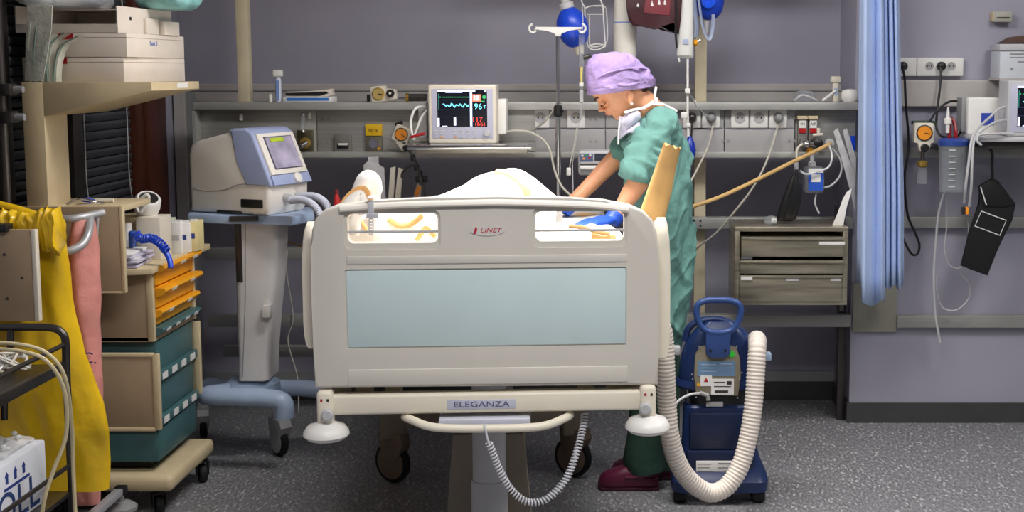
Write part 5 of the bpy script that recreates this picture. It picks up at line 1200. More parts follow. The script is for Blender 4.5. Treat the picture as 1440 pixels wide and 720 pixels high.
# things on the shelf
t = thing('dispenser', 'white pump bottle with blue label standing on the shelf near the left post', 'bottle', P(388.5, 143, 5.62))
b = BM(); x = P(388.5, 140, 5.62).x; z0_ = zs
b = BM(); lathe(b, [(.012, 0), (.013, .01), (.013, .10), (.010, .11)], (x, 5.66, z0_), n=16); obj('bottle_body', b, M('pale_bottle', (206, 212, 228), .4, vary=.03), t)
b = BM(); box(b, x-.007, x+.007, 5.6455, 5.6475, z0_+.01, z0_+.095); obj('label', b, M('label_blue', (120, 146, 200), .5, vary=.1), t)
b = BM(); box(b, x-.020, x+.020, 5.645, 5.675, z0_+.11, z0_+.142, .006); obj('pump_head', b, M_white, t)
x = P(377, 140, 5.62).x; t = thing('small_jar', 'small white jar beside the pump bottle on the shelf', 'jar', (x, 5.66, zs)); b = BM(); lathe(b, [(.008, 0), (.009, .028), (.006, .03)], (x, 5.66, zs), n=14); obj('jar_body', b, M_white, t); b = BM(); lathe(b, [(.007, .03), (.007, .036)], (x, 5.66, zs), n=14); obj('lid', b, M_cream, t)
t = thing('tissue_box', 'flat blue and white box with dark open top on the shelf', 'box', P(431, 143, 5.58))
a = Rr(398, 136, 467, 143, 5.64); b = BM(); box(b, a[0], a[1], 5.64, 5.74, zs, a[3], .002); obj('box_body', b, M_paper, t)
b = BM(); fbox(b, 403, 137.5, 462, 141.5, 5.639, .002); obj('blue_print', b, M('print_blue', (52, 122, 206), .5, vary=.05), t)
b = BM(); prism(b, [P(x, y, 5.66) for x, y in ((402, 136), (402, 129), (430, 128.5), (456, 127), (464, 125), (466, 134), (456, 136))], (0, .08, 0), .002); obj('open_lid', b, M_card, t)
b = BM(); prism(b, [P(x, y, 5.657) for x, y in ((402, 134.5), (401, 130.5), (432, 130), (458, 128.5), (462, 131), (450, 134.5))], (0, .004, 0)); obj('dark_inside', b, M_black, t)
# sterile packs and things behind the bed head
def slip(nm, label, cat, quad, Y, mat, th=.012, grp=None): bb = BM(); prism(bb, [P(x, y, Y) for x, y in quad], (0, th, 0), .002); return tag(obj(nm, bb, mat, ang=40), label, cat, grp)
M_pack = M('translucent_pack', (206, 204, 206), .4, vary=.10, scale=22, alpha=.8)
slip('sterile_pack', 'translucent sterile pack standing behind the towel', 'pack', ((512, 299), (511, 232), (518, 226), (527, 228), (540, 236), (543, 299)), 5.50, M_pack, grp='packs behind the footboard')
slip('sterile_pack', 'translucent sterile pack with narrow neck behind the other packs', 'pack', ((518, 240), (517, 221), (532, 220), (536, 299), (518, 299)), 5.53, M_pack, grp='packs behind the footboard')
slip('catheter_pack', 'long cream catheter pack standing beside the sterile packs', 'pack', ((544, 299), (549, 236), (556, 234), (552, 299)), 5.50, M_cream, grp='packs behind the footboard')
slip('catheter_pack', 'long cream catheter pack leaning beside the black flexible arm', 'pack', ((553, 299), (560, 236), (567, 238), (561, 299)), 5.48, M_cream, grp='packs behind the footboard')
slip('orange_pack', 'pale packet with an orange panel behind the footboard', 'pack', ((576, 299), (586, 258), (594, 262), (586, 299)), 5.47, M_pack)
slip('orange_tag', 'orange panel on the pale packet behind the footboard', 'tag', ((582, 274), (587, 260), (593, 263), (588, 277)), 5.463, M_orange, .004)
t = thing('pack_basket', 'grey wire edged basket on the wall rail holding the sterile packs', 'basket', P(540, 292, 5.5))
za_, zb2 = P(540, 300, 5.5).z, P(540, 288, 5.5).z; xa_, xb_ = P(506, 290, 5.5).x, P(596, 290, 5.5).x
b = BM(); box(b, xa_, xb_, 5.44, 5.57, za_, za_+.008); box(b, xa_, xb_, 5.44, 5.446, za_, zb2); box(b, xa_, xb_, 5.564, 5.57, za_, zb2); box(b, xa_, xa_+.006, 5.44, 5.57, za_, zb2); box(b, xb_-.006, xb_, 5.44, 5.57, za_, zb2); obj('basket_body', b, M_lgrey, t, smooth=False)
for x in (xa_+.05, xb_-.05): b = BM(); box(b, x-.01, x+.01, 5.57, 5.71, za_, za_+.02); obj('bracket', b, M_lgrey, t)
t = thing('holder_arm', 'black flexible holder arm with clips below the monitor tray', 'holder', P(585, 250, 5.48))
b = BM(); tube(b, catmull([P(575, 210, 5.48), P(584, 228, 5.48), P(591, 250, 5.475), P(598, 275, 5.47), P(602, 300, 5.47)], 8), .006, 8); obj('arm', b, M_dark, t)
for (x, y) in ((580, 222), (585, 236), (590, 245), (587, 252), (597, 252)):
    b = BM(); fbox(b, x-3, y-4.5, x+3, y+4.5, 5.475, .03, .004); obj('clip', b, M_black, t)
b = BM(); tube(b, catmull([P(583, 232, 5.48), P(574, 235, 5.475), P(566, 243, 5.475), P(565, 250, 5.475)], 6), .005, 8); obj('side_arm', b, M_dark, t)
t = thing('red_bottle', 'small red bottle standing behind the left bed corner', 'bottle', P(474, 290, 4.9)); c = P(474, 300, 4.9); b = BM(); lathe(b, [(.013, -.12), (.014, .04), (.011, .06), (.007, .07), (.007, .088), (.003, .09)], c, n=14); obj('bottle_body', b, M_red, t)
b = BM(); lathe(b, [(.0075, .075), (.0075, .092)], c, n=12); obj('cap', b, M('dark_red', (110, 16, 22), .4), t)
b = BM(); box(b, c.x-.08, c.x+.12, 4.85, 4.98, c.z-.14, c.z-.12, .004); box(b, c.x+.1, c.x+.13, 4.86, 4.9, .8, c.z-.12); tag(obj('side_tray', b, M_lgrey), 'small grey tray on a bracket behind the left bed corner', 'tray')
# infusion pump behind the person
t = thing('infusion_pump', 'white infusion pump with coloured keys hung on the wall ledge', 'pump', P(832, 230, 5.5))
b = BM(); fbox(b, 813, 212, 862, 247, 5.48, .13, .012, 3); obj('pump_casing', b, M_lgrey, t)
b = BM(); fbox(b, 815, 216, 834, 227, 5.477, .006, .001); obj('key_panel', b, M('pump_panel', (90, 104, 140), .4, vary=.05), t)
for (x, y, m_) in ((819, 219, M_white), (824, 218, M('key_green', (60, 160, 80), .4)), (829, 222, M_red), (821, 223, M_orange), (830, 218.5, M_white)):
    b = BM(); fbox(b, x-1.5, y-1.3, x+1.5, y+1.3, 5.475, .003); obj('key', b, m_, t)
b = BM(); fbox(b, 836, 216, 860, 226, 5.477, .006, .001); obj('display', b, M('pump_display', (46, 52, 66), .3, vary=0), t)
b = BM(); fbox(b, 815, 230, 858, 232, 5.478, .006); obj('syringe_slot', b, M_dark, t)
b = BM(); tube(b, [P(816, 236, 5.47), P(858, 236, 5.47)], .008, 10); obj('syringe', b, M_white, t)
# drip stand
t = thing('drip_stand', 'chrome drip stand with white hook bar socketed at the bed head', 'drip stand', (P(785, 270, 5.42).x, 5.42, .85))
x = P(785, 200, 5.42).x
b = BM(); tube(b, [(x, 5.42, .85), (x, 5.42, P(785, 153, 5.42).z)], .0115, 14); obj('lower_pole', b, M_chrome, t)
b = BM(); tube(b, [(x, 5.42, P(785, 153, 5.42).z), (x, 5.42, P(785, 50, 5.42).z)], .008, 12); obj('upper_pole', b, M_chrome, t)
b = BM(); lathe(b, [(.012, -.024), (.019, -.018), (.019, .018), (.012, .026)], P(785, 156, 5.42), n=16); tube(b, [P(785, 156, 5.42), P(791, 156, 5.40)], .007, 8); obj('clamp', b, M_black, t)
b = BM(); prism(b, [P(x_, y_, 5.41) for x_, y_ in ((753, 37.5), (780, 38), (788, 38), (818, 38), (818, 41), (800, 43), (789, 46), (789, 51), (780.5, 51), (780.5, 46), (770, 43.5), (753, 42))], (0, .02, 0), .003); hb = obj('hook_bar', b, M_white, t)
for sg, cx_ in ((-1, 749), (1, 818.5)):
    pts = [P(cx_+sg*(math.cos(a_)*4.8)*(-1), 41-math.sin(a_)*5.6, 5.42) for a_ in [math.radians(v) for v in range(-20, 281, 30)]] if False else [P(cx_+sg*4.5*math.cos(a_), 40-5.6*math.sin(a_), 5.42) for a_ in [math.radians(v) for v in range(75, 345, 27)]][::-1]
    b = BM(); tube(b, [P(753 if sg < 0 else 817, 40, 5.42)]+[P(cx_-sg*5*math.cos(a_)*-1, 40+5.8*math.sin(a_), 5.42) for a_ in [math.radians(v) for v in (150, 120, 90, 50, 10, -30, -60, -90)]], .005, 8); obj('hook', b, M_white, t)
b = BM(); box(b, x-.025, x+.025, 5.385, 5.445, .86, .98, .006); obj('bed_socket', b, M_grey, t)
# ================================================================ overhead rail (above the frame) and hanging things
YO = 5.54; zo = 2.16
oh = thing('overhead_rail', 'overhead steel rail above the bed head carrying the hanging equipment', 'rail', (.1, YO, zo))
b = BM(); box(b, -.5, .75, YO-.015, YO+.015, zo, zo+.04, .004); obj('rail_bar', b, M_rail, oh)
for x in (-.4, .65): b = BM(); tube(b, [(x, YO, zo+.03), (x, YO, ZC)], .015, 12); obj('drop_rod', b, M_rail, oh)
def hanger(par, px, Y, ztop_py, nm='hanger', r=.0035, mat=M_chrome):
    p = P(px, ztop_py, Y); b_ = BM(); tube(b_, catmull([p, V((p.x, Y, zo-.01)), V((p.x, YO-.02 if Y < YO else YO+.02, zo+.03)), V((p.x, YO, zo+.043))], 6), r, 8); obj(nm, b_, mat, par)
t = thing('resuscitation_bag', 'blue resuscitation bag hanging beside the wire holder', 'resuscitation bag', P(805, 65, YO), 0, 'blue resuscitation bags')
c = P(805.5, 39, YO); ax = (P(814, 14, YO)-P(797, 64, YO)).normalized(); ax = (P(798, 12, YO)-P(813, 66, YO)).normalized(); s_ = mpp(YO)
b = BM(); lathe(b, [(r*s_, h*s_) for r, h in ((7, -27), (13, -24), (19, -15), (22, -3), (22, 6), (19, 16), (13, 24), (9, 27))], c, ax, 28); obj('bulb', b, M_blue, t)
b = BM(); lathe(b, [(r*s_, h*s_) for r, h in ((8, 26), (10, 28), (10, 35), (6, 37), (6, 44))], c, ax, 18); obj('intake_valve', b, M_lgrey, t)
b = BM(); lathe(b, [(r*s_, h*s_) for r, h in ((5, -38), (6, -30), (8, -27))], c, ax, 18); obj('outlet_neck', b, M_cream, t)
hanger(t, 797, YO, 0)
t = thing('drip_chamber', 'clear drip chamber with yellow tip hanging below the blue bag', 'drip chamber', P(818, 98, 5.45))
b = BM(); lathe(b, [(r*s_, h*s_) for r, h in ((1.2, -36), (2, -30), (3, -8), (4, 8), (4, 52), (2, 55))], P(818, 98, 5.45), (.0, 0, 1), 14); obj('chamber', b, M_clear, t)
b = BM(); lathe(b, [(r*s_, h*s_) for r, h in ((1.3, -20), (1.8, -4), (2.2, 4))], P(817.5, 98, 5.445), (0, 0, 1), 12); obj('yellow_tip', b, M('pale_yellow', (226, 206, 120), .4), t)
b = BM(); lathe(b, [(r*s_, h*s_) for r, h in ((2, -3), (3.2, -2), (3.2, 2), (2, 4))], P(817.5, 119, 5.45), (0, 0, 1), 12); obj('connector', b, M_white, t)
b = BM(); lathe(b, [(r*s_, h*s_) for r, h in ((1.2, -10), (3, -8), (3, 7), (1.5, 9))], P(817.5, 135, 5.45), (0, 0, 1), 12); obj('lower_chamber', b, M_tube, t)
b = BM(); tube(b, [P(817.5, 143, 5.45), P(817, 160, 5.46), P(812, 185, 5.45), P(805, 230, 5.5), P(806, 275, 5.45)], .0018, 6); obj('line', b, M_tube, t)
b = BM(); tube(b, [P(819, 48, 5.45), P(820, 30, 5.46), P(819, 10, 5.54), P(817, -20, 5.54)], .0018, 6); obj('line', b, M_tube, t); hanger(t, 817, YO, -18)
b = BM(); lathe(b, [(.010, 0), (.010, .03), (.006, .034)], P(820, 81, 5.45), (1, 0, .25), 12); tag(obj('small_stopcock', b, M_dark), 'dark stopcock beside the hanging drip chamber', 'stopcock')
t = thing('wire_holder', 'white wire bottle holder hanging beside the blue bag', 'wire holder', P(838, 70, (YO+.09)))
def wire(pts, r=.003, closed=False): b_ = BM(); tube(b_, catmull(pts, 5, closed), r, 6, closed=closed); obj('wire', b_, M_white, t)
wire([P(822, 12, (YO+.09)-.02), P(824, 40, (YO+.09)-.02), P(826, 62, (YO+.09)-.02), P(831, 69, (YO+.09)-.02), P(840, 70, (YO+.09)-.02), P(849, 66, (YO+.09)-.02), P(851, 62, (YO+.09)-.02), P(849, 30, (YO+.09)-.02), P(848, 8, (YO+.09)-.02)])
wire([P(829, 19, (YO+.09)+.05), P(829, 60, (YO+.09)+.05), P(834, 66, (YO+.09)+.05), P(848, 63, (YO+.09)+.05), P(854, 55, (YO+.09)+.05), P(853, 20, (YO+.09)+.05), P(850, 10, (YO+.09)+.05), P(836, 9, (YO+.09)+.05)])
wire([P(822, 12, (YO+.09)-.02), P(829, 9, (YO+.09)), P(838, 8, (YO+.09)+.03), P(848, 8, (YO+.09)+.05), P(852, 12, (YO+.09)+.03), P(848, 9, (YO+.09)-.02)])
wire([P(826, 20, (YO+.09)-.02), P(838, 20, (YO+.09)-.04), P(849, 20, (YO+.09)-.02)]); wire([P(828, 64, (YO+.09)-.02), P(838, 62, (YO+.09)), P(850, 63, (YO+.09)-.02)])
wire([P(823, 12, (YO+.09)-.02), P(818, 2, (YO+.09)), P(815, -12, (YO+.09))]); wire([P(848, 8, (YO+.09)-.02), P(842, -6, (YO+.09)), P(839, -14, (YO+.09))]); hanger(t, 815, (YO+.09), -10, mat=M_white); hanger(t, 839, (YO+.09), -12, mat=M_white)
t = thing('paper_roll', 'tall white paper sleeve hanging behind the lilac cap', 'paper sleeve', P(879, 82, 5.66))
c = P(879, 84, 5.66); b = BM(); lathe(b, [(.048, -.02), (.050, 0), (.052, .15), (.046, .33)], c, n=24); obj('sleeve', b, M('sleeve_paper', (226, 222, 212), .8, vary=.03, bump=.15, bscale=12), t)
b = BM(); lathe(b, [(.0525, .158), (.0525, .164)], c, n=24); obj('blue_line', b, M('line_blue', (130, 150, 210), .5), t)
b = BM(); tube(b, [c+V((0, 0, .32)), c+V((0, -.05, zo-c.z-.01)), V((c.x, YO+.0, zo+.02))], .006, 8); obj('hanger', b, M_chrome, t)
t = thing('blood_warmer_bag', 'dark maroon pressure pouch hanging above the person', 'pressure pouch', P(920, 47, YO))
M_mar = M('maroon_fabric', (66, 24, 32), .5, vary=.15, bump=.2, bscale=30)
b = BM(); prism(b, [P(x_, y_, YO-.03) for x_, y_ in ((880, -25), (881, 10), (884, 27), (890, 36), (905, 37), (922, 37), (930, 42), (945, 45), (957, 48), (960, 40), (962, -25))], (0, .07, 0), .012, 3); obj('pouch', b, M_mar, t)
b = BM(); prism(b, [P(x_, y_, YO-.034) for x_, y_ in ((911, -25), (905, 18), (942, 22), (946, -25))], (0, .006, 0), .003); obj('label_panel', b, M('maroon_light', (128, 58, 66), .45, vary=.1), t)
for (x0_, y0_, h_) in ((917, 8, 8), (927, 6, 10), (935, 6, 9), (897, 9, 5)):
    b = BM(); prism(b, [P(x_, y_, YO-.0352) for x_, y_ in ((x0_-2, y0_), (x0_, y0_-h_), (x0_+2, y0_), (x0_+.5, y0_+1))], (0, .001, 0)); obj('white_mark', b, M_paper, t)
b = BM(); prism(b, [P(x_, y_, YO-.03) for x_, y_ in ((925, 38), (948, 30), (956, 48), (940, 44))], (0, .05, 0), .004); obj('flap', b, M_black, t)
b = BM(); tube(b, catmull([P(950, -10, 5.49), P(951, 20, 5.49), P(950, 45, 5.49), P(952, 68, 5.49)], 5), .0045, 8); obj('black_tube', b, M_black, t); hanger(t, 900, YO, -24); hanger(t, 945, YO, -24)
t = thing('infusion_bag', 'slim white infusion bag hanging beside the maroon pouch', 'infusion bag', P(965, 82, YO-.04))
rings = []
for py, xl, xr2, dd in ((-30, 958, 974, .012), (0, 959, 975, .016), (30, 957, 975, .02), (60, 953, 975, .024), (78, 951.5, 975.5, .02), (82, 955, 974, .008)):
    A_, B_ = P(xl, py, YO-.05), P(xr2, py, YO-.05); rings.append([V(((A_.x+B_.x)/2+(B_.x-A_.x)/2*math.cos(2*PI*k/18), YO-.05+dd*math.sin(2*PI*k/18), A_.z)) for k in range(18)])
b = BM(); loft(b, rings); obj('bag_body', b, M('milky_bag', (226, 226, 222), .35, vary=.04), t)
b = BM(); fbox(b, 960, 55, 968, 62, YO-.077, .004); obj('blue_patch', b, M('patch_blue', (176, 186, 216), .5), t)
b = BM(); tube(b, [P(954, 81, YO-.05), P(955.5, 87, YO-.05)], .004, 8); obj('port', b, M_white, t); hanger(t, 966, YO-.05, -29)
b = BM(); tube(b, catmull([P(967, 82, YO-.05), P(967, 120, YO-.05), P(967, 160, YO-.06), P(968, 192, YO-.06)], 5), .0052, 8); obj('line', b, M_white, t)
for (px, py, r_) in ((967, 128, .011), (962, 162, .013), (968, 176, .009)):
    b = BM(); p = P(px, py, YO-.065); box(b, p.x-r_*1.1, p.x+r_*1.1, p.y-r_*.7, p.y+r_*.7, p.z-r_, p.z+r_, .004); obj('clamp', b, M_white, t)
c = P(970, 212, YO-.06); b = BM(); lathe(b, [(r*s_, h*s_) for r, h in ((2.5, -20), (5, -15), (8, -6), (8.8, 2), (6.5, 12), (3.5, 17), (3, 20))], c, n=20); obj('squeeze_bulb', b, M('blue_bulb', (20, 52, 160), .3, vary=.05), t)
b = BM(); tube(b, catmull([P(970, 232, YO-.06), P(969, 290, YO-.04), P(967, 380, YO), P(966, 470, YO+.05), P(967, 560, YO+.1)], 6), .0022, 6); obj('line', b, M_tube, t)
b = BM(); tube(b, catmull([P(969, 132, YO-.06), P(977, 142, YO-.02), P(990, 160, 5.58), P(1000, 164, 5.62)], 6), .0028, 6); obj('side_line', b, M_tube, t)
b = BM(); tube(b, [P(976, 141, YO-.02), P(981, 150, YO)], .006, 8); obj('connector', b, M_white, t)
t = thing('resuscitation_bag', 'blue resuscitation bag with grey straps hanging before the beige post', 'resuscitation bag', P(997, 27, YO), 0, 'blue resuscitation bags')
c = P(997, 1, YO+.10); b = BM(); lathe(b, [(r*s_, h*s_) for r, h in ((5, -27), (12, -24), (19, -15), (21.5, -3), (21, 8), (16, 20), (8, 26))], c, (0, 0, 1), 28); obj('bulb', b, M_blue, t)
b = BM(); lathe(b, [(r*s_, h*s_) for r, h in ((10, 0), (9.5, 3), (4, 3.5), (4, 1))], P(996, 2, YO+.10-22*s_), (0, -1, 0), 20); obj('bulb_ring', b, M('blue_ring', (24, 84, 226), .3), t)
b = BM(); lathe(b, [(.006, 0), (.010, .02), (.013, .05)], P(993, 46, YO+.10), n=12); obj('outlet_neck', b, M_lgrey, t); hanger(t, 997, YO+.10, -22)
t = thing('grey_straps', 'pale grey plastic straps hanging between the infusion bag and the blue bag', 'straps', P(985, 55, YO-.03))
for pts, r_ in (([P(975, -30, YO-.03), P(977, 10, YO-.03), P(980, 35, YO-.03), P(979, 52, YO-.03)], .014), ([P(979, -30, YO-.03), P(984, 10, YO-.03), P(989, 40, YO-.035), P(997, 55, YO-.035), P(1002, 40, YO-.03), P(1003, 20, YO-.03)], .008)):
    b = BM(); tube(b, catmull(pts, 8), r_, 8, flat=.2); obj('strap', b, M('strap_grey', (160, 172, 198), .35, vary=.05, alpha=.85), t)
hanger(t, 976, YO, -28)
b = BM(); lathe(b, [(.009, 0), (.013, .004), (.013, .012), (.006, .02)], P(978, 60, YO-.02), (0, -1, 0), 14); y0_ = obj('yellow_valve', b, M_yel); tag(y0_, 'small yellow valve with chrome stem on the infusion bag edge', 'valve')
b = BM(); tube(b, [P(979, 59, YO-.03), P(985, 57, YO-.03)], .006, 8); obj('stem', b, M_chrome, y0_)
# ================================================================ right half of the supply unit
t = thing('clear_mask', 'clear oxygen mask lying on the shelf right of the sockets', 'mask', P(1133, 141, 5.67)); c = P(1132, 141, 5.67)
b = BM(); sphere(b, (c.x, 5.67, zs+.026), .048, .03, .026, 18, 10, lambda p: wob(p, 22, .006)); obj('mask_shell', b, M_clear, t)
b = BM(); tube(b, catmull([(c.x-.05, 5.645, zs+.006), (c.x-.02, 5.63, zs+.03), (c.x+.02, 5.63, zs+.02), (c.x+.05, 5.645, zs+.006)], 6), .005, 8); obj('mask_rim', b, M_lgrey, t)
t = thing('dispenser', 'cream pump dispenser on the shelf beside the blue curtain', 'dispenser', P(1174, 140, 5.67)); x = P(1174.5, 140, 5.67).x
b = BM(); box(b, x-.012, x+.012, 5.66, 5.69, zs, zs+.085, .004); obj('bottle_body', b, M_cream, t); b = BM(); box(b, x-.007, x+.007, 5.658, 5.66, zs+.03, zs+.06); obj('label', b, M_lblue, t)
b = BM(); box(b, x-.021, x+.021, 5.655, 5.695, zs+.085, zs+.113, .005); obj('pump_head', b, M_cream, t); b = BM(); tube(b, [(x, 5.66, zs+.05), (x-.06, 5.65, zs+.006)], .006, 8); obj('spout', b, M_white, t)
x = P(1195, 140, 5.67).x; t = thing('white_canister', 'rounded white canister on the shelf half behind the curtain', 'canister', (x, 5.67, zs)); b = BM(); lathe(b, [(.03, 0), (.038, .012), (.040, .035), (.034, .052), (.01, .058)], (x, 5.67, zs), n=20); obj('canister_body', b, M_white, t)
for i, (px, lab) in enumerate(((1129, 'medical gas outlet with white and red tag, nearer the sockets'), (1144, 'medical gas outlet with white and red tag, nearer the curtain'))):
    t = thing('gas_outlet', lab, 'gas outlet', P(px, 214, 5.66), 0, 'tagged gas outlets'); b = BM(); fbox(b, px-7, 166, px+6.5, 214, 5.645, .025, .002); obj('outlet_block', b, M('outlet_grey', (132, 130, 126)), t)
    b = BM(); fbox(b, px-7.5, 163, px+7, 168, 5.63, .04, .003); obj('cap', b, M_beige, t); b = BM(); fbox(b, px-5, 168.5, px+4.5, 180, 5.639, .008); obj('white_tag', b, M_white, t)
    b = BM(); fbox(b, px-5, 180.5, px+4.5, 187, 5.639, .008); obj('red_tag', b, M_red, t)
    text('lettering', ('O2', 'AIR')[i], M_black, t, P(px-.3, 174.5, 5.6385), .017)
    b = BM(); lathe(b, [(.017, 0), (.019, .02), (.014, .045), (.010, .05)], P(px, 200, 5.645), (0, -1, 0), 16); obj('coupling', b, (M_chrome, M_dark)[i], t)
t = thing('flow_valve', 'brass and chrome flow valve cluster below the tagged outlets', 'valve', P(1140, 206, 5.58))
b = BM(); tube(b, [P(1128, 203, 5.6), P(1160, 203, 5.6)], .012, 12); obj('manifold', b, M_chrome, t); b = BM(); lathe(b, [(.010, 0), (.02, .006), (.02, .022), (.01, .028)], P(1150, 201, 5.59), (0, -1, 0), 16); obj('knob', b, M_black, t)
b = BM(); lathe(b, [(.008, -.02), (.015, -.012), (.015, .01), (.008, .016)], P(1139, 213, 5.58), n=14); obj('brass_nut', b, M('amber_nut', (216, 150, 40), .3, .5), t)
b = BM(); lathe(b, [(.008, 0), (.02, .004), (.02, .016), (.008, .02)], P(1166, 201, 5.59), (0, -1, 0), 16); obj('end_cap', b, M_lgrey, t)
b = BM(); sphere(b, P(1134, 203, 5.56), .018, .016, .016, 12, 8); obj('valve_ball', b, M_chrome, t)
b = BM(); tube(b, [P(1151, 190, 5.62), P(1151, 180, 5.62)], .008, 10); tube(b, [P(1143, 190, 5.6), P(1157, 189, 5.6)], .006, 8); obj('stem', b, M_cream, t)
cord('tan_hose', [P(962, 294, 5.25), P(1010, 278, 5.32), P(1060, 255, 5.40), P(1110, 230, 5.47), P(1150, 211, 5.53), P(1168, 202, 5.56)], .0085, M('tan_rubber', (206, 168, 108), .55, vary=.08), 'long tan rubber hose from the gas outlets towards the person', 'hose', n=12)
t = thing('humidifier_bottle', 'clear humidifier bottle with blue and white label below the gas outlets', 'bottle', P(1144, 272, 5.55))
a = Rr(1131, 234, 1159, 271, 5.55); b = BM(); box(b, a[0], a[1], 5.535, 5.60, a[2], a[3], .014, 3); obj('bottle_body', b, M_clear, t)
b = BM(); fbox(b, 1137, 237, 1158, 268, 5.531, .003); obj('blue_label', b, M('label_royal', (44, 92, 200), .4, vary=.06), t); b = BM(); fbox(b, 1141, 245, 1154, 256, 5.529, .002); obj('white_label', b, M_paper, t); b = BM(); fbox(b, 1137, 237, 1158, 243, 5.529, .002); obj('white_label', b, M_paper, t)
b = BM(); lathe(b, [(.017, 0), (.017, .018), (.009, .022), (.009, .05)], P(1142, 234, 5.565), n=16); obj('bottle_neck', b, M_lgrey, t)
b = BM(); tube(b, catmull([P(1148, 272, 5.56), P(1146, 284, 5.56), P(1148, 292, 5.56), P(1152, 300, 5.56)], 6), .004, 8); obj('outlet_tube', b, M_tube, t)
cord('clear_tube', [P(1166, 204, 5.55), P(1170, 220, 5.52), P(1165, 235, 5.51), P(1150, 241, 5.51), P(1134, 245, 5.51), P(1125, 240, 5.52)], .0045, M_tube, 'clear tube looping round the humidifier bottle', 'tube', group='clear tubes at the humidifier')
cord('clear_tube', [P(1168, 206, 5.57), P(1182, 225, 5.56), P(1182, 245, 5.55), P(1170, 260, 5.55), P(1158, 264, 5.55)], .0045, M_tube, 'clear tube bowing out beside the curtain packs', 'tube', group='clear tubes at the humidifier')
cord('clear_tube', [P(1136, 199, 5.57), P(1122, 208, 5.56), P(1120, 225, 5.56), P(1119, 240, 5.56)], .005, M_cream, 'cream tube dropping from the valve to the black bag', 'tube', group='clear tubes at the humidifier')
t = thing('breathing_bag', 'black rubber breathing bag hanging over the steel drawers', 'breathing bag', P(1105, 316, 5.5))
rings = []
for py, xl, xr2, dd in ((238, 1118, 1122, .008), (246, 1114, 1124, .014), (258, 1108, 1127.5, .024), (272, 1102, 1128, .03), (288, 1097, 1126, .032), (300, 1093, 1122, .028), (308, 1091, 1119, .02), (311, 1093, 1114, .008)):
    A_, B_ = P(xl, py, 5.5), P(xr2, py, 5.5); rings.append([V(((A_.x+B_.x)/2+(B_.x-A_.x)/2*math.cos(2*PI*k/18), 5.5+dd*math.sin(2*PI*k/18)*(1+.2*math.sin(k*2)), A_.z)) for k in range(18)])
b = BM(); loft(b, rings); obj('bag_body', b, M('bag_rubber', (26, 25, 28), .35, vary=.1, bump=.3, bscale=20), t); b = BM(); tube(b, [P(1119.5, 242, 5.5), P(1120, 228, 5.53)], .009, 10); obj('neck', b, M_lgrey, t)
t = thing('clear_knob_cap', 'faceted clear plastic cap lying on the steel drawer unit', 'cap', P(1085, 317, 5.45)); c = P(1085, 310, 5.45)
b = BM(); lathe(b, [(.012, -.03), (.018, -.02), (.022, 0), (.018, .016), (.008, .02)], c, (1, -.3, 0), 10); obj('cap_body', b, M_clear, t); b = BM(); lathe(b, [(.009, .0), (.012, .02), (.004, .024)], c, (1, -.3, 0), 10); obj('cap_core', b, M_white, t)
slip('paper_sleeve', 'long translucent packaging sleeve leaning beside the curtain, left one', 'sleeve', ((1172, 185), (1178, 180), (1202, 245), (1203, 300), (1199, 282), (1188, 240)), 5.52, M_pack, .006, 'sleeves beside the curtain')
slip('paper_sleeve', 'long translucent packaging sleeve leaning beside the curtain, right one', 'sleeve', ((1185, 184), (1191, 180), (1204, 222), (1204, 270), (1196, 228)), 5.54, M_pack, .006, 'sleeves beside the curtain')
slip('paper_strip', 'white paper strip curling over the steel drawer unit', 'paper strip', ((1170, 318), (1178, 300), (1185, 280), (1191, 270), (1198, 265), (1196, 274), (1191, 290), (1186, 318)), 5.45, M_paper, .005)
slip('blue_card', 'small blue card behind the packaging sleeves', 'card', ((1196, 212), (1196, 191), (1203, 191), (1203, 212)), 5.64, M_blue, .006)
# ================================================================ stainless drawer unit
t = thing('steel_drawer_unit', 'stainless steel unit with three drawers hung on the wall rails', 'drawer unit', P(1115, 430, 5.45))
YD = 5.40
a = Rr(1033, 319, 1192, 429, YD); x0_, x1_, z0_, z1_ = a; x1_ = min(x1_, XE-.02)
M_st2 = M('worn_stainless', (176, 168, 150), .36, .8, vary=.16, stretch=(.7, 1, 9), scale=6)
b = BM(); th = .014
box(b, x0_, x1_, YD, 5.69, z1_-.02, z1_, .002); box(b, x0_, x1_, YD, 5.69, z0_, z0_+.024, .002); box(b, x0_, x0_+.022, YD, 5.69, z0_+.02, z1_-.015, .002); box(b, x1_-.022, x1_, YD, 5.69, z0_+.02, z1_-.015, .002); obj('cabinet_frame', b, M_st2, t)
b = BM(); box(b, x0_+.02, x1_-.02, 5.6, 5.61, z0_+.02, z1_-.015); obj('cabinet_back', b, M_dark, t)
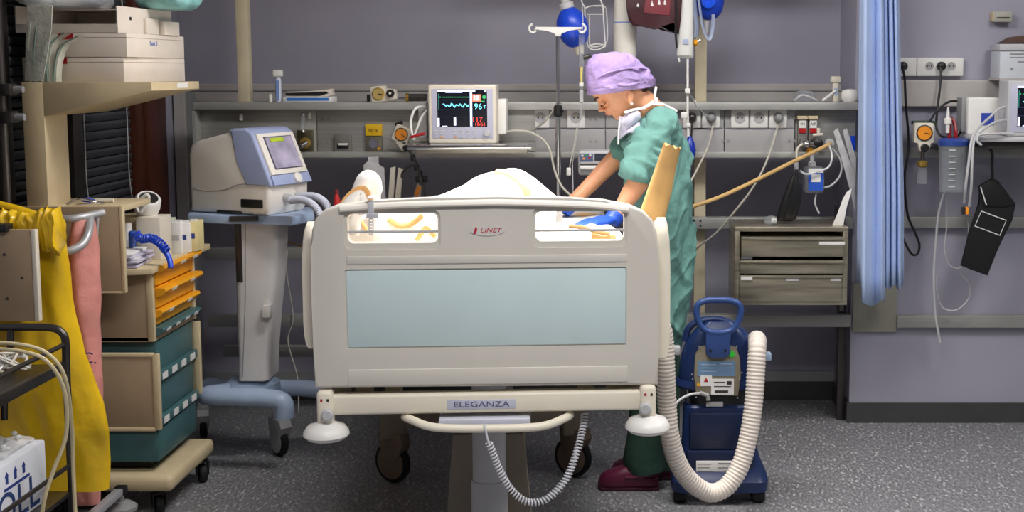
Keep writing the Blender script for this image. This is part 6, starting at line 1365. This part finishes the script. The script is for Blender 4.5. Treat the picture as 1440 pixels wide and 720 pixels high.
for (dx0, dy0, dx1, dy1, pull) in ((1043, 333, 1188, 361, .03), (1041, 365.5, 1186, 385, .015), (1039.5, 386.5, 1186, 424, .008)):
    A_ = Rr(dx0, dy0, dx1, dy1, YD-pull); xx1 = min(A_[1], x1_-.024)
    bb = BM(); box(bb, A_[0], xx1, YD-pull, 5.59, A_[2], A_[3]-.004, .002); d = obj('drawer', bb, M_st2, t)
    bb = BM(); box(bb, A_[0], xx1, YD-pull-.006, YD-pull+.004, A_[3]-.014, A_[3]-.002, .002); obj('pull_lip', bb, M_st2, d)
    if dy0 < 340: bb = BM(); fbox(bb, 1152, 340, 1188, 344, YD-pull-.0015, .002); obj('label_strip', bb, M_paper, d)
    elif dy0 > 380:
        bb = BM(); fbox(bb, 1042, 389, 1058, 394, YD-pull-.0075, .002); obj('label_strip', bb, M_paper, d)
        for (q0, q1) in ((1106, 1123), (1168, 1182)): bb = BM(); fbox(bb, q0, 391, q1, 395, YD-pull-.0012, .002); obj('label_strip', bb, M_lgrey, d)
    else: bb = BM(); fbox(bb, 1042, 361, 1058, 364.5, YD-pull-.004, .004); obj('label_strip', bb, M_chrome, d)
b = BM(); box(b, x1_-.012, x1_+.008, YD+.12, 5.69, z0_-.05, z1_+.06, .003); obj('mount_plate', b, M_dark, t)
# dark vertical support beside the recess edge
b = BM(); a = Rr(1188, 428, 1196, 582, 5.70); box(b, XE-.05, XE-.014, 5.765, 5.81, .0, P(1190, 425, 5.7).z, .003); tag(obj('support_post', b, M_dark), 'dark metal support post at the recess edge under the steel drawers', 'post')
# ================================================================ curtain
M_curt = M('blue_curtain_cloth', (182, 202, 240), .85, vary=.04, scale=5, bump=.15, bscale=60)
ct_ = thing('curtain', 'pale blue cubicle curtain gathered beside the wall bay', 'curtain', P(1238, 425, 5.42))
n_, rows = 64, 14
def cpt(u, v):
    wv = (math.sin(u*2*PI*2.2+2.4)*.6+math.sin(u*2*PI*5.1+1)*.12) if u < .55 else math.sin(.55*2*PI*2.2+2.4)*.6+math.sin(.55*2*PI*5.1+1)*.12+.5*math.sin((u-.55)*2*PI*7.5)
    pxl = 1210-5*v; pxr = 1263+8*min(1, v*1.4); px = pxl+(pxr-pxl)*(u)
    pb_ = 396 if u < .1 else (424+6*math.sin((u-.1)*8) if u < .58 else (428 if u < .60 else 404+3*math.sin(u*30)))
    pyb = pb_; py = -60+(pyb+60)*v; Y = 5.45+.05*wv+(.05*(u > .6))
    return P(px, py, Y)
rings = [[cpt(i/(n_-1), j/(rows-1)) for i in range(n_)] for j in range(rows)]
top = [V((p.x, p.y, 2.7)) for p in rings[0]]
b = BM(); loft(b, [top]+rings, closed_ring=False); o = obj('curtain_cloth', b, M_curt, ct_, ang=80); md = o.modifiers.new('t', 'SOLIDIFY'); md.thickness = .003
b = BM(); tube(b, [(1.0, 5.45, 2.73), (1.4, 5.45, 2.73)], .012, 10); obj('curtain_rail', b, M_lgrey, ct_); b = BM(); 
for x in (1.03, 1.37): tube(b, [(x, 5.45, 2.73), (x, 5.45, ZC)], .008, 8)
obj('rail_hanger', b, M_lgrey, ct_)
# ================================================================ wall bay things
t = thing('socket_strip', 'white double socket strip with black plugs on the wall bay', 'socket strip', P(1310, 107, YW)); 
b = BM(); fbox(b, 1262, 81, 1289, 107, YW-.03, .03, .004); obj('plate', b, M_white, t); b = BM(); fbox(b, 1290, 81, 1355, 107, YW-.03, .03, .004); obj('plate', b, M_white, t)
for px in (1307, 1323, 1338, 1269):
    p = P(px, 93, YW-.03)
    if px in (1307, 1338):
        b = BM(); lathe(b, [(.019, 0), (.019, .0015), (.016, .001)], p, (0, -1, 0), 18); obj('socket_well', b, M_cover, t)
        for dx in (-.008, .008): b = BM(); lathe(b, [(.003, 0), (.003, .003)], p+V((dx, 0, 0)), (0, -1, 0), 8); obj('pin_hole', b, M_black, t)
for (px, pts, lab) in ((1269, [P(1272, 110, 5.66), P(1274, 150, 5.64), P(1277, 185, 5.64), P(1277, 215, 5.60), P(1272, 250, 5.58), P(1276, 300, 5.6), P(1288, 330, 5.62), P(1293, 345, 5.63), P(1290, 357, 5.63), P(1282, 357, 5.63), P(1272, 340, 5.6), P(1266, 320, 5.56)], 'black plug with long cord hanging beside the curtain'),
                       (1323, [P(1323, 108, 5.66), P(1321, 130, 5.65), P(1318, 155, 5.64), P(1317, 180, 5.6), P(1325, 192, 5.58), P(1345, 192, 5.6), P(1356, 175, 5.62), P(1352, 165, 5.64)], 'black plug with cord looping over the wall rail')):
    t2_ = thing('plug_with_cord', lab, 'plug', P(px, 93, YW-.035), 0, 'black plugs in the socket strip')
    b = BM(); lathe(b, [(.02, .0), (.02, .02), (.015, .032), (.008, .036)], P(px, 93, YW-.031), (0, -1, 0), 18); obj('plug', b, M_black, t2_)
    b = BM(); tube(b, catmull([P(px, 94, YW-.06)]+pts, 8), .0055, 8); obj('cord', b, M_black, t2_)
cord('black_loop_cord', [P(1300, 178, 5.6), P(1308, 170, 5.6), P(1318, 155, 5.6), P(1335, 143, 5.62), P(1352, 143, 5.66)], .005, M_black, 'black cord arching from the gauge to the white module', 'cord')
t = thing('call_box', 'small grey call box mounted high on the wall bay', 'call box', P(1410, 32, YW)); b = BM(); fbox(b, 1398, 16, 1424, 31, YW-.05, .05, .004); obj('box_body', b, M('callbox_grey', (170, 168, 158), .5), t)
b = BM(); fbox(b, 1402, 24, 1420, 26, YW-.052, .004); obj('slot', b, M_dark, t); b = BM(); fbox(b, 1396, 17, 1399, 30, YW-.045, .045, .002); obj('side_flap', b, M_beige, t)
def rstand(nm, lab): return None
# wall shelf bracket with carton
t = thing('supply_carton', 'white printed carton standing on the wall trunking', 'box', P(1425, 112, 5.60)); zc_ = P(1430, 112, 5.55).z
a = Rr(1406, 70, 1470, 111, 5.55); b = BM(); box(b, a[0], a[1], 5.55, 5.69, a[2], a[3], .003); obj('box_body', b, M('carton_grey', (202, 206, 214), .6, vary=.03), t)
b = BM(); box(b, a[0]-.006, a[1], 5.54, 5.69, a[3]-.002, P(1430, 62, 5.55).z, .003); obj('lid', b, M_lgrey, t)
for (x0_, y0_, x1_, y1_) in ((1420, 75, 1440, 77), (1420, 80, 1440, 81.5), (1421, 95, 1425, 99), (1431, 86, 1440, 88)): b = BM(); fbox(b, x0_, y0_, x1_, y1_, 5.549, .002); obj('print', b, M_grey, t)
b = BM(); prism(b, [P(x_, y_, 5.6) for x_, y_ in ((1408, 61), (1425, 52), (1470, 46), (1470, 60))], (0, .08, 0), .003); tag(obj('brown_folder', b, M('folder_brown', (86, 62, 50), .7)), 'brown folder lying on the printed carton', 'folder')
b = BM(); a = Rr(1406, 110, 1470, 113, 5.52); box(b, a[0], a[1]+.2, 5.52, 5.69, a[2], a[3]); tag(obj('wall_ledge', b, M_trim), 'narrow ledge on the wall trunking carrying the printed carton', 'ledge')
# bay tray with monitor and module
tt_ = thing('bay_tray', 'grey equipment tray fixed to the wall bay rails', 'tray', P(1420, 205, 5.5)); zb_ = P(1420, 193, 5.3).z
x0_ = P(1368, 195, 5.4).x; b = BM(); box(b, x0_, x0_+.6, 5.3, 5.69, zb_-.02, zb_, .006); obj('tray_top', b, M_lgrey, tt_); b = BM(); box(b, x0_+.03, x0_+.6, 5.32, 5.69, zb_-.05, zb_-.02, .004); obj('tray_underside', b, M_dark, tt_)
t = thing('bay_monitor', 'white patient monitor with dark screen on the equipment tray at the wall bay', 'monitor', (P(1450, 190, 5.36).x, 5.4, zb_))
a = Rr(1417, 113, 1520, 190, 5.36); b = BM(); box(b, a[0], a[1], 5.36, 5.5, zb_, a[3], .008, 3); obj('casing', b, M_lgrey, t); b = BM(); fbox(b, 1421, 118, 1516, 186, 5.357, .005, .002); obj('bezel', b, MATS['bezel_lilac'], t)
monitor_screen(t, 1431, 121, 1502, 178, 5.356)
t = thing('module_box', 'white module box with blue label beside the wall bay monitor', 'module', (P(1385, 188, 5.45).x, 5.5, zb_)); a = Rr(1361, 137, 1413, 190, 5.51); b = BM(); box(b, a[0], a[1], 5.51, 5.59, zb_, a[3], .008, 3); obj('module_casing', b, M_white, t)
b = BM(); fbox(b, 1380, 159, 1398, 176, 5.507, .005); obj('blue_label', b, M('label_navy', (52, 74, 170), .4), t)
b = BM(); fbox(b, 1352, 137, 1361, 185, 5.54, .08, .004); obj('side_clamp', b, M_grey, t)
for i, pts in enumerate(([P(1418, 150, 5.40), P(1405, 153, 5.38), P(1392, 165, 5.36), P(1378, 178, 5.32), P(1367, 195, 5.27), P(1362, 230, 5.25), P(1358, 262, 5.26), P(1356, 285, 5.3)], [P(1420, 168, 5.39), P(1400, 172, 5.33), P(1382, 183, 5.30), P(1370, 197, 5.27), P(1367, 230, 5.25), P(1366, 260, 5.26), P(1363, 290, 5.3)], [P(1425, 188, 5.3), P(1395, 188, 5.28), P(1377, 190, 5.28), P(1374, 198, 5.27), P(1380, 204, 5.27)])):
    cord('monitor_lead', pts, .0055, M_lgrey, ('pale lead from the wall bay monitor hanging beside the canister', 'pale lead from the wall bay monitor ending in a coloured connector', 'pale lead curled on the edge of the equipment tray')[i], 'lead', group='leads of the wall bay monitor')
b = BM(); fbox(b, 1358, 291, 1363, 302, 5.3, .015, .003); c1 = obj('lead_connector', b, M_orange); tag(c1, 'small orange and dark connector at the lead end', 'connector'); b = BM(); fbox(b, 1353, 291, 1357.5, 302, 5.3, .015, .003); obj('dark_half', b, M_dark, c1)
b = BM(); tube(b, catmull([P(1390, 188, 5.4), P(1400, 187, 5.4), P(1412, 188.5, 5.38)], 5), .006, 8); tag(obj('red_clip', b, M_red), 'short red clip on the equipment tray', 'clip')
# suction gauge and canister
t, p, R_ = gauge_box('suction_regulator', 'cream suction regulator with orange dial on the wall bay rail', (1300, 187), 5.56, .043, 0, M_orange)
b = BM(); prism(b, [P(x_, y_, 5.56) for x_, y_ in ((1290, 199), (1310, 199), (1306, 213), (1294, 213))], (0, .04, 0), .004); obj('valve_body', b, M_cream, t); b = BM(); lathe(b, [(.018, 0), (.018, .012), (.013, .016)], P(1300, 208, 5.56), (0, -1, 0), 18); obj('knob', b, M_black, t)
b = BM(); tube(b, [P(1298, 213, 5.58), P(1297, 226, 5.58)], .008, 10); obj('stem', b, M_dark, t); b = BM(); lathe(b, [(.008, .03), (.024, .024), (.024, .008), (.016, 0)], P(1297, 235, 5.58), n=16); obj('collar', b, M_gold, t)
b = BM(); lathe(b, [(.021, -.07), (.024, -.065), (.022, 0)], P(1297, 236, 5.58), n=16); obj('glass_trap', b, M_clear, t); b = BM(); fbox(b, 1284, 170, 1316, 176, 5.60, .04, .004); obj('bracket', b, M('bracket_green', (52, 74, 58), .5), t)
t = thing('suction_canister', 'clear graduated suction canister with blue lid on the wall bay', 'canister', P(1339, 272, 5.5)); c = P(1339, 271, 5.5)
h_ = P(1339, 203, 5.5).z-c.z
b = BM(); lathe(b, [(.05, 0), (.056, .006), (.063, h_), (.060, h_), (.053, .01)], c, n=28); obj('canister_body', b, M_clear, t); b = BM(); lathe(b, [(.066, h_-.004), (.067, h_+.016), (.05, h_+.026), (.03, h_+.028)], c, n=28); obj('lid', b, M('lid_blue', (44, 72, 150), .4), t)
for i in range(7): b = BM(); q = c+V((-.02, -.0645, .03+i*.026)); box(b, q.x-.014, q.x+.014, q.y, q.y+.003, q.z, q.z+.0035); obj('graduation', b, M_white, t)
b = BM(); tube(b, catmull([P(1335, 199, 5.48), P(1335, 180, 5.48), P(1336, 168, 5.5), P(1341, 170, 5.5), P(1344, 185, 5.48), P(1344, 198, 5.48)], 6), .008, 8); obj('red_tube', b, M('red_tube', (150, 24, 30), .35), t)
b = BM(); lathe(b, [(.004, .05), (.006, .03), (.007, .005), (.016, 0), (.016, -.02), (.009, -.024), (.008, -.06)], P(1333, 167, 5.47), n=14); obj('white_connector', b, M_white, t)
b = BM(); tube(b, [P(1345, 198, 5.46), P(1358, 204, 5.46)], .008, 8); obj('side_port', b, M_white, t); b = BM(); box(b, c.x-.05, c.x+.05, 5.55, 5.69, c.z+h_-.03, c.z+h_-.005, .003); obj('bracket', b, M_dark, t)
cord('suction_tube', [P(1328, 270, 5.5), P(1320, 300, 5.55), P(1316, 340, 5.58), P(1313, 390, 5.6), P(1315, 440, 5.62), P(1320, 470, 5.62), P(1322, 482, 5.62)], .0055, M_tube, 'clear suction tube hanging straight down the wall bay', 'tube')
cord('thin_tube', [P(1330, 275, 5.52), P(1331, 320, 5.58), P(1328, 350, 5.6), P(1335, 372, 5.62), P(1350, 377, 5.62), P(1360, 360, 5.62), P(1362, 330, 5.6), P(1361, 312, 5.6)], .003, M_tube, 'thin clear tube looping below the canister', 'tube')
cord('looped_tube', [P(1350, 385, 5.6), P(1363, 400, 5.62), P(1362, 420, 5.64), P(1345, 436, 5.64), P(1325, 432, 5.64), P(1316, 405, 5.62), P(1318, 385, 5.62)], .0035, M_tube, 'clear tube forming a loop above the lower wall rail', 'tube')
# blood pressure cuff hanging from its hose
t = thing('blood_pressure_cuff', 'black blood pressure cuff with white outlined label hanging at the wall bay', 'cuff', P(1390, 388, 5.5))
b = BM(); prism(b, [P(x_, y_, 5.5) for x_, y_ in ((1352, 374), (1363, 330), (1374, 298), (1380, 285), (1377, 262), (1396, 251), (1404, 254), (1429, 287), (1424, 310), (1406, 345), (1389, 388))], (0, .025, 0), .006, 3); obj('cuff_body', b, M('cuff_black', (16, 16, 18), .55, vary=.15, bump=.2, bscale=80), t)
b = BM(); prism(b, [P(x_, y_, 5.494) for x_, y_ in ((1378, 262), (1396, 251), (1429, 287), (1410, 292), (1384, 290))], (0, .012, 0), .004); obj('folded_end', b, MATS['cuff_black'], t)
q = [P(1380, 297, 5.4985), P(1415, 310, 5.4985), P(1406, 331, 5.4985), P(1371, 318, 5.4985)]; b = BM(); tube(b, q, .0028, 6, closed=True); obj('label_outline', b, M_white, t)
b = BM(); tube(b, [P(1379, 263, 5.49), P(1387, 288, 5.49)], .0028, 6); obj('white_stripe', b, M_white, t)
b = BM(); tube(b, catmull([P(1396, 254, 5.50), P(1395, 235, 5.48), P(1395, 215, 5.47), P(1388, 206, 5.46), P(1380, 203, 5.45)], 6), .0065, 10); obj('hose', b, M_black, t)
# ================================================================ air warming unit on the floor
YU = 4.62
aw = thing('air_warmer', 'navy blue wheeled air warming unit with loop handle on the floor beside the bed', 'warming unit', (P(1012, 700, YU).x, YU+.15, 0))
M_navy = M('navy_plastic', (26, 46, 92), .32, vary=.05); M_navd = M('dark_navy_plastic', (22, 34, 66), .35, vary=.05); M_hnd = M('handle_blue', (44, 72, 130), .4, vary=.04)
cxu = P(1013, 600, YU).x
def hw(px0, px1, py, Y): return (P(px1, py, Y).x-P(px0, py, Y).x)/2
rings = []
for (z, hwid, y0_, y1_) in ((.05, .178, -.03, .13), (.09, .180, -.035, .13), (.11, .176, -.02, .13), (.17, .150, .0, .13), (.22, .138, .005, .13), (.36, .133, .01, .13), (.37, .125, .02, .12)):
    rings.append([V((cxu+x, YU+(y0_+y1_)/2+y, z)) for x, y in rrect(-hwid, hwid, -(y1_-y0_)/2, (y1_-y0_)/2, .04, 4)])
b = BM(); loft(b, rings); obj('base_shell', b, M_navy, aw)
b = BM(); box(b, cxu-.115, cxu+.115, YU-.004, YU+.02, .205, .345, .008); obj('back_recess_panel', b, M_navd, aw)
b = BM(); box(b, cxu-.125, cxu+.125, YU-.012, YU+.02, .1, .205, .01); obj('ledge_panel', b, M_navd, aw)
a = Rr(979, 648, 1032, 669, YU-.013); b = BM(); box(b, a[0], a[1], YU-.0145, YU-.01, a[2], a[3], .001); lb = obj('rating_label', b, M_paper, aw)
for (x0_, y0_, x1_, y1_) in ((981, 652, 1000, 653), (981, 657, 998, 658), (981, 662, 1003, 663), (1010, 651, 1030, 652.5), (1010, 657, 1024, 658.5), (1017, 662, 1029, 666)): b = BM(); fbox(b, x0_, y0_, x1_, y1_, YU-.0155, .001); obj('print', b, M_grey, lb)
for sg in (-1, 1):
    for yy, r_ in ((YU+.02, .036), (YU+.09, .036)):
        b = BM(); lathe(b, [(.01, -.022), (r_*.9, -.022), (r_, -.014), (r_, .014), (r_*.9, .022), (.01, .022)], (cxu+.145*sg, yy, r_), (1, 0, 0), 20); obj('wheel', b, M_rubber, aw)
# motor neck
b = BM(); rings = []
for z, hwid, d_ in ((.36, .105, .05), (.40, .115, .052), (.46, .118, .052)): rings.append([V((cxu+x, YU+.07+y, z)) for x, y in rrect(-hwid, hwid, -d_, d_, .04, 4)])
loft(b, rings); obj('neck', b, M('neck_black', (24, 25, 30), .5), aw)
# upper dome body
zz0, zz1 = .44, P(1010, 456, YU).z
b = BM(); rings = []
for i in range(9):
    u = i/8; z = zz0+(zz1-zz0)*u; hwid = (.150, .152, .150, .146, .140, .130, .114, .090, .05)[i]; d_ = (.06, .061, .06, .058, .056, .052, .047, .04, .025)[i]
    rings.append([V((cxu+x, YU+.068+y, z)) for x, y in rrect(-hwid, hwid, -d_, d_, min(.06, d_*.9), 5)])
loft(b, rings); obj('upper_shell', b, M_navy, aw)
b = BM(); rings = []
for z, hwid, d_ in ((zz0-.012, .155, .063), (zz0, .166, .067), (zz0+.02, .160, .063)): rings.append([V((cxu+x, YU+.068+y, z)) for x, y in rrect(-hwid, hwid, -d_, d_, .06, 5)])
loft(b, rings); obj('skirt_rim', b, M_navy, aw)
# beige back plate with labels
pp_ = [(978, 500), (984, 489), (1000, 486), (1022, 486), (1036, 490), (1041, 505), (1042, 530), (1038, 557), (979, 555), (976, 530)]
b = BM(); prism(b, [P(x_, y_, YU-.014+.005) for x_, y_ in pp_], (0, .03, 0), .004); bp_ = obj('back_plate', b, M('plate_taupe', (140, 132, 112), .45), aw)
b = BM(); fbox(b, 981, 508, 1034, 529, YU-.014+.0035, .003); obj('blue_label', b, M('label_steelblue', (110, 142, 176), .45, vary=.06), bp_)
b = BM(); fbox(b, 985, 528, 1001, 543, YU-.014+.0028, .003); obj('white_label', b, M_paper, bp_); b = BM(); fbox(b, 1000, 533, 1032, 555, YU-.014+.0026, .003); obj('white_label', b, M_paper, bp_)
for (x0_, y0_, x1_, y1_) in ((1005, 549, 1024, 552.5), (1004, 537, 1020, 538.5), (1022, 536, 1029, 541), (1004, 543, 1028, 544.2)): b = BM(); fbox(b, x0_, y0_, x1_, y1_, YU-.014+.002, .001); obj('print', b, M_dark, bp_)
for (x0_, y0_, x1_, y1_) in ((986, 512, 1007, 513.5), (986, 517, 1005, 518), (1012, 511, 1030, 512.5), (1012, 517, 1032, 518), (986, 522, 1008, 523)): b = BM(); fbox(b, x0_, y0_, x1_, y1_, YU-.014+.0028, .001); obj('print', b, M('print_pale', (160, 184, 208), .5), bp_)
b = BM(); prism(b, [P(x_, y_, YU-.014+.0018) for x_, y_ in ((990, 537), (993, 531), (996, 537))], (0, .001, 0)); obj('warning_mark', b, M_red, bp_)
b = BM(); lathe(b, [(.012, 0), (.012, .0015)], P(1029, 498, YU-.014+.004), (0, -1, 0), 18); obj('green_dot', b, M('dot_green', (60, 210, 60), .5, vary=0), bp_)
b = BM(); lathe(b, [(.006, 0), (.006, .003)], P(982, 541, YU-.014+.004), (0, -1, 0), 12); obj('yellow_dot', b, M_yel, bp_)
for (x_, y_) in ((983, 487), (1036, 487), (973, 526), (1043, 524), (974, 533), (1040, 533), (979, 558), (1037, 559)): b = BM(); lathe(b, [(.0035, 0), (.003, .004)], P(x_, y_, YU-.014+.004), (0, -1, 0), 8); obj('screw', b, M_chrome, bp_)
# handles
hp = [P(x_, y_, YU-.022) for x_, y_ in ((979.5, 436), (983, 427), (995, 422.5), (1010, 422), (1025, 422.5), (1038, 427), (1042, 436), (1040, 448), (1034, 460), (1025, 466), (1010, 468), (996, 466), (987, 460), (981, 448))]
b = BM(); tube(b, catmull(hp, 6, True), .0118, 12, closed=True); obj('loop_handle', b, M_hnd, aw)
b = BM(); prism(b, [P(x_, y_, YU-.032) for x_, y_ in ((991, 464), (1010, 468), (1029, 464), (1027, 480), (1027, 498), (1020, 504), (999, 504), (993, 498), (993, 480))], (0, .028, 0), .005); obj('handle_stem', b, M_hnd, aw)
for x_ in (999, 1020): b = BM(); lathe(b, [(.005, 0), (.005, .003)], P(x_, 493, YU-.032), (0, -1, 0), 10); obj('stem_screw', b, M_black, aw)
b = BM(); tube(b, catmull([P(963, 480, YU+.07), P(968, 462, YU+.07), P(982, 452, YU+.07), P(1005, 449, YU+.07), P(1024, 453, YU+.07), P(1036, 465, YU+.07), P(1042, 482, YU+.07)], 6), .013, 10); obj('rear_handle', b, M_navy, aw)
b = BM(); fbox(b, 941, 488, 957, 500, YU+.05, .04, .005); obj('side_latch', b, M_lgrey, aw); b = BM(); fbox(b, 1062, 497, 1085, 508, YU+.05, .04, .005); obj('side_latch', b, M_lblue, aw)
b = BM(); fbox(b, 993, 566, 1017, 572, YU+.004, .03, .002); obj('connector_strip', b, M_lgrey, aw)
b = BM(); tube(b, catmull([P(943, 578, YU-.05), P(955, 563, YU-.03), P(970, 555, YU-.02), P(984, 553, YU-.01), P(988, 552, YU+.0)], 6), .005, 8); obj('power_cord', b, M_lgrey, aw)
b = BM(); tube(b, [P(984, 552, YU-.005), P(995, 556, YU-.01), P(996, 563, YU-.012)], .009, 10); obj('inlet_plug', b, M_grey, aw)
# ribbed hose
hs = [P(906, 432, 4.34), P(919, 443, 4.35), P(930, 460, 4.36), P(934, 480, 4.37), P(936, 520, 4.37), P(938, 570, 4.38), P(942, 612, 4.38), P(952, 648, 4.40), P(971, 677, 4.43), P(998, 693, 4.46), P(1022, 684, 4.48), P(1041, 655, 4.50), P(1053, 612, 4.52), P(1060, 565, 4.54), P(1063, 520, 4.56), P(1065, 490, 4.58), P(1065, 480, 4.62), P(1064, 478, 4.68), P(1062, 482, 4.74)]
b = BM(); ribbed(b, hs, .0345, .0135, .10, 20); obj('ribbed_hose', b, M('hose_white', (222, 212, 202), .45, vary=.03), aw, ang=80)
